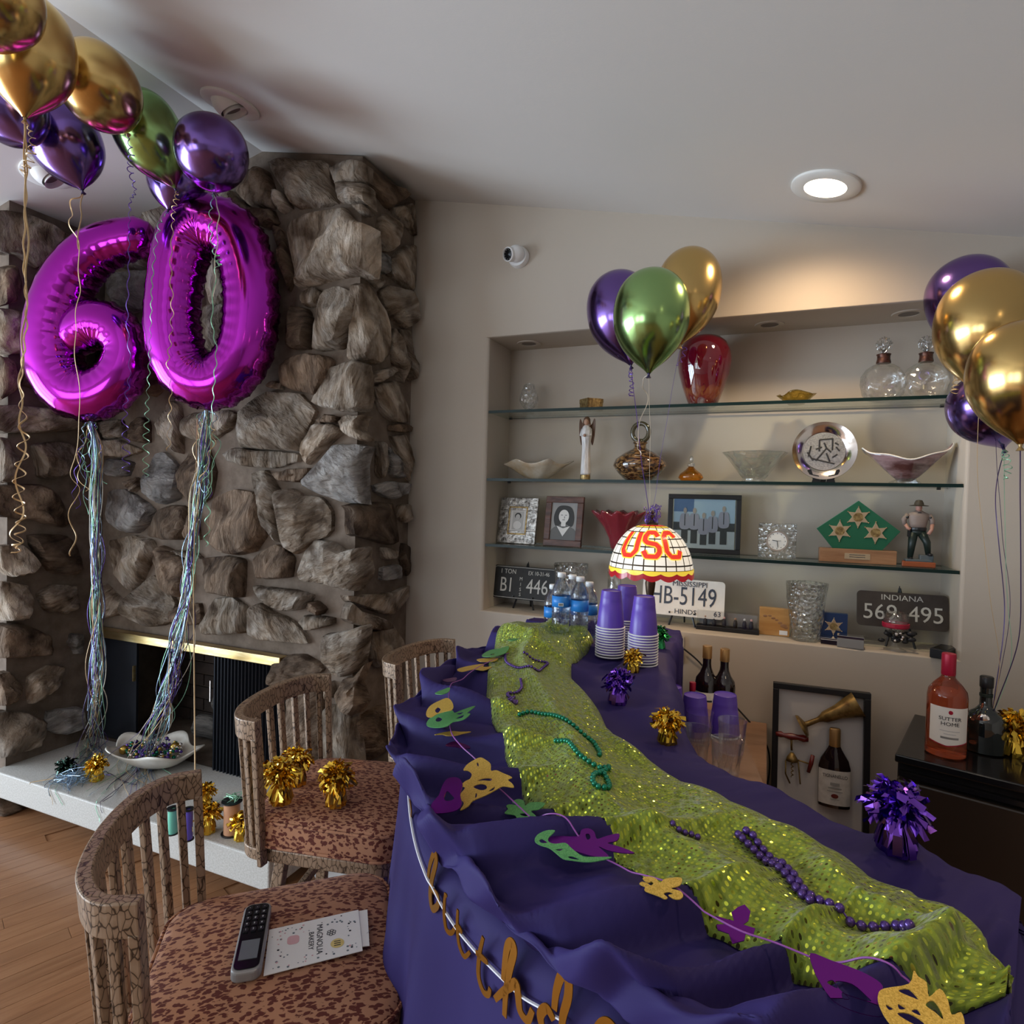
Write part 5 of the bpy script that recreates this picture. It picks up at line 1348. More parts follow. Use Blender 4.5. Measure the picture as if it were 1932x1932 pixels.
def make_stool(label, loc, rz):
    t = thing('bar_stool', label, 'stool', (loc[0], loc[1], 0), rz, 'bar stools'); t.scale = (.92, .90, 1)
    # seat cushion: boxed and piped, slightly crowned; rounder at the back
    rows = []
    for f, z in ((.93, SEAT-.085), (.985, SEAT-.080), (1.0, SEAT-.065), (1.0, SEAT-.022), (.99, SEAT-.013), (.965, SEAT-.006), (.9, SEAT-.002), (.7, SEAT+.005), (.4, SEAT+.010), (.1, SEAT+.012)):
        rows.append([(x*f*1.0+0*(x < 0), y*f*(1-.10*max(0, -x/.22)), z) for x, y in rsq(.222, .075)])
    g = G().grid(rows, True); n = len(rows[0]); b = len(g.v); g.v.append((0, 0, SEAT+.012))
    for k in range(n): g.f.append((b-n+k, b-n+(k+1) % n, b)); g.mi.append(0)
    seat = g.build('seat', M['leopard'], t, smooth=True, angle=1.0)
    for z, f in ((SEAT-.014, .998), (SEAT-.074, .998)):
        G().tube([(x*f, y*f*(1-.10*max(0, -x/.22)), z) for x, y in rsq(.2225, .075)], .0042, 6, True).build('piping', M['leopard'], seat, smooth=True)
    g = G(); g.prism([(x*.96, y*.96*(1-.10*max(0, -x/.22))) for x, y in rsq(.222, .075)], SEAT-.118, SEAT-.084); g.build('seat_frame', M['crackle'], t, bevel=.004)
    g = G(); g.lathe([(.09, SEAT-.135), (.09, SEAT-.118)], 24); g.build('swivel', M['black_metal'], t)
    # barrel back: curved top rail, slats, two end posts
    ARC = [(-.175, .222), (-.235, .205), (-.275, .14), (-.292, .05), (-.292, -.05), (-.275, -.14), (-.235, -.205), (-.175, -.222)]
    cv = catmull([(x, y, 0) for x, y in ARC], 61)
    lo = [Vector((p.x*.86-.005, p.y*.95, 0)) for p in cv]
    def strip(i0, i1, z0, z1, th, name, lean=True):
        g = G(); rows = []
        for i in range(i0, i1+1):
            p = cv[i]; a = cv[max(0, i-1)]; b_ = cv[min(60, i+1)]; tg = (b_-a).normalized(); nr = Vector((tg.y, -tg.x, 0))
            if nr.dot(p) < 0: nr = -nr
            def P(z, s): q = lo[i].lerp(p, max(0, (z-.66)/(1.0-.66))); return (q.x+nr.x*s, q.y+nr.y*s, z)
            rows.append([P(z0, -th/2), P(z0, th/2), P(z1, th/2), P(z1, -th/2)])
        g.grid(rows, True); g.f += [(0, 1, 2, 3), tuple(len(g.v)-4+k for k in (3, 2, 1, 0))]; g.mi += [0, 0]
        return g.build(name, M['crackle'], t, bevel=.003)
    strip(0, 60, .952, 1.003, .024, 'top_rail'); strip(0, 60, .655, .685, .022, 'lower_rail')
    for k in range(10):
        c = int(round(5.5+k*(49/9))); strip(c-1, c+1, .68, .956, .014, 'slat')
    strip(0, 3, .64, .958, .026, 'post'); strip(57, 60, .64, .958, .026, 'post')
    # four splayed square legs and a square foot ring
    for sx in (-1, 1):
        for sy in (-1, 1):
            g = G(); a = Vector((sx*.14, sy*.14, SEAT-.12)); b_ = Vector((sx*.215, sy*.215, 0)); w_ = .016
            g.add([(q.x+i*w_, q.y+j*w_, q.z) for q in (b_, a) for i, j in ((-1, -1), (1, -1), (1, 1), (-1, 1))], [(3, 2, 1, 0), (4, 5, 6, 7), (0, 1, 5, 4), (1, 2, 6, 5), (2, 3, 7, 6), (3, 0, 4, 7)])
            g.build('leg', M['crackle'], t, bevel=.003)
    for z, r in ((.24, .19), (.46, .165)):
        for a in range(4):
            Rm = Matrix.Rotation(a*pi/2, 4, 'Z'); g = G(); g.box((r, 0, z), (.018, 2*r, .022), Rm); g.build('stretcher', M['crackle'], t, bevel=.002)
    return t
CH1, CH2, CH3 = (-.770, .826), (-1.02, 1.365), (-.947, 1.912)
st1 = make_stool('nearest bar stool with leopard seat, holding the phone and the bakery card', CH1, math.radians(39))
st2 = make_stool('middle bar stool with two gold balloon weights on its leopard seat', CH2, math.radians(14))
st3 = make_stool('farthest bar stool, half hidden behind the purple cloth near the wall', CH3, 0)

# things on the stools
def seat_pt(x, y): return onZ(x, y, SEAT+.012)
p = seat_pt(530, 1512); pom((p.x, p.y, SEAT+.010), 'gold tinsel balloon weight at the back of the middle stool seat', 'gold', 1.25, 11, 0)
p = seat_pt(562, 1490); pom((p.x-.03, p.y+.03, SEAT+.008), 'second gold tinsel balloon weight, behind the first on the middle stool', 'gold', 1.1, 12, 1)
p = seat_pt(634, 1518); pom((p.x, p.y, SEAT+.012), 'slim gold tinsel balloon weight alone in the middle of the middle stool seat', 'gold', 1.2, 13, 2)
# cordless phone handset
a, b_ = seat_pt(488, 1722), seat_pt(462, 1856); c = (a+b_)/2; ln = (a-b_).length
ax = Vector((a.x-b_.x, a.y-b_.y, 0)).normalized(); rz = math.atan2(ax.y, ax.x)
ph = thing('cordless_phone', 'grey and black cordless phone handset lying on the nearest stool', 'phone', (c.x, c.y, SEAT+.013), rz)
PWD = .047
def rrect(w_, h_, r, n=6):
    out = []
    for cx_, cy_, a0 in ((w_/2-r, h_/2-r, 0), (-w_/2+r, h_/2-r, pi/2), (-w_/2+r, -h_/2+r, pi), (w_/2-r, -h_/2+r, 3*pi/2)):
        for k in range(n): a_ = a0+pi/2*k/(n-1); out.append((cx_+r*math.cos(a_), cy_+r*math.sin(a_)))
    return out
G().prism(rrect(ln, PWD, .014), 0, .018).build('body', M['grey'], ph, bevel=.004, seg=3)
G().prism(rrect(ln*.93, PWD*.84, .011), .0175, .0195).build('face', M['blackgloss'], ph)
M['lcd'] = mat('lcd_glass', (.16, .17, .18), .15)
G().box((-ln*.22, 0, .0200), (ln*.26, PWD*.62, .001)).build('screen', M['lcd'], ph)
for r in range(5):
    for q in range(3):
        k = G().prism(rrect(.011, .009, .003), 0, .0022).build('key', M['black'], ph, (ln*.06+r*ln*.085, (q-1)*.0125, .0195))
        meshobj('numeral', text_mesh('123456789*0#'[r*3+2-q] if r < 4 else '-', .006, M['lightgrey'], .0002), k, (0, 0, .0026), (0, 0, -pi/2))
# bakery cards
cc = [seat_pt(x, y) for x, y in ((497, 1845), (684, 1797), (676, 1720), (508, 1758))]
def card(name, label, pts, z, m, th=.0012):
    c = sum(pts, Vector())/4; g = G(); vs = [(p.x-c.x, p.y-c.y, h) for h in (0, th) for p in pts]
    g.add(vs, [(3, 2, 1, 0), (4, 5, 6, 7), (0, 1, 5, 4), (1, 2, 6, 5), (2, 3, 7, 6), (3, 0, 4, 7)])
    t = thing(name, label, 'card', (c.x, c.y, z)); g.build('card_stock', m, t); return t, c
under, uc = card('paper_card', 'plain cream card peeking out under the spotted bakery card', [seat_pt(x, y) for x, y in ((640, 1793), (697, 1786), (693, 1718), (640, 1728))], SEAT+.013, M['cream_card'])
G().box((0, 0, 0), (.0005, .02, .0002)).build('printed_line', M['grey'], under, (.028, .01, .0014))
bk, bc = card('bakery_card', 'white spotted card printed Magnolia Bakery on the nearest stool', cc, SEAT+.0145, M['cream_card'])
u_ = (cc[1]-cc[0]); u_.z = 0; v_ = (cc[3]-cc[0]); v_.z = 0; ul, vl = u_.length, v_.length; u_.normalize(); v_.normalize()
M['ink'] = mat('dark_ink', (.03, .03, .035), .6); M['pinkprint'] = mat('pink_print', (.72, .42, .42), .6); M['yellowprint'] = mat('yellow_print', (.74, .56, .20), .6); M['dotgrey'] = mat('slate_dot', (.16, .19, .20), .6)
def on_card(a, b): q = cc[0].lerp(cc[1], a).lerp(cc[3].lerp(cc[2], a), b); return (q.x-bc.x, q.y-bc.y, .0014)
rr_ = random.Random(8); gd = {k: G() for k in ('dotgrey', 'pinkprint', 'ink')}
for k in range(120):
    a_, b2 = rr_.uniform(.04, .96), rr_.uniform(.05, .95)
    if .30 < a_ < .85 and .25 < b2 < .75: continue
    q = on_card(a_, b2); r = rr_.choice((.0011, .0016, .0022)); gd[rr_.choice(('dotgrey', 'dotgrey', 'ink', 'pinkprint'))].lathe([(r, 0), (0, 0.0001)], 8, Matrix.Translation(q), cap=False)
for k, g in gd.items(): g.build('printed_dots', M[k], bk)
rz2 = math.atan2(v_.y, v_.x)+pi
for txt, a_, sz in (('MAGNOLIA', .55, .0145), ('BAKERY', .46, .0125)):
    meshobj('lettering', text_mesh(txt, sz, M['ink'], .0001), bk, Vector(on_card(a_, .5))+Vector((0, 0, .0002)), (0, 0, rz2))
g = G(); g.lathe([(.0115, 0), (0, .0001)], 24, cap=False); g.build('yellow_seal', M['yellowprint'], bk, Vector(on_card(.74, .30))+Vector((0, 0, .0002)))
g = G()
for k in (-1, 0, 1): g.box((k*.005, 0, .0004), (.0018, .011, .0001))
g.build('seal_marks', M['ink'], bk, Vector(on_card(.74, .30)), (0, 0, rz2))
g = G(); g.prism(rrect(.022, .020, .007), 0, .0002); g.build('pink_cupcake', M['pinkprint'], bk, Vector(on_card(.27, .62)), (0, 0, rz2))
g = G()
for k in range(6): g.lathe([(.0035, 0), (.0022, .0001)], 10, Matrix.Translation((.005*math.cos(k*pi/3), .005*math.sin(k*pi/3), 0)), cap=False)
g.build('flower_mark', M['ink'], bk, Vector(on_card(.68, .58))+Vector((0, 0, .0002)))
# brass cone clip on the tip of the near stool's far post
tipz = 1.003
# ------------------------------------------------------------------ glass shelves in the niche
S1, S2, S3 = 1.960, 1.644, 1.336
for z, lb in ((S1, 'top glass shelf of the niche, seen from below'), (S2, 'middle glass shelf of the niche at eye level'), (S3, 'bottom glass shelf of the niche, seen from above')):
    t = thing('glass_shelf', lb, 'shelf', ((NX0+NX1)/2, WY+.01, z), 0, 'glass shelves')
    W_ = NX1-NX0-.004
    G().box((0, .125, 0), (W_, .24, .0096)).build('glass_plate', M['shelf_glass'], t)
    G().box((0, .003, 0), (W_, .004, .0125)).build('polished_edge', M['shelf_edge'], t)
    G().box((0, .247, 0), (W_, .003, .006)).build('rear_edge', M['shelf_edge'], t)
    for x in (-W_/2+.03, W_/2-.03):
        G().box((x, .2, -.008), (.012, .012, .006)).build('shelf_pin', M['black'], t)
T1, T2, T3, T4 = S1+.0058, S2+.0058, S3+.0058, NZ0+.0005
def base(x, Y, Z): return Vector((XatY(x, Y, Z), Y, Z))
def mp(x, Y, Z): return px((XatY(x, Y, Z), Y, Z))[2]/FPX
def item(name, label, cat, x, Y, Z, rz=0, group=None): return thing(name, label, cat, base(x, Y, Z), rz, group), mp(x, Y, Z)
def prof(k, *pts): return [(r*k, z*k) for r, z in pts]

# --- top shelf
t, k = item('crystal_votive', 'small egg-shaped cut crystal candle holder at the left end of the top shelf', 'candle holder', 997, 2.76, T1)
G().lathe(prof(k, (10, 0), (11, 1.5), (4, 4), (3.5, 8), (9, 11), (15, 18), (17.5, 26), (17, 34), (13, 44), (10, 52), (9.5, 56)), 20, fn=lambda a, r, z: (r*(1+.05*math.sin(a*10+z*180)), z)).build('bowl', M['crystal'], t, smooth=True, angle=.6)
t, k = item('heart_box', 'small golden heart-shaped trinket box on the top shelf', 'box', 1114, 2.72, T1)
M['antique_gold'] = noisy('antique_gold', (.20, .12, .05), (.55, .40, .17), 90, .35, metal=.8, bs=.3)
hp = []
for q in range(36):
    a = 2*pi*q/36; x = 16*math.sin(a)**3; y = 13*math.cos(a)-5*math.cos(2*a)-2*math.cos(3*a)-math.cos(4*a); hp.append((x*1.4*k, y*1.2*k))
G().prism(hp, 0, 15*k).build('box_body', M['antique_gold'], t, bevel=.002)
G().prism([(x*1.04, y*1.04) for x, y in hp], 15*k, 22*k).build('lid', M['antique_gold'], t, bevel=.004, seg=3)
t, k = item('art_glass_vase', 'big ruby red egg-shaped art glass vase on the top shelf', 'vase', 1326, 2.72, T1)
M['ruby'] = mat('ruby_glass', (.22, .006, .018), .04, trans=.35, ior=1.5, coat=1)
def ruby():
    m = M['ruby']; v = coords(m, 'Object', (1, 1, 1)); sx = N(m, 'ShaderNodeSeparateXYZ'); L(m, v, sx.inputs[0])
    n = N(m, 'ShaderNodeTexNoise'); n.inputs['Scale'].default_value = 12; n.inputs['Distortion'].default_value = 2; L(m, v, n.inputs['Vector'])
    mm = N(m, 'ShaderNodeMath', operation='MULTIPLY_ADD'); mm.inputs[1].default_value = .14; L(m, n.outputs[0], mm.inputs[0]); L(m, sx.outputs[2], mm.inputs[2])
    r = ramp(m, mm.outputs[0], [(.055, (.50, .42, .38)), (.085, (.24, .03, .03)), (.12, (.34, .10, .04)), (.15, (.16, .004, .016)), (.2, (.14, .003, .016))]); L(m, r.outputs[0], BS(m).inputs['Base Color'])
ruby()
G().lathe(prof(k, (22, 0), (24, 1), (30, 14), (38, 36), (46, 64), (49, 84), (47, 104), (40, 120), (28, 130), (14, 134), (13, 134)), 40).build('vase_body', M['ruby'], t, smooth=True)
t, k = item('glass_dish', 'small yellow ruffled glass dish on the top shelf', 'dish', 1502, 2.73, T1)
M['yellow_glass'] = clear('yellow_glass', (.85, .72, .30), .2, .03, .4, 40, .6)
G().lathe(prof(k, (14, 0), (15, 2), (22, 8), (30, 16), (33, 19), (31, 18), (20, 9), (12, 4), (0, 3)), 40, fn=lambda a, r, z: (r*(1+.10*math.sin(6*a)*(r/(33*k))), z*(1+.22*math.sin(3*a)))).build('bowl', M['yellow_glass'], t, smooth=True)
M['collar'] = noisy('bronze_collar', (.03, .015, .012), (.12, .05, .035), 60, .35, metal=.6, bs=.3)
for x, lb, dx in ((1664, 'left of the two round crystal decanters with a leaf stopper', 0), (1744, 'right of the two round crystal decanters, beside the balloons', .0)):
    t, k = item('crystal_decanter', lb, 'decanter', x, 2.73, T1, 0, 'decanters')
    n_ = 40; rows = []
    for q, (r, z) in enumerate([(16, 0), (26, 3), (34, 14), (38, 32), (36, 48), (28, 62), (18, 69), (11, 72), (10.5, 76)]):
        rows.append([((r*k*(1+.035*math.sin(9*a+z*.10)))*math.cos(a), (r*k*.62)*math.sin(a), z*k) for a in [2*pi*j/n_ for j in range(n_)]])
    G().grid(rows, True).build('bottle', M['crystal2'], t, smooth=True)
    G().lathe(prof(k, (12, 72), (12.5, 74), (11, 80), (11, 86), (12.5, 89), (10, 90)), 24).build('collar', M['collar'], t, smooth=True, angle=.6)
    g = G()
    for q in range(9):
        a = (q-4)*.22; pts = [(0, 90), (math.sin(a)*14, 90+math.cos(a)*18), (math.sin(a)*17, 92+math.cos(a)*30)]
        g.tube([(x_*k, (q % 2-.5)*.006, z_*k) for x_, z_ in pts], [.003, .0065, .003], 6)
    g.build('stopper', M['crystal'], t, smooth=True)

# --- middle shelf
t, k = item('shell_bowl', 'cream and amber petal-edged glass bowl at the left of the middle shelf', 'bowl', 1014, 2.74, T2)
M['cream_glass'] = noisy('cream_amber_glass', (.62, .44, .24), (.80, .72, .60), 10, .15, coat=.5, bs=0)
BS(M['cream_glass']).inputs['Transmission Weight'].default_value = .35
rows = []
for q, (r, z) in enumerate([(14, 0), (22, 4), (34, 12), (48, 24), (60, 32)]):
    rows.append([((r*k*(1+.16*math.sin(4*a+.6)*(r/60)))*math.cos(a), (r*k*.7)*math.sin(a)*(1+.1*math.sin(5*a)), z*k+4*k*math.sin(5*a)*(r/60)**2) for a in [2*pi*j/48 for j in range(48)]])
g = G().grid(rows, True); b = len(g.v); g.v.append((0, 0, 0)); g.f += [(j, (j+1) % 48, b) for j in range(48)]; g.mi += [0]*48
o = g.build('bowl', M['cream_glass'], t, smooth=True); sm = o.modifiers.new('t', 'SOLIDIFY'); sm.thickness = .004
t, k = item('angel_figurine', 'slender white robed angel figurine with dark wings on the middle shelf', 'figurine', 1104, 2.70, T2)
M['robe'] = noisy('silvery_white_robe', (.50, .47, .46), (.80, .77, .75), 40, .3, bs=.2, stretch=(3, 3, .5)); M['bronzebrown'] = mat('brown_resin', (.12, .06, .035), .5); M['face'] = mat('painted_skin', (.42, .24, .16), .5)
G().lathe(prof(k, (9.5, 0), (9.5, 9), (9, 10)), 20).build('pedestal', M['antique_gold'], t)
G().lathe(prof(k, (9, 10), (9.3, 14), (8, 40), (7.5, 60), (8.5, 74), (10, 84), (10, 92), (7, 100), (3, 104)), 24, fn=lambda a, r, z: (r*(1+.07*math.sin(7*a)), z)).build('robe', M['robe'], t, smooth=True)
g = G().ball((0, -1.5*k, 109*k), 6*k, 14, 9, sc=(.85, .9, 1.15)); g.build('head', M['face'], t, smooth=True)
g = G().ball((0, 1*k, 112*k), 7*k, 14, 9, sc=(.95, .9, 1.1)); g.tube([(5*k, 0, 112*k), (6.5*k, 0, 103*k), (5*k, -1*k, 95*k)], [.0042, .0046, .002], 8); g.tube([(-5*k, 0, 112*k), (-6.5*k, 0, 103*k), (-5*k, -1*k, 95*k)], [.0042, .0046, .002], 8); g.build('hair', M['bronzebrown'], t, smooth=True)
for s in (-1, 1):
    me = cut_mesh([smooth_loop([(0, 0), (s*6*k, 8*k), (s*11*k, 18*k), (s*13*k, 8*k), (s*12*k, -14*k), (s*8*k, -32*k), (s*4*k, -20*k)])], M['bronzebrown'], .004); o = meshobj('wing', me, t, (s*3*k, 7*k, 98*k), (pi/2, 0, s*-.25))
    g = G(); g.tube([(s*9*k, 0, 96*k), (s*10*k, -5*k, 84*k), (s*2*k, -11*k, 82*k)], [.0042, .0042, .0028], 8); g.build('arm', M['robe'], t, smooth=True)
G().ball((0, -12*k, 83*k), 3*k, 8, 6).build('hands', M['face'], t, smooth=True)
t, k = item('perfume_vase', 'flattened brown mottled glass bottle with a ring stopper on the middle shelf', 'bottle', 1206, 2.72, T2)
M['mottled'] = noisy('mottled_brown_glass', (.03, .012, .006), (.30, .16, .06), 45, .06, 4, 0, stretch=(1, 1, 2.5), coat=1, lo=.45, hi=.62)
G().lathe(prof(k, (24, 0), (26, 1), (40, 14), (50, 28), (46, 40), (30, 52), (14, 60), (11, 63), (11, 69), (14, 71), (13, 73), (9, 74)), 40, fn=lambda a, r, z: (r, z)).build('bottle', M['mottled'], t, smooth=True)
M['olive_glass'] = mat('dark_olive_glass', (.06, .05, .025), .08, coat=1)
g = G(); g.tube([(17*k*math.cos(a)*.9, 0, 91*k+17*k*math.sin(a)) for a in [2*pi*j/28 for j in range(28)]], 5*k*.9, 10, True); g.lathe(prof(k, (7, 70), (8, 74), (5, 79)), 14); g.build('ring_stopper', M['olive_glass'], t, smooth=True)
t, k = item('perfume_bottle', 'small amber perfume bottle with a clear stopper on the middle shelf', 'bottle', 1303, 2.72, T2)
M['amber_glass'] = clear('amber_liquid', (.92, .58, .16), .15, .02, 0, 1, .6)
G().lathe(prof(k, (14, 0), (18, 1), (23, 7), (20, 14), (10, 22), (6, 26), (5, 28)), 28).build('bottle', M['amber_glass'], t, smooth=True)
g = G().lathe(prof(k, (5, 28), (7, 29), (7, 34), (3, 35)), 16); g.ball((0, 0, 42*k), 5*k, 12, 8, sc=(.8, .8, 1.3)); g.build('stopper', M['crystal2'], t, smooth=True)
t, k = item('crystal_bowl', 'wide clear crystal bowl on a small foot, middle shelf', 'bowl', 1422, 2.72, T2)
G().lathe(prof(k, (20, 0), (22, 2), (19, 6), (22, 9), (34, 26), (46, 44), (56, 55), (57, 56), (54, 55), (43, 43), (30, 26), (16, 11), (0, 10)), 44, fn=lambda a, r, z: (r*(1+.04*math.sin(8*a)*(z/(56*k))), z)).build('bowl', M['crystal2'], t, smooth=True)
t, k = item('silver_plate', 'round silver plate with an engraved scene, propped on a black stand', 'plate', 1552, 2.74, T2)
MYs = Matrix.Translation((0, -.008, 60*k)) @ Matrix.Rotation(pi/2-.12, 4, 'X')
pl = G().lathe(prof(k, (0, 0), (36, 0), (38, 2), (50, 6), (55, 8), (54.5, 9), (50, 7.5), (38, 3.5), (36, 1.6), (0, 1.6)), 56, MYs, cap=False).build('plate', M['silver'], t, smooth=True, angle=.5)
M['engrave'] = noisy('engraved_silver', (.30, .28, .28), (.55, .52, .50), 160, .35, metal=.8, bs=.4)
G().lathe(prof(k, (35, 1.8), (0, 1.8)), 40, MYs, cap=False).build('engraved_disc', M['engrave'], t)
g = G(); rr_ = random.Random(2); M['niello'] = mat('dark_engraving', (.06, .055, .055), .5, .5)
for (x0, y0, x1, y1) in ((-8, 22, -8, 0), (-8, 22, 14, 24), (14, 24, 14, 2), (0, 16, 4, 6), (4, 6, -6, -8), (4, 6, 12, -2), (-6, -8, -14, -18), (4, -4, 10, -20), (-22, 10, -26, -10), (20, 8, 26, 0), (-20, -14, 18, -24), (-4, 8, -14, 4), (18, 16, 24, 12), (-28, -2, -18, -18), (22, -6, 14, -12)):
    g.tube([(MYs @ Vector((x0*k, y0*k, 2.2*k))), (MYs @ Vector((x1*k, y1*k, 2.2*k)))], 1.5*k, 5)
g.build('engraved_lines', M['niello'], t)
g = G()
for s in (-1, 1):
    me = None
    g.prism([(s*4*k, 0), (s*20*k, 0), (s*18*k, 8*k), (s*24*k, 16*k), (s*26*k, 26*k), (s*21*k, 25*k), (s*18*k, 16*k), (s*8*k, 14*k)][::s], 0, .006, Matrix.Translation((0, -.030, 0)) @ Matrix.Rotation(pi/2, 4, 'X'))
g.box((0, .01, 4*k), (.02, .06, 8*k)); g.build('stand', M['black'], t)
t, k = item('art_glass_bowl', 'swirled mauve and brown wing-shaped art glass bowl on the middle shelf', 'bowl', 1708, 2.72, T2)
M['mauve'] = noisy('mauve_swirl_glass', (.10, .035, .03), (.40, .24, .24), 7, .07, 4, 0, stretch=(1, 1, 3), coat=1, lo=.38, hi=.6)
rows = []
for q in range(9):
    u = q/8; r = 12+u**.8*50; row = []
    for j in range(64):
        a = 2*pi*j/64; c_, s_ = math.cos(a), math.sin(a)
        ex = 1.22*abs(c_)**1.2; up_ = 8+52*u**.9*(.82+.18*abs(c_)**1.6)+(18 if c_ > .2 else 10)*u*u*abs(c_)**3-5*u*u*math.sin(3*a)**2
        row.append((r*k*c_*(1.0+.18*abs(c_)*u), r*k*s_*.66, up_*k-2*k))
    rows.append(row)
g = G().grid(rows, True); o = g.build('bowl', M['mauve'], t, smooth=True); sm = o.modifiers.new('t', 'SOLIDIFY'); sm.thickness = .005
G().tube([Vector(p)+Vector((0, 0, .001)) for p in rows[-1]], .0028, 6, True).build('pale_rim', M['cream_card'], t, smooth=True)
G().lathe(prof(k, (26, 0), (24, 4), (14, 10), (12, 12)), 28, fn=lambda a, r, z: (r*(1+.12*math.sin(5*a)), z)).build('foot', M['crystal2'], t, smooth=True)

# --- bottom shelf
def lean_frame(name, label, cat, x0, x1, ytop, ybot, Y, Z, ang, rz=0, group=None):
    """upright leaning object: returns root (origin base centre, local x right, z up the face, -y front), width, height"""
    a, b = base(x0, Y, Z), base(x1, Y, Z); c = (a+b)/2; k = mp((x0+x1)/2, Y, Z)
    t = thing(name, label, cat, c, 0, group, rot=(-ang, 0, rz)); return t, (b-a).length, (ybot-ytop)*k/math.cos(ang)*.99, k
def moulding(t, w_, h_, bw, th, m, name='frame'):
    g = G()
    for (x0, x1, z0, z1) in ((-w_/2, w_/2, 0, bw), (-w_/2, w_/2, h_-bw, h_), (-w_/2, -w_/2+bw, bw, h_-bw), (w_/2-bw, w_/2, bw, h_-bw)):
        g.box(((x0+x1)/2, 0, (z0+z1)/2), (x1-x0, th, z1-z0))
    return g.build(name, m, t, bevel=.002)
def flat(t, name, m, pts, y=-.001, par=None):
    me = cut_mesh([pts], m, .0006); return meshobj(name, me, par or t, (0, y, 0), (pi/2, 0, 0))
def rect(x0, x1, z0, z1): return [(x0, z0), (x1, z0), (x1, z1), (x0, z1)]
def oval(cx_, cz_, a, b, n=22): return [(cx_+a*math.cos(2*pi*j/n), cz_+b*math.sin(2*pi*j/n)) for j in range(n)]
GREY = [mat('print_grey_%d' % j, (v, v*.97, v*.93), .6) for j, v in enumerate((.03, .12, .28, .48, .66))]
t, w_, h_, k = lean_frame('picture_frame', 'ornate pewter picture frame with a tiny portrait, leftmost on the bottom shelf', 'picture frame', 936, 1011, 943, 1030, 2.72, T3, .16, -.12)
M['pewter'] = noisy('chased_pewter', (.10, .09, .08), (.55, .52, .48), 60, .35, 4, .8, .004, metal=.9)
moulding(t, w_, h_, 24*k, .012, M['pewter']); flat(t, 'mat_board', GREY[4], rect(-w_*.24, w_*.24, h_*.2, h_*.8), -.002)
moulding(t, w_*.50, h_*.62, 3*k, .016, M['antique_gold'], 'inner_rim').location.z = h_*.19
flat(t, 'portrait_print', GREY[3], rect(-w_*.14, w_*.14, h_*.30, h_*.70), -.003); flat(t, 'portrait_hair', GREY[0], oval(0, h_*.60, w_*.085, h_*.07), -.004); flat(t, 'portrait_face', GREY[3], oval(0, h_*.575, w_*.06, h_*.065), -.005); flat(t, 'portrait_shoulders', GREY[4], oval(0, h_*.40, w_*.11, h_*.09), -.0045)
G().box((0, .014, h_*.38), (w_*.3, .008, h_*.7)).build('easel_back', M['black'], t)
t, w_, h_, k = lean_frame('picture_frame', 'dark wooden frame with a black and white portrait of a woman', 'picture frame', 1024, 1097, 941, 1036, 2.70, T3, .14, -.08)
M['mahogany'] = noisy('carved_mahogany', (.045, .016, .01), (.12, .045, .028), 14, .35, 4, .3, stretch=(1, 1, 4))
moulding(t, w_, h_, 12*k, .018, M['mahogany']); flat(t, 'photo_paper', GREY[2], rect(-w_*.36, w_*.36, h_*.12, h_*.88), -.001)
flat(t, 'jacket', GREY[1], smooth_loop([(-w_*.34, h_*.13), (-w_*.30, h_*.34), (-w_*.1, h_*.42), (w_*.1, h_*.42), (w_*.32, h_*.32), (w_*.35, h_*.13)]), -.0025)
flat(t, 'hair', GREY[0], smooth_loop([(-w_*.2, h_*.40), (-w_*.27, h_*.58), (-w_*.18, h_*.78), (0, h_*.82), (w_*.19, h_*.77), (w_*.27, h_*.58), (w_*.22, h_*.40), (0, h_*.46)]), -.003)
flat(t, 'face', GREY[4], oval(0, h_*.60, w_*.135, h_*.135), -.0038); flat(t, 'neck', GREY[4], rect(-w_*.06, w_*.06, h_*.40, h_*.5), -.0037)
flat(t, 'collar', GREY[4], [(-w_*.18, h_*.41), (0, h_*.20), (w_*.18, h_*.41), (0, h_*.36)], -.0042)
g = G()
for s in (-1, 1): g.box((s*w_*.055, -.0047, h_*.625), (w_*.05, .0004, h_*.012))
g.box((0, -.0047, h_*.53), (w_*.07, .0004, h_*.012)); g.box((0.004, -.0047, h_*.58), (w_*.015, .0004, h_*.04)); g.build('features', GREY[1], t)
G().box((0, .014, h_*.38), (w_*.3, .008, h_*.7)).build('easel_back', M['black'], t)
t, k = item('ruffled_vase', 'cranberry pink ruffled glass vase behind the lamp', 'vase', 1168, 2.735, T3)
M['cranberry'] = mat('cranberry_glass', (.42, .05, .07), .08, trans=.5, coat=.6)
G().lathe(prof(k, (14, 0), (16, 2), (20, 20), (30, 40), (44, 58), (50, 66), (52, 70), (48, 66), (28, 42), (16, 20), (0, 10)), 60, fn=lambda a, r, z: (r*(1+.09*math.sin(12*a)*(z/(70*k))), z*(1+.05*math.sin(12*a)))).build('vase', M['cranberry'], t, smooth=True)
t, w_, h_, k = lean_frame('picture_frame', 'wide black frame with a photo of five people standing outdoors', 'picture frame', 1258, 1396, 938, 1050, 2.76, T3, .10, .06)
moulding(t, w_, h_, 9*k, .016, M['black'])
PH = {'sky': mat('photo_pale_blue', (.40, .44, .60), .4), 'bus': mat('photo_deep_blue', (.06, .12, .30), .4), 'ground': mat('photo_ground', (.50, .44, .50), .4), 'shirt': mat('photo_lilac_shirt', (.34, .27, .36), .4), 'dark': mat('photo_dark', (.03, .025, .035), .4), 'skin': mat('photo_skin', (.42, .28, .26), .4)}
flat(t, 'photo_paper', PH['sky'], rect(-w_*.42, w_*.42, h_*.08, h_*.92), -.001)
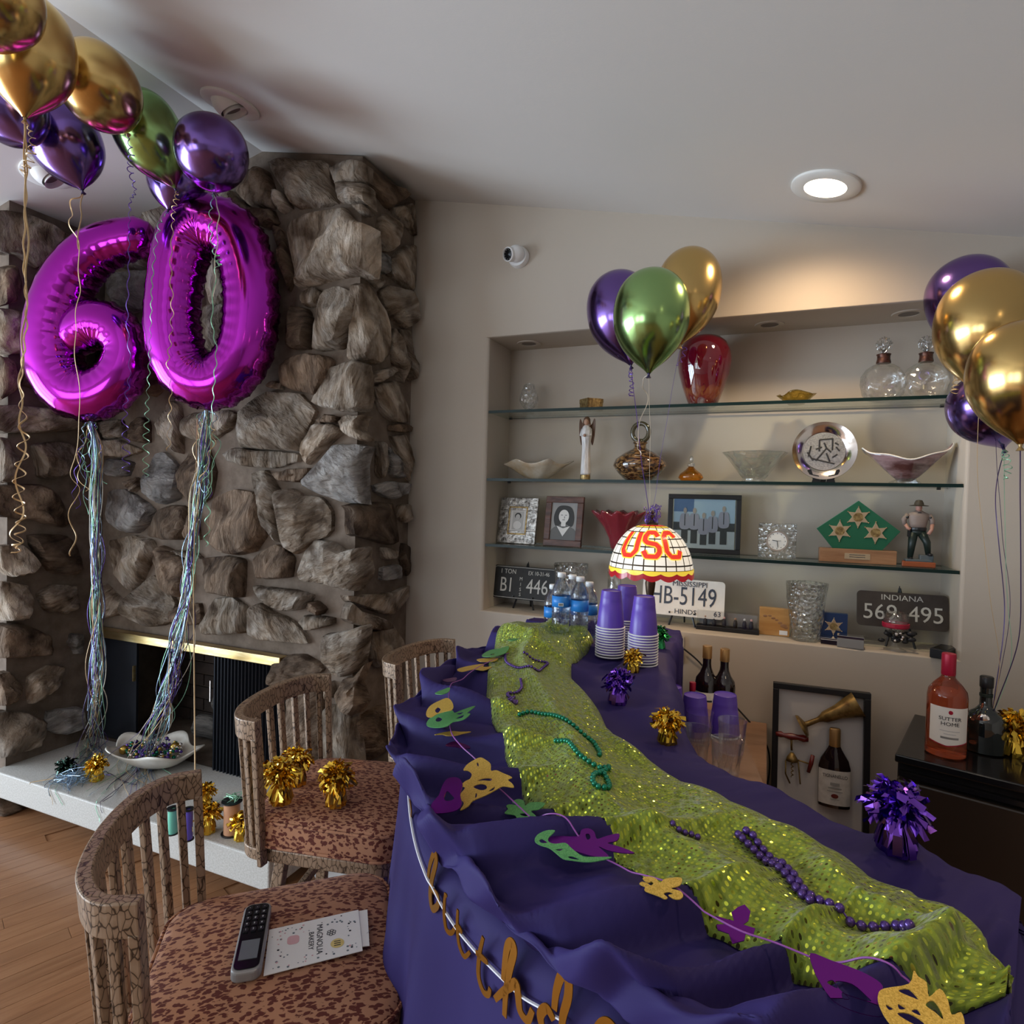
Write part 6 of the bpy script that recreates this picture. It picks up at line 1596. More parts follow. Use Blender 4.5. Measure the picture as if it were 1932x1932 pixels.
flat(t, 'photo_ground', PH['ground'], rect(-w_*.42, w_*.42, h_*.08, h_*.40), -.002); flat(t, 'photo_bus', PH['bus'], rect(-w_*.42, -w_*.14, h_*.70, h_*.92), -.002); flat(t, 'photo_trees', PH['dark'], rect(-w_*.42, w_*.42, h_*.38, h_*.52), -.0022)
for q, (fx, ht, sit) in enumerate(((-.26, .72, 0), (-.13, .72, 0), (0, .64, 1), (.12, .68, 0), (.27, .76, 0))):
    b0_ = .16 if not sit else .14
    flat(t, 'photo_trousers', PH['dark'], rect(w_*(fx-.045), w_*(fx+.045), h_*b0_, h_*(ht-.26)), -.003-q*.0001)
    flat(t, 'photo_shirt', PH['shirt'], smooth_loop([(w_*(fx-.065), h_*(ht-.30)), (w_*(fx-.06), h_*(ht-.08)), (w_*fx, h_*(ht-.05)), (w_*(fx+.06), h_*(ht-.08)), (w_*(fx+.065), h_*(ht-.30))]), -.0036-q*.0001)
    flat(t, 'photo_head', PH['skin'], oval(w_*fx, h_*(ht+0.0), w_*.024, h_*.05, 12), -.0042)
    flat(t, 'photo_tie', PH['dark'], rect(w_*(fx-.006), w_*(fx+.006), h_*(ht-.26), h_*(ht-.06)), -.0044)
G().box((0, -.0065, h_/2), (w_*.86, .001, h_*.86)).build('glazing', M['shelf_glass'], t)
t, k = item('crystal_clock', 'small square cut crystal desk clock on the bottom shelf', 'clock', 1465, 2.72, T3)
s_ = 66*k
G().box((0, 0, s_/2), (s_, .03, s_)).build('block', M['crystal'], t, bevel=.004)
g = G()
for q in range(8):
    for j in range(2): g.box(((-.44+.88*q/7)*s_, -.016, (.07+.86*j)*s_), (.09*s_, .008, .09*s_), None); g.box(((-.43+.86*j)*s_, -.016, (.07+.86*q/7)*s_), (.09*s_, .008, .09*s_))
g.build('cut_facets', M['crystal2'], t)
MYc = Matrix.Translation((0, -.0165, s_*.5)) @ Matrix.Rotation(pi/2, 4, 'X')
G().lathe([(.29*s_, 0), (.29*s_, .004), (.25*s_, .004), (.25*s_, .002)], 36, MYc, cap=False).build('bezel', M['silver'], t, smooth=True, angle=.6); dl_ = G().lathe([(.26*s_, .002), (0, .002)], 32, MYc, cap=False).build('dial', M['cream_card'], t)
g = G()
for q in range(12):
    a = q*pi/6; g.box((.21*s_*math.sin(a), .21*s_*math.cos(a), .0026), (.02*s_, .02*s_, .0004), MYc)
g.tube([MYc @ Vector((0, 0, .003)), MYc @ Vector((-.13*s_, .02*s_, .003))], .012*s_, 4); g.tube([MYc @ Vector((0, 0, .003)), MYc @ Vector((.02*s_, -.18*s_, .003))], .009*s_, 4); g.tube([MYc @ Vector((0, 0, .003)), MYc @ Vector((.1*s_, .01*s_, .003))], .006*s_, 4); g.build('hands', M['ink'], dl_)
t, k = item('badge_plaque', 'green diamond plaque holding three star badges on a wooden base', 'plaque', 1615, 2.72, T3)
M['oak'] = noisy('polished_oak', (.26, .12, .055), (.38, .20, .10), 5, .35, stretch=(1, 8, 8), bs=.05); M['felt'] = mat('green_felt', (.004, .10, .045), .8, sheen=.3); M['badge_gold'] = mat('badge_gold', (.78, .62, .42), .25, .9)
G().box((0, 0, 13*k), (127*k, 26*k, 26*k)).build('base', M['oak'], t, bevel=.002); G().box((0, -13.4*k, 13*k), (42*k, 1*k, 11*k)).build('name_plate', M['badge_gold'], t)
for q in range(2): G().box((0, -14.1*k, (15.5-4*q)*k), (26*k, .3*k, 1*k)).build('engraved_line', M['ink'], t)
DM = Matrix.Rotation(pi/2, 4, 'X')
G().prism([(-38*k, 22*k), (38*k, 22*k), (69*k, 62*k), (0, 117*k), (-69*k, 62*k)], -6*k, 6*k, DM).build('diamond_board', M['felt'], t, bevel=.001)
def star(t, x, z, r, y, m, name='star_badge', pts=6):
    P = []
    for j in range(2*pts): a = pi/2+pi*j/pts; rr_2 = r if j % 2 == 0 else r*.52; P.append((x+rr_2*math.cos(a), z+rr_2*math.sin(a)))
    o = G().prism(P, 0, .003, Matrix.Translation((0, y, 0)) @ DM).build(name, m, t, bevel=.0006)
    G().lathe([(r*.42, .003), (r*.42, .0042), (r*.34, .0042), (r*.34, .0036), (0, .0036)], 24, Matrix.Translation((x, y, z)) @ DM, cap=False).build('seal', M['antique_gold'], o)
    for j in range(pts):
        a = pi/2+2*pi*j/pts; G().ball((x+r*math.cos(a), y-.0015, z+r*math.sin(a)), r*.07, 6, 4).build('tip', m, o)
    return o
for x, z in ((0, 86), (-30, 59), (29, 58)): star(t, x*k, z*k, 20*k, -6.2*k, M['badge_gold'])
# painted trooper figurine
t, k = item('officer_figurine', 'painted standing officer figurine in a wide hat, one foot on a grey rock', 'figurine', 1729, 2.70, T3)
M['tan_shirt'] = mat('painted_taupe', (.27, .20, .17), .5); M['dk_green'] = mat('painted_dark_green', (.012, .022, .018), .4); M['hat'] = mat('painted_olive_brown', (.06, .045, .03), .5); M['slate'] = mat('painted_slate', (.09, .11, .12), .5); M['reddish'] = mat('painted_red_wood', (.30, .075, .025), .4); M['paintskin'] = mat('painted_pink_skin', (.50, .25, .19), .5)
G().prism([(-26*k, -14*k), (28*k, -14*k), (24*k, 12*k), (-22*k, 12*k)], 0, 10*k).build('base', M['reddish'], t, bevel=.003)
g = G(); g.box((2*k, -2*k, 12*k), (44*k, 20*k, 5*k)); g.box((14*k, -2*k, 18*k), (22*k, 16*k, 10*k)); g.build('rock', M['slate'], t, bevel=.003)
g = G(); g.tube([(-7*k, 0, 64*k), (-9*k, -1*k, 42*k), (-11*k, 0, 16*k)], [8*k, 6.5*k, 4.6*k], 12); g.tube([(6*k, 0, 64*k), (14*k, -6*k, 46*k), (17*k, -4*k, 24*k)], [8*k, 6.3*k, 4.4*k], 12); g.ball((0, 0, 65*k), 11*k, 14, 8, sc=(1.15, .75, .75)); g.build('trousers', M['dk_green'], t, smooth=True)
g = G(); g.ball((-11*k, -4*k, 15*k), 4.5*k, 10, 6, sc=(1, 1.8, .7)); g.ball((19*k, -8*k, 24*k), 4.5*k, 10, 6, sc=(1.2, 1.8, .7)); g.build('shoes', M['black'], t, smooth=True)
G().lathe(prof(k, (13.5, 68), (14, 70), (14, 73), (13.5, 74)), 18, Matrix.Diagonal((1, .72, 1, 1))).build('belt', M['black'], t)
g = G().lathe(prof(k, (13, 73), (14, 80), (17, 94), (16, 100), (8, 104), (5, 106)), 20, Matrix.Diagonal((1, .66, 1, 1)))
g.tube([(-16*k, 0, 98*k), (-23*k, 2*k, 88*k), (-21*k, 0, 78*k)], [5*k, 4.6*k, 4*k], 10); g.tube([(16*k, 0, 98*k), (22*k, 0, 88*k), (22*k, -3*k, 80*k)], [5*k, 4.6*k, 4*k], 10); g.build('shirt', M['tan_shirt'], t, smooth=True)
g = G(); g.tube([(-21*k, 0, 80*k), (-17*k, -4*k, 72*k), (-13*k, -6*k, 70*k)], [3.4*k, 3*k, 3*k], 8); g.tube([(22*k, -3*k, 81*k), (20*k, -8*k, 70*k), (15*k, -10*k, 62*k)], [3.4*k, 3*k, 3.2*k], 8); g.build('forearms', M['paintskin'], t, smooth=True)
g = G().ball((0, -1*k, 111*k), 6.5*k, 16, 10, sc=(.85, .95, 1.15)); g.tube([(0, 0, 103*k), (0, 0, 107*k)], 4*k, 10); g.ball((0, -7.4*k, 110*k), 1.3*k, 8, 5); g.build('head', M['paintskin'], t, smooth=True)
G().lathe(prof(k, (15, 114), (15.5, 115), (8, 116.5), (7.5, 120), (5, 125), (0, 126)), 24, Matrix.Translation((0, -1*k, 0)), cap=False).build('hat', M['hat'], t, smooth=True, angle=.7)
g = G()
for s in (-1, 1): g.ball((s*18.5*k, -3*k, 93*k), 2.6*k, 8, 5)
g.box((0, -8.8*k, 101*k), (5*k, 1*k, 3*k)); g.build('insignia', M['black'], t)
G().box((-15*k, -3*k, 62*k), (4*k, 6*k, 12*k)).build('holster', M['black'], t)

# --- niche sill
def easel(t, w_, h_, y0=0):
    g = G()
    for s in (-1, 1): g.tube([(s*w_*.16, -.016, 0), (s*w_*.08, .004, h_*.45), (0, .03, h_*1.06)], .0045, 6)
    g.tube([(0, .075, 0), (0, .03, h_*1.05)], .004, 6); g.tube([(0, .03, h_*1.0), (0, .034, h_*1.10)], [.004, .0015], 6)
    g.box((0, -.010, h_*.28), (w_*.34, .008, .008))
    for s in (-1, 1): g.box((s*w_*.15, -.022, h_*.29), (.006, .026, .006))
    return g.build('easel', M['black'], t)
def plate(name, label, x0, x1, yc, hpx, Y, rz, m, letters, border=None, ez=.28, ang=.16):
    a, b = base(x0, Y, T4), base(x1, Y, T4); c = (a+b)/2; k = px(c)[2]/FPX; w_ = (b-a).length; h_ = hpx*k
    zc = onY((x0+x1)/2, yc, Y).z-T4
    t = thing(name, label, 'license plate', c, rz)
    easel(t, w_, zc+h_*.5)
    PMt = Matrix.Translation((0, -.012, zc)) @ Matrix.Rotation(-ang, 4, 'X') @ Matrix.Rotation(pi/2, 4, 'X')
    po = G().prism(rrect(w_, h_, .016), 0, .0025).build('plate', m, t, bevel=.0008); po.matrix_local = PMt
    if border:
        g = G(); P = [Vector((x, y, .003)) for x, y in rrect(w_*.965, h_*.93, .014)]; g.tube(P, .0013, 5, True); g.build('raised_border', border, po)
    for txt, x, y, sz, mt, sx in letters:
        meshobj('lettering', text_mesh(txt, sz*h_, mt, .0012, sx=sx), po, (x*w_, y*h_, .0032))
    return t, po, w_, h_
M['plate_black'] = noisy('black_enamel', (.010, .010, .010), (.02, .019, .018), 20, .6, bs=.05); M['plate_ink'] = mat('silvery_plate_paint', (.52, .50, .46), .5); M['plate_white'] = noisy('cream_enamel', (.66, .62, .58), (.78, .75, .71), 9, .4, bs=.05); M['plate_navy'] = mat('navy_plate_paint', (.03, .045, .075), .5); M['plate_brown'] = noisy('brown_black_enamel', (.035, .026, .022), (.055, .042, .035), 14, .4, bs=.05)
t, po, w_, h_ = plate('license_plate', 'black license plate reading B1 446 on an easel at the left of the sill', 930, 1052, 1100, 62, 2.74, -.05, M['plate_black'],
    [('1 TON', -.26, .32, .20, M['plate_ink'], .9), ('EX 10-31-46', .22, .31, .17, M['plate_ink'], .8), ('B1', -.27, -.10, .62, M['plate_ink'], .72), ('446', .21, -.10, .62, M['plate_ink'], .78), ('M', -.05, .12, .15, M['plate_ink'], .9), ('I', -.05, -.05, .15, M['plate_ink'], .9), ('S', -.05, -.2, .15, M['plate_ink'], .9), ('S', -.05, -.35, .15, M['plate_ink'], .9)], M['plate_ink'])
t, po, w_, h_ = plate('license_plate', 'cream Mississippi license plate reading HB 5149 beside the lamp stem', 1212, 1366, 1127, 69, 2.72, 0, M['plate_white'],
    [('MISSISSIPPI', .08, .37, .20, M['plate_navy'], 1.0), ('HB-5149', 0, .02, .70, M['plate_navy'], .70), ('CT.', -.40, -.37, .17, M['plate_navy'], 1), ('HINDS', .04, -.38, .18, M['plate_navy'], 1.1), ('63', .42, -.37, .19, M['plate_navy'], 1)])
t, po, w_, h_ = plate('license_plate', 'dark brown Indiana license plate reading 569 495 on an easel', 1612, 1786, 1151, 66, 2.73, .04, M['plate_brown'],
    [('INDIANA', 0, .34, .22, M['plate_ink'], 1.15), ('569', -.24, -.10, .62, M['plate_ink'], .95), ('495', .26, -.10, .62, M['plate_ink'], .95)])
M['crystal_dark'] = M['crystal2']
t, k = item('crystal_vase', 'waisted clear crystal vase in front of the black plate', 'vase', 1075, 2.68, T4)
G().lathe(prof(k, (22, 0), (24, 3), (23, 10), (19, 30), (20, 46), (27, 66), (32, 84), (33, 98), (31, 97), (25, 66), (17, 44), (16, 20), (18, 8), (0, 6)), 40, fn=lambda a, r, z: (r*(1+.07*math.sin(6*a+z*40)), z)).build('vase', M['crystal'], t, smooth=True)
t, k = item('cylinder_vase', 'tall narrow clear glass vase beside the lamp', 'vase', 1157, 2.68, T4)
G().lathe(prof(k, (14, 0), (14.5, 2), (13, 40), (12.5, 80), (13.5, 92), (12.5, 92), (11, 60), (12, 6), (0, 5)), 30).build('vase', M['crystal2'], t, smooth=True)
t, k = item('crystal_vase', 'tall tapering clear crystal vase between the wooden and blue boxes', 'vase', 1519, 2.68, T4)
G().lathe(prof(k, (23, 0), (25, 2), (25, 12), (29, 40), (33, 75), (36, 104), (36, 108), (33, 108), (29, 70), (24, 30), (20, 14), (0, 12)), 40, fn=lambda a, r, z: (r*(1+.05*math.sin(5*a+z*30)), z)).build('vase', M['crystal'], t, smooth=True)
t, k = item('display_case', 'long low black display case with small figures behind clear plastic', 'display case', 1372, 2.70, T4)
G().box((0, 0, 4*k), (112*k, 26*k, 8*k)).build('tray', M['black'], t, bevel=.002); G().box((0, 0, 22*k), (108*k, 22*k, 28*k)).build('cover', M['clear'], t); G().box((0, 10*k, 20*k), (104*k, 1*k, 24*k)).build('backdrop', GREY[2], t)
for j, (x, m) in enumerate(((-40, 'face'), (-24, 'white'), (-6, 'pinkprint'), (14, 'face'), (30, 'white'), (42, 'pinkprint'))):
    o = G().lathe(prof(k, (3.5, 8), (4, 14), (3, 20), (1.5, 22)), 10, Matrix.Translation((x*k, -1*k, 0))).build('figure', M['ink'], t, smooth=True); G().ball((x*k, -1*k, 24*k), 2.4*k, 8, 6).build('figure_head', M[m], t, smooth=True)
t, k = item('wooden_box', 'square golden wood box with a map inlay and a white sticker', 'box', 1460, 2.71, T4)
M['maple'] = noisy('golden_maple', (.42, .20, .06), (.56, .31, .11), 5, .3, stretch=(1, 6, 6), bs=.04)
G().box((0, 0, 26*k), (53*k, 12*k, 52*k)).build('box', M['maple'], t, bevel=.002)
g = G()
for j, (x, z, r) in enumerate(((-16, 36, 3), (-8, 37, 2.6), (-2, 33, 3), (4, 30, 2.4), (10, 25, 3), (16, 20, 4.5), (20, 17, 3))): g.ball((x*k, -6.1*k, z*k), r*k, 8, 5, sc=(1.3, .15, .8))
g.build('map_inlay', M['oak'], t); G().box((16*k, -6.3*k, 7*k), (14*k, .6*k, 8*k)).build('sticker', M['white'], t)
t, k = item('badge_box', 'dark blue box printed with a gold star badge', 'box', 1571, 2.71, T4)
M['navybox'] = mat('navy_card', (.012, .035, .12), .4)
G().box((0, 0, 27*k), (46*k, 12*k, 53*k)).build('box', M['navybox'], t, bevel=.001); star(t, 0, 29*k, 16*k, -6.2*k, M['badge_gold']); meshobj('lettering', text_mesh('RETIRED', 5*k, M['cream_card'], .0002), t, (0, -6.4*k, 6*k), (pi/2, 0, 0))
for x, Y, lb, w2, h2 in ((1566, 2.645, 'small silver metal tin in front of the blue box', 32, 13), (1604, 2.625, 'blue-grey metal card tin at the edge of the sill', 44, 22)):
    t, k = item('metal_tin', lb, 'tin', x, Y, T4, -.1)
    G().box((0, 0, h2*k*.4), (w2*k, 22*k, h2*k*.8)).build('tin', M['grey'] if w2 > 40 else M['silver'], t, bevel=.002); G().box((0, 0, h2*k*.9), (w2*k*1.01, 22.5*k, h2*k*.22)).build('lid', M['silver'], t, bevel=.001)
t, k = item('crystal_candle_holder', 'clear glass candle holder with a red and black bow before the Indiana plate', 'candle holder', 1688, 2.65, T4)
G().lathe(prof(k, (18, 0), (19, 2), (7, 6), (6, 24), (8, 30), (20, 44), (21, 72), (19.5, 72), (18, 46), (4, 34)), 28, cap=False).build('glass', M['clear'], t, smooth=True)
g = G(); rr_ = random.Random(6)
for j in range(16):
    a = rr_.uniform(0, 2*pi); g.ball((rr_.uniform(-24, 24)*k, rr_.uniform(-14, -4)*k, rr_.uniform(18, 36)*k), rr_.uniform(4, 7)*k, 8, 5, sc=(1.2, .6, .8))
g.build('bow', M['black'], t, smooth=True)
M['redrib'] = mat('red_ribbon', (.40, .01, .04), .4)
G().lathe(prof(k, (21.5, 44), (22.5, 46), (22.5, 52), (21.5, 53)), 28, cap=False).build('red_band', M['redrib'], t)
g = G()
for j in range(7): g.ball((rr_.uniform(-16, 16)*k, -16*k, rr_.uniform(20, 38)*k), 2.6*k, 8, 5)
g.build('berries', M['silver'], t, smooth=True)
t = thing('black_box', 'small flat black box hanging over the right end of the sill', 'box', Vector((XatY(1783, 2.62, T4), 2.63, T4)), -.5)
G().box((0, 0, .0165), (.058, .115, .033)).build('box', M['black'], t, bevel=.002); G().box((0, 0, .0335), (.044, .095, .001)).build('window', M['blackgloss'], t)
# ------------------------------------------------------------------ behind the bar: wooden counter, bottles, tumblers
M['veneer'] = noisy('brown_marbled_veneer', (.20, .105, .06), (.30, .17, .105), 4, .4, 6, .03, stretch=(1, 3, 1))
CXR = onY(1447, 1366, 2.58).x; CTZ = onY(1447, 1366, 2.58).z
cn = thing('back_counter', 'low brown wooden counter against the wall behind the bar', 'counter', ((CXR-.30)/2, 2.2, 0))
co = Vector(cn.location); cw = CXR+.30
G().box((0, 0, (CTZ-.03)/2), (cw-.02, .74, CTZ-.03)).build('cabinet_body', M['veneer'], cn); G().box((0, 0, CTZ-.015), (cw, .78, .03)).build('countertop', M['veneer'], cn, bevel=.003)
for s in (-1, 1):
    d_ = G().box((s*cw/4, -.375, CTZ*.5), (cw/2-.03, .016, CTZ-.12)).build('cabinet_door', M['veneer'], cn, bevel=.002); G().box((s*.03, -.39, CTZ*.6), (.012, .014, .09)).build('handle', M['black_metal'], d_)
# inner ledge of the bar that carries the glasses
LZ = .892
ld = G(); q = [INN[int(NS*.22)], INN[int(NS*.62)]]
ledge_pts = [INN[i] for i in range(int(NS*.20), int(NS*.60), 8)]
outl = [(p.x-.015, p.y) for p in ledge_pts]; outr = [(p.x+.20, p.y+.06) for p in ledge_pts[::-1]]
ld.prism(outl+outr, LZ-.03, LZ)
cen = Vector((-.10, 1.6, LZ-.015)); lo_ = ld.build('serving_ledge', M['veneer'], None); 
for v in lo_.data.vertices: v.co -= cen
lo_.location = cen
tag(lo_, 'narrow brown serving ledge along the inner side of the bar', 'ledge')
G().box((0, 0, 0), (.03, .9, .03)).build('bracket', M['darkwood'], lo_, (-.01, 0, -.03))
def glass_tumbler(x, y, w_, label, s=1.0):
    p = at(x, y, w_); t = thing('glass_tumbler', label, 'glass', (p.x, p.y, LZ+.0005), 0, 'crystal tumblers'); t.scale = (s, s, s)
    G().lathe([(.030, 0), (.0325, .002), (.034, .03), (.0395, .093), (.0405, .095), (.0388, .094), (.0325, .03), (.030, .010), (0, .009)], 36).build('glass', M['clear'], t, smooth=True, angle=.7)
    g = G()
    for j in range(14):
        a = 2*pi*j/14; a2 = a+.35
        g.tube([(.0335*math.cos(a), .0335*math.sin(a), .010), (.0375*math.cos(a2), .0375*math.sin(a2), .058)], .0009, 4); g.tube([(.0335*math.cos(a2), .0335*math.sin(a2), .010), (.0375*math.cos(a), .0375*math.sin(a), .058)], .0009, 4)
    g.build('cut_pattern', M['crystal2'], t)
def w_for_z(x, y, z): d = ray(x, y); return (z-CZ)/d.z
for x, y, lb in ((1310, 1437, 'crystal tumbler nearest on the left of the four'), (1369, 1462, 'crystal tumbler nearest the camera on the right, with cut criss-cross pattern'), (1318, 1402, 'crystal tumbler at the back left of the four'), (1380, 1420, 'crystal tumbler at the back right of the four')):
    glass_tumbler(x, y, w_for_z(x, y, LZ), lb, .93)
for x, y, lb in ((1309, 1388, 'single upturned purple cup behind the left tumblers'), (1366, 1386, 'single upturned purple cup behind the right tumblers'), (1264, 1368, 'single upturned purple cup half hidden by the bar cloth')):
    w_ = w_for_z(x, y, LZ); p = at(x, y, w_); cup((p.x, p.y, LZ+.0005), lb, 'single upturned cups')
# wine bottles
M['dark_glass'] = mat('dark_wine_glass', (.012, .006, .006), .05, coat=1); M['wine_label'] = noisy('pale_wine_label', (.52, .48, .44), (.66, .62, .58), 40, .6, bs=0); M['gold_cap'] = mat('gold_capsule', (.45, .26, .10), .35, .7); M['red_cap'] = mat('red_capsule', (.42, .01, .04), .35, .2); M['clear_neck'] = M['dark_glass']
def wine(loc, label, cap, body='dark_glass', sc=1.0, lab=True, h=.30, r=.037, txt=None, rz=0):
    t = thing('wine_bottle', label, 'bottle', loc, rz, None); t.scale = (sc, sc, sc)
    b_ = G().lathe([(.0, .006), (r*.8, 0), (r, .004), (r, h*.58), (r*.93, h*.64), (r*.6, h*.70), (.0155, h*.76), (.0140, h*.80), (.0140, h*.985), (.0, h*.985)], 36, cap=False).build('bottle', M[body], t, smooth=True, angle=.9)
    G().lathe([(.0150, h*.86), (.0155, h*.861), (.0155, h*.995), (.0145, h), (0, h)], 24, cap=False).build('capsule', M[cap], t, smooth=True, angle=.6)
    if lab:
        l_ = G().lathe([(r+.0004, h*.16), (r+.0008, h*.161), (r+.0008, h*.50), (r+.0004, h*.501)], 36, cap=False).build('label', M['wine_label'], t, smooth=True)
        for z, w2, hh in ((.40, .030, .006), (.34, .038, .002), (.30, .034, .002), (.26, .038, .002), (.22, .02, .002)):
            rows = [[((r+.0014)*math.sin(a), -(r+.0014)*math.cos(a), h*z+q*hh) for a in [(-.5+j/8)*w2/r for j in range(9)]] for q in (0, 1)]
            G().grid(rows).build('label_print', M['ink'], l_)
    return t
BZc = CTZ+.0005
for x, y, cap, lb in ((1335, 1218, 'gold_cap', 'dark wine bottle with a gold cap on the left, behind the cups'), (1368, 1224, 'gold_cap', 'dark wine bottle with a gold cap on the right of the pair'), (1307, 1287, 'red_cap', 'short bottle with a red cap left of the two wine bottles')):
    Y = 2.36 if cap == 'gold_cap' else 2.26; p = onY(x, y, Y); hh = p.z-BZc
    wine((p.x, Y, BZc), lb, cap, h=.30, sc=hh/.30, rz=.2)
# black power cord from the outlet down behind the frame
pts = [onY(x, y, 2.57) for x, y in ((1290, 1224), (1320, 1250), (1350, 1290), (1390, 1335), (1425, 1375), (1448, 1410), (1452, 1450), (1446, 1490))]
c0 = pts[0]; o = G().tube([p-c0 for p in catmull(pts, 60)], .0035, 6).build('power_cord', M['black'], None, c0, smooth=True); tag(o, 'black power cord drooping along the wall behind the bottles', 'cord')
p = onY(1274, 1224, 2.597); t = thing('wall_outlet', 'small beige wall outlet behind the bar end', 'outlet', p); G().prism(rrect(.072, .115, .006), 0, .006, Matrix.Rotation(pi/2, 4, 'X')).build('cover', M['wall'], t, bevel=.002)
G().box((.016, -.016, 0), (.03, .022, .03)).build('plug', M['black'], t)
# shadow box with cut-out goblet, corkscrew and wine bottle
A, B = onY(1463, 1286, 2.52), onY(1648, 1307, 2.52); fw = (B-A).length; fh = .62; lean = .06
fr = thing('shadow_box', 'black framed shadow box with a brass goblet, corkscrew and wine bottle relief', 'picture frame', ((A.x+B.x)/2, 2.49, A.z-fh), 0, None, rot=(-lean, -.012, 0))
g = G(); bw = .021
for (x0, x1, z0, z1) in ((-fw/2, fw/2, 0, bw), (-fw/2, fw/2, fh-bw, fh), (-fw/2, -fw/2+bw, bw, fh-bw), (fw/2-bw, fw/2, bw, fh-bw)): g.box(((x0+x1)/2, 0, (z0+z1)/2), (x1-x0, .03, z1-z0))
g.build('frame', M['black'], fr, bevel=.002)
M['ivory'] = mat('ivory_board', (.60, .56, .53), .7); G().box((0, .012, fh/2), (fw-bw, .004, fh-bw)).build('back_board', M['ivory'], fr)
kf = fw/186.
def fpx(x, y): return Vector(((x-1463)*kf-fw/2, -.012, fh-(y-1286-(x-1463)*.11)*kf))
gob = noisy('antique_brass', (.10, .055, .015), (.36, .24, .08), 22, .4, metal=.6, bs=.2)
# goblet: turned shape laid diagonally
a, b_ = fpx(1520, 1378), fpx(1626, 1328); axg = (b_-a).normalized(); Qg = Matrix.Translation(a) @ axg.to_track_quat('Z', 'Y').to_matrix().to_4x4()
Lg = (b_-a).length
G().lathe([(.034*1.25, 0), (.030*1.25, .008), (.010, .018), (.009, Lg*.30), (.013, Lg*.36), (.020, Lg*.42), (.026, Lg*.66), (.047, Lg), (.044, Lg), (.02, Lg*.62), (0, Lg*.5)], 32, Qg @ Matrix.Diagonal((1, .5, 1, 1)) if False else Qg, cap=False).build('goblet', gob, fr, smooth=True, angle=.6)
M['corkred'] = mat('lacquered_red_wood', (.13, .012, .01), .25, coat=.5); M['antbrass'] = gob
g = G(); g.tube([fpx(1470, 1396), fpx(1480, 1397), fpx(1486, 1399), fpx(1500, 1401), fpx(1514, 1402), fpx(1524, 1404), fpx(1534, 1405)], [.008, .012, .008, .013, .010, .014, .010], 12); o1 = g.build('corkscrew_handle', M['corkred'], fr, smooth=True)
g = G(); g.tube([fpx(1501, 1404), fpx(1502, 1430)], .004, 8); g.lathe([(.006, .03), (.018, .012), (.022, 0)], 16, Matrix.Translation(fpx(1503, 1452))); g.tube([fpx(1491, 1452), fpx(1491, 1480), fpx(1500, 1500)], .003, 6); g.tube([fpx(1515, 1452), fpx(1518, 1480), fpx(1520, 1500)], .003, 6); g.tube([fpx(1515, 1450), fpx(1535, 1456)], .003, 6)
g.tube([fpx(1504, 1455)+Vector((.004*math.cos(q*.9), .004*math.sin(q*.9), -q*.0022)) for q in range(26)], .0018, 5); g.build('corkscrew', gob, fr, smooth=True)
g = G(); g.tube([fpx(1543, 1438), fpx(1540, 1455), fpx(1535, 1474)], [.007, .008, .007], 10); g.build('corkscrew_grip', M['corkred'], fr, smooth=True)
BQ = fpx(1584, 1540); hb = (fpx(1586, 1380)-BQ).length
btl = G().lathe([(.0, 0), (.052, 0), (.053, .004), (.053, hb*.50), (.046, hb*.60), (.026, hb*.72), (.018, hb*.78), (.0175, hb*.98), (.014, hb), (0, hb)], 32, Matrix.Translation(BQ) @ Matrix.Diagonal((1, .45, 1, 1)), cap=False).build('bottle_relief', M['dark_glass'], fr, smooth=True, angle=.8)
G().lathe([(.0182, hb*.76), (.0188, hb*.77), (.0185, hb*.99), (.0150, hb*1.005), (0, hb*1.005)], 24, Matrix.Translation(BQ) @ Matrix.Diagonal((1, .5, 1, 1)), cap=False).build('foil_neck', M['gold_cap'], fr, smooth=True)
rows = [[(BQ.x+.0545*math.sin(a2), BQ.y-.0545*.46*math.cos(a2)-.0005, BQ.z+z) for a2 in [-1.25+2.5*j/14 for j in range(15)]] for z in (hb*.04, hb*.48)]
lb_ = G().grid(rows).build('label', M['wine_label'], fr, smooth=True)
yb = BQ.y-.0275
meshobj('lettering', text_mesh('TIGNANELLO', .0165, M['ink'], .0003, sx=.80), lb_, (BQ.x, yb, BQ.z+hb*.41), (pi/2, 0, 0))
g = G()
for z, w2, hh in ((.31, .03, .010), (.26, .044, .004), (.22, .05, .002), (.12, .03, .002)): g.box((BQ.x, yb, BQ.z+hb*z), (w2, .0006, hh))
g.build('label_print', GREY[2], lb_)
G().ball((BQ.x, yb, BQ.z+hb*.16), .010, 14, 8, sc=(1.2, .06, .8)).build('label_seal', M['corkred'], lb_)
# mini fridge
FZ = .82
f0, f1 = onZ(1692, 1420, FZ), onZ(1932, 1478, FZ); fb0 = onZ(1684, 1366, FZ)
frz = math.atan2(f1.y-f0.y, f1.x-f0.x)
fg = thing('mini_fridge', 'black mini fridge with a dark glossy door at the right edge', 'fridge', (f0.x, f0.y, 0), frz)
FWd, FDp = .50, .44
G().box((FWd/2, FDp/2+.02, FZ/2-.012), (FWd, FDp-.02, FZ-.024)).build('cabinet', M['black'], fg, bevel=.004)
G().box((FWd/2, FDp/2+.0, FZ-.012), (FWd+.006, FDp+.03, .024)).build('top_panel', M['blackgloss'], fg, bevel=.004)
M['fridge_door'] = mat('dark_brown_glossy_door', (.030, .020, .014), .28)
dr = G().box((FWd/2, .0, (FZ-.06)/2), (FWd-.006, .034, FZ-.085)).build('door', M['fridge_door'], fg, bevel=.006); G().box((FWd/2, -.012, FZ-.052), (FWd-.02, .02, .014)).build('handle_recess', M['blackgloss'], dr)
def on_fridge(x, y): p = onZ(x, y, FZ); return (p.x, p.y, FZ+.0005)
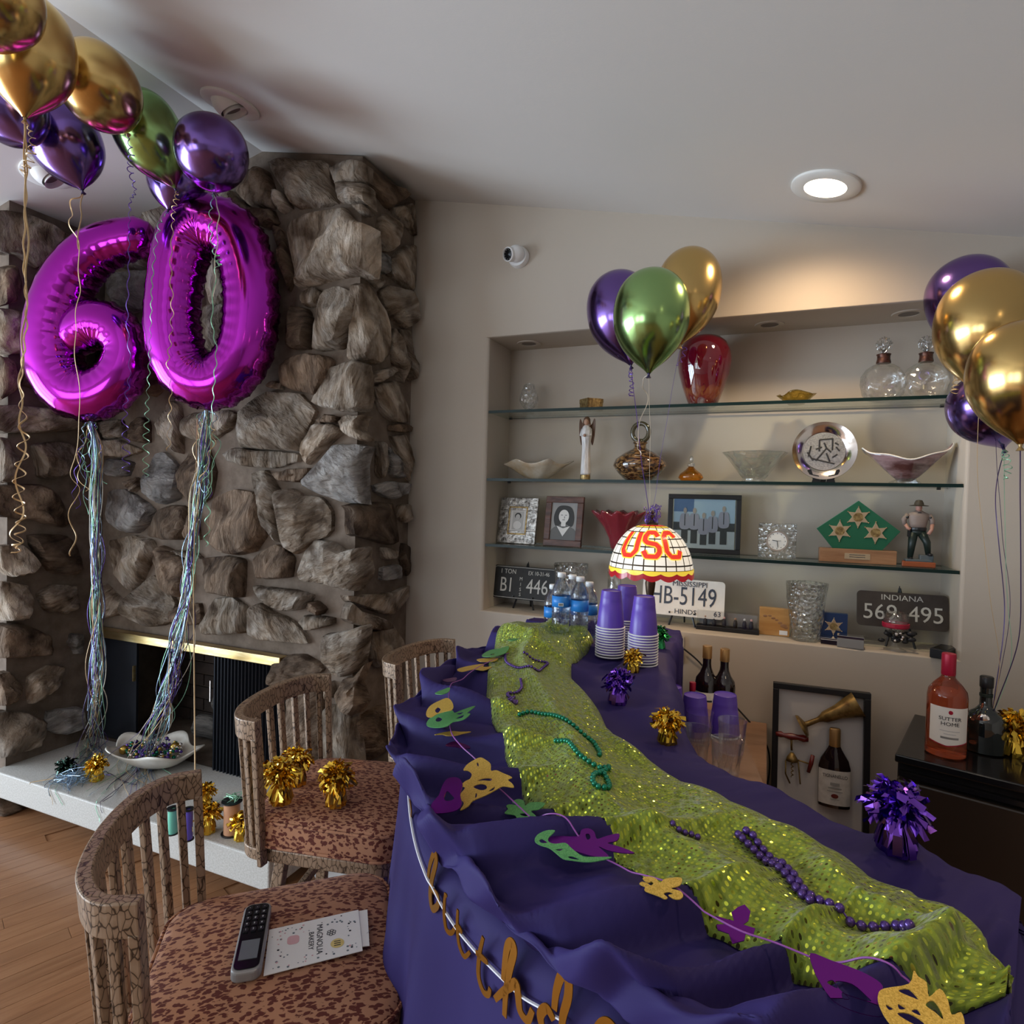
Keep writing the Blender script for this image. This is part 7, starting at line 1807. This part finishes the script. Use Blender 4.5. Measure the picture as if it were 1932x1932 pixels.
# rose wine
M['rose'] = clear('rose_wine', (.86, .36, .26), .14, .01, 0, 1, .35); M['rose_wine'] = mat('rose_wine_filled', (.62, .13, .05), .04, trans=.8, ior=1.33, coat=.5)
bp = on_fridge(1783, 1422); kx = px(bp)[2]/FPX; hh = 190*kx; t = thing('wine_bottle', 'rosé wine bottle with a bright red cap and white Sutter Home label', 'bottle', bp, -.2)
rb = 32.5*kx
G().lathe([(0, .004), (rb*.85, 0), (rb, .004), (rb, hh*.58), (rb*.94, hh*.64), (rb*.7, hh*.70), (.019, hh*.765), (.0175, hh*.79), (.0175, hh*.98), (0, hh*.98)], 40, cap=False).build('bottle', M['rose_wine'], t, smooth=True, angle=.9)
G().lathe([(.0182, hh*.79), (.0188, hh*.795), (.0188, hh*.99), (.0178, hh), (0, hh)], 28, cap=False).build('cap', M['red_cap'], t, smooth=True, angle=.6)
rows = [[((rb+.0008)*math.sin(a), -(rb+.0008)*math.cos(a), hh*(z0 if abs(z0-.16) > .01 else .16-.035*(1-abs(a)/1.1))) for a in [-1.05+2.1*j/20+.15 for j in range(21)]] for z0 in (.16, .505)]
lb_ = G().grid(rows).build('label', M['cream_card'], t, smooth=True)
for txt, z, sz in (('SUTTER', .395, .0150), ('HOME', .345, .0150)):
    me = text_mesh(txt, sz, M['ink'], .0002, sx=1.1)
    for v in me.vertices: a = v.co.x/rb+.15; v.co = Vector(((rb+.0016+v.co.z)*math.sin(a), -(rb+.0016+v.co.z)*math.cos(a), v.co.y+hh*z))
    meshobj('lettering', me, lb_)
for z, w2, h2, m in ((.275, .05, .002, 'lightgrey'), (.245, .03, .002, 'lightgrey'), (.20, .045, .006, 'grey')):
    G().grid([[((rb+.0014)*math.sin(a), -(rb+.0014)*math.cos(a), hh*z+q*h2) for a in [(-.5+j/8)*w2/rb+.15 for j in range(9)]] for q in (0, 1)]).build('label_print', M[m], lb_)
G().ball(((rb+.001)*math.sin(.15), -(rb+.001)*math.cos(.15), hh*.46), .006, 12, 8, sc=(1, .1, 1)).build('label_emblem', M['red_cap'], lb_)
G().grid([[((rb+.0013)*math.sin(a), -(rb+.0013)*math.cos(a), hh*(.16-.035*(1-abs(a-.15+.15)/1.1))+q*.003) for a in [-1.05+2.1*j/20+.15 for j in range(21)]] for q in (0, 1)]).build('label_edge', M['red_cap'], lb_)
# black cognac bottle
bp = on_fridge(1856, 1418); kx = px(bp)[2]/FPX; hh = 142*kx; t = thing('cognac_bottle', 'squat black liqueur bottle with a silver medallion, right of the rosé', 'bottle', bp, -.2)
M['black_glass'] = mat('black_green_glass', (.010, .014, .013), .07, coat=1)
G().lathe([(0, .003), (.045, 0), (.052, .004), (.056, hh*.30), (.055, hh*.42), (.046, hh*.50), (.026, hh*.56), (.0165, hh*.62), (.0155, hh*.76), (.0165, hh*.95), (.016, hh), (0, hh)], 36, Matrix.Diagonal((1, .8, 1, 1)), cap=False).build('bottle', M['black_glass'], t, smooth=True, angle=.8)
G().lathe([(.0172, hh*.86), (.0178, hh*.87), (.0178, hh*.995), (.016, hh*1.005), (0, hh*1.005)], 24, cap=False).build('cap', M['black'], t, smooth=True)
G().ball((-.006, -.036, hh*.47), .0155, 20, 12, sc=(1, .3, 1)).build('medallion', M['silver'], t, smooth=True); G().lathe([(.0165, hh*.735), (.0172, hh*.74), (.0172, hh*.775), (.0165, hh*.78)], 24, cap=False).build('neck_band', M['dk_green'] if 'dk_green' in M else M['black'], t)
bp = on_fridge(1912, 1425); pom(bp, 'gold tinsel balloon weight on top of the mini fridge', 'gold', 1.5, 21, .5)
# ------------------------------------------------------------------ things on the hearth and floor
HH = HZ+.0008
def oh(x, y): p = onZ(x, y, HH); return Vector((p.x, p.y, HH))
# giant-clam shaped bowl full of beads and trinkets
c = oh(285, 1448); t = thing('shell_bowl', 'cream wavy-edged shell bowl filled with beads on the hearth', 'bowl', (c.x, c.y+.02, HH), .15)
M['shell'] = noisy('glazed_cream_shell', (.62, .56, .47), (.76, .71, .63), 9, .25, coat=.4, bs=.05)
def shell_pt(u, a):
    r = .07+.13*u; w_ = math.sin(5*a)*u*u
    return (r*1.15*math.cos(a)*(1+.10*w_), r*.72*math.sin(a)*(1+.16*w_), .010+.085*u**1.6+.016*math.sin(5*a+.5)*u*u)
rows = [[shell_pt(q/10, 2*pi*j/80) for j in range(80)] for q in range(11)]
g = G().grid(rows, True); b = len(g.v); g.v.append((0, 0, .008)); g.f += [(j, (j+1) % 80, b) for j in range(80)]; g.mi += [0]*80
o = g.build('bowl', M['shell'], t, smooth=True); sm = o.modifiers.new('t', 'SOLIDIFY'); sm.thickness = .006; sm.offset = -1
rr_ = random.Random(12); gs = {k: G() for k in ('bead_gold', 'bead_green', 'bead_purple', 'silver', 'rib_purple')}
for j in range(220):
    a = rr_.uniform(0, 2*pi); r = math.sqrt(rr_.random())*.135
    gs[rr_.choice(list(gs))].ball((r*1.1*math.cos(a), r*.70*math.sin(a), .035+rr_.random()*.045+.15*r), rr_.uniform(.005, .010), 8, 6)
for k_, g in gs.items(): tag(g.build('bead_filling', M[k_], t, smooth=True), kind='stuff')
for x, y, r, m in ((240, 1440, .022, 'bead_gold'), (330, 1440, .024, 'bead_gold'), (262, 1432, .018, 'bead_purple')):
    G().ball((0, 0, 0), r, 16, 10).build('bauble', M[m], t, Vector((oh(x, y).x-c.x, oh(x, y).y-c.y-.02, .075)), smooth=True)
# balloon weights, tangle, spools
p = oh(182, 1472); pom(p, 'gold tinsel balloon weight beside the shell bowl on the hearth', 'gold', 1.25, 31, 0)
p = oh(392, 1570); pom(p, 'tall gold tinsel balloon weight behind the near stool on the hearth', 'gold', 1.3, 32, 1)
p = oh(455, 1583); pom(p, 'gold tinsel balloon weight at the right end of the hearth', 'gold', 1.15, 33, 2)
p = oh(388, 1520); pom(p, 'gold tinsel balloon weight farther back on the hearth', 'gold', 1.05, 34, .4)
M['black_foil'] = chrome('black_green_foil', (.02, .04, .03), .2)
p = oh(125, 1462); pom(p, 'dark tinsel balloon weight at the left of the hearth', 'black', 1.2, 35, .4, False)
p = oh(140, 1478); g = G(); rr_ = random.Random(3)
for j in range(40):
    a = rr_.uniform(0, 2*pi); q = Vector((rr_.gauss(0, .03), rr_.gauss(0, .03), .02)); pts = [q+Vector((rr_.gauss(0, .03), rr_.gauss(0, .03), rr_.uniform(-.015, .035))) for _ in range(5)]
    pts = [Vector((v.x, v.y, max(.003, v.z))) for v in pts]; g.tube(catmull(pts, 30), .0016, 4, flat=.4)
o = g.build('ribbon_tangle', M['rib_blue'], None, p); tag(o, 'tangle of silvery blue curling ribbon on the hearth', 'ribbon', kind='stuff')
def spool(x, y, label, m, h=.085, r=.028, ends='black'):
    p = oh(x, y); t = thing('ribbon_spool', label, 'spool', p)
    G().lathe([(.004, .004), (r, .004), (r, h-.004), (.004, h-.004)], 28, cap=False).build('ribbon_roll', M[m], t, smooth=True, angle=.6)
    for z in (0, h-.004): G().lathe([(.008, z), (r*1.3, z), (r*1.32, z+.002), (r*1.3, z+.004), (.008, z+.004)], 28, cap=False).build('flange', M[ends], t, smooth=True, angle=.6)
    return t, p, h
M['peach'] = mat('peach_satin', (.62, .32, .18), .3); M['mint_s'] = mat('mint_satin', (.18, .58, .42), .3); M['violet_s'] = mat('violet_satin', (.12, .09, .50), .3)
t, p, h = spool(437, 1572, 'peach ribbon spool with black ends beside the gold weights', 'peach', .13, .030)
g = G(); rr_ = random.Random(5)
for j in range(14):
    q = Vector((rr_.gauss(0, .012), rr_.gauss(0, .012), h+.002)); g.tube(catmull([q, q+Vector((rr_.gauss(0, .015), rr_.gauss(0, .015), .02)), q+Vector((rr_.gauss(0, .03), rr_.gauss(0, .02), .012))], 12), .0018, 4, flat=.4)
g.build('ribbon_curls', M['rib_green'], t)
spool(326, 1572, 'mint green ribbon spool seen through the near stool back', 'mint_s', .10, .018); spool(355, 1584, 'violet ribbon spool seen through the near stool back', 'violet_s', .12, .016)
p = oh(492, 1600); o = G().ball((0, 0, .012), .020, 14, 9, sc=(1, 1, .7)).build('deflated_balloon', noisy('dark_red_latex', (.10, .015, .02), (.18, .03, .035), 30, .4, bs=.3), None, p, smooth=True); tag(o, 'small crumpled dark red balloon at the right end of the hearth', 'balloon')
# white crumpled fabric on the floor
p = onZ(650, 1632, .05); rows = []
for i in range(13):
    th = pi*i/12*.5; rows.append([Vector((.17*math.cos(th)*math.cos(a), .13*math.cos(th)*math.sin(a), .10*math.sin(th)))*(1+.35*noise.noise(Vector((4*math.cos(a), 4*math.sin(a), i*.5)))) for a in [2*pi*j/40 for j in range(40)]])
o = G().grid(rows, True).build('crumpled_cloth', mat('white_cotton', (.62, .60, .58), .9), None, (p.x, p.y+.05, .001), smooth=True); tag(o, 'crumpled white cloth on the floor behind the middle stool', 'cloth')
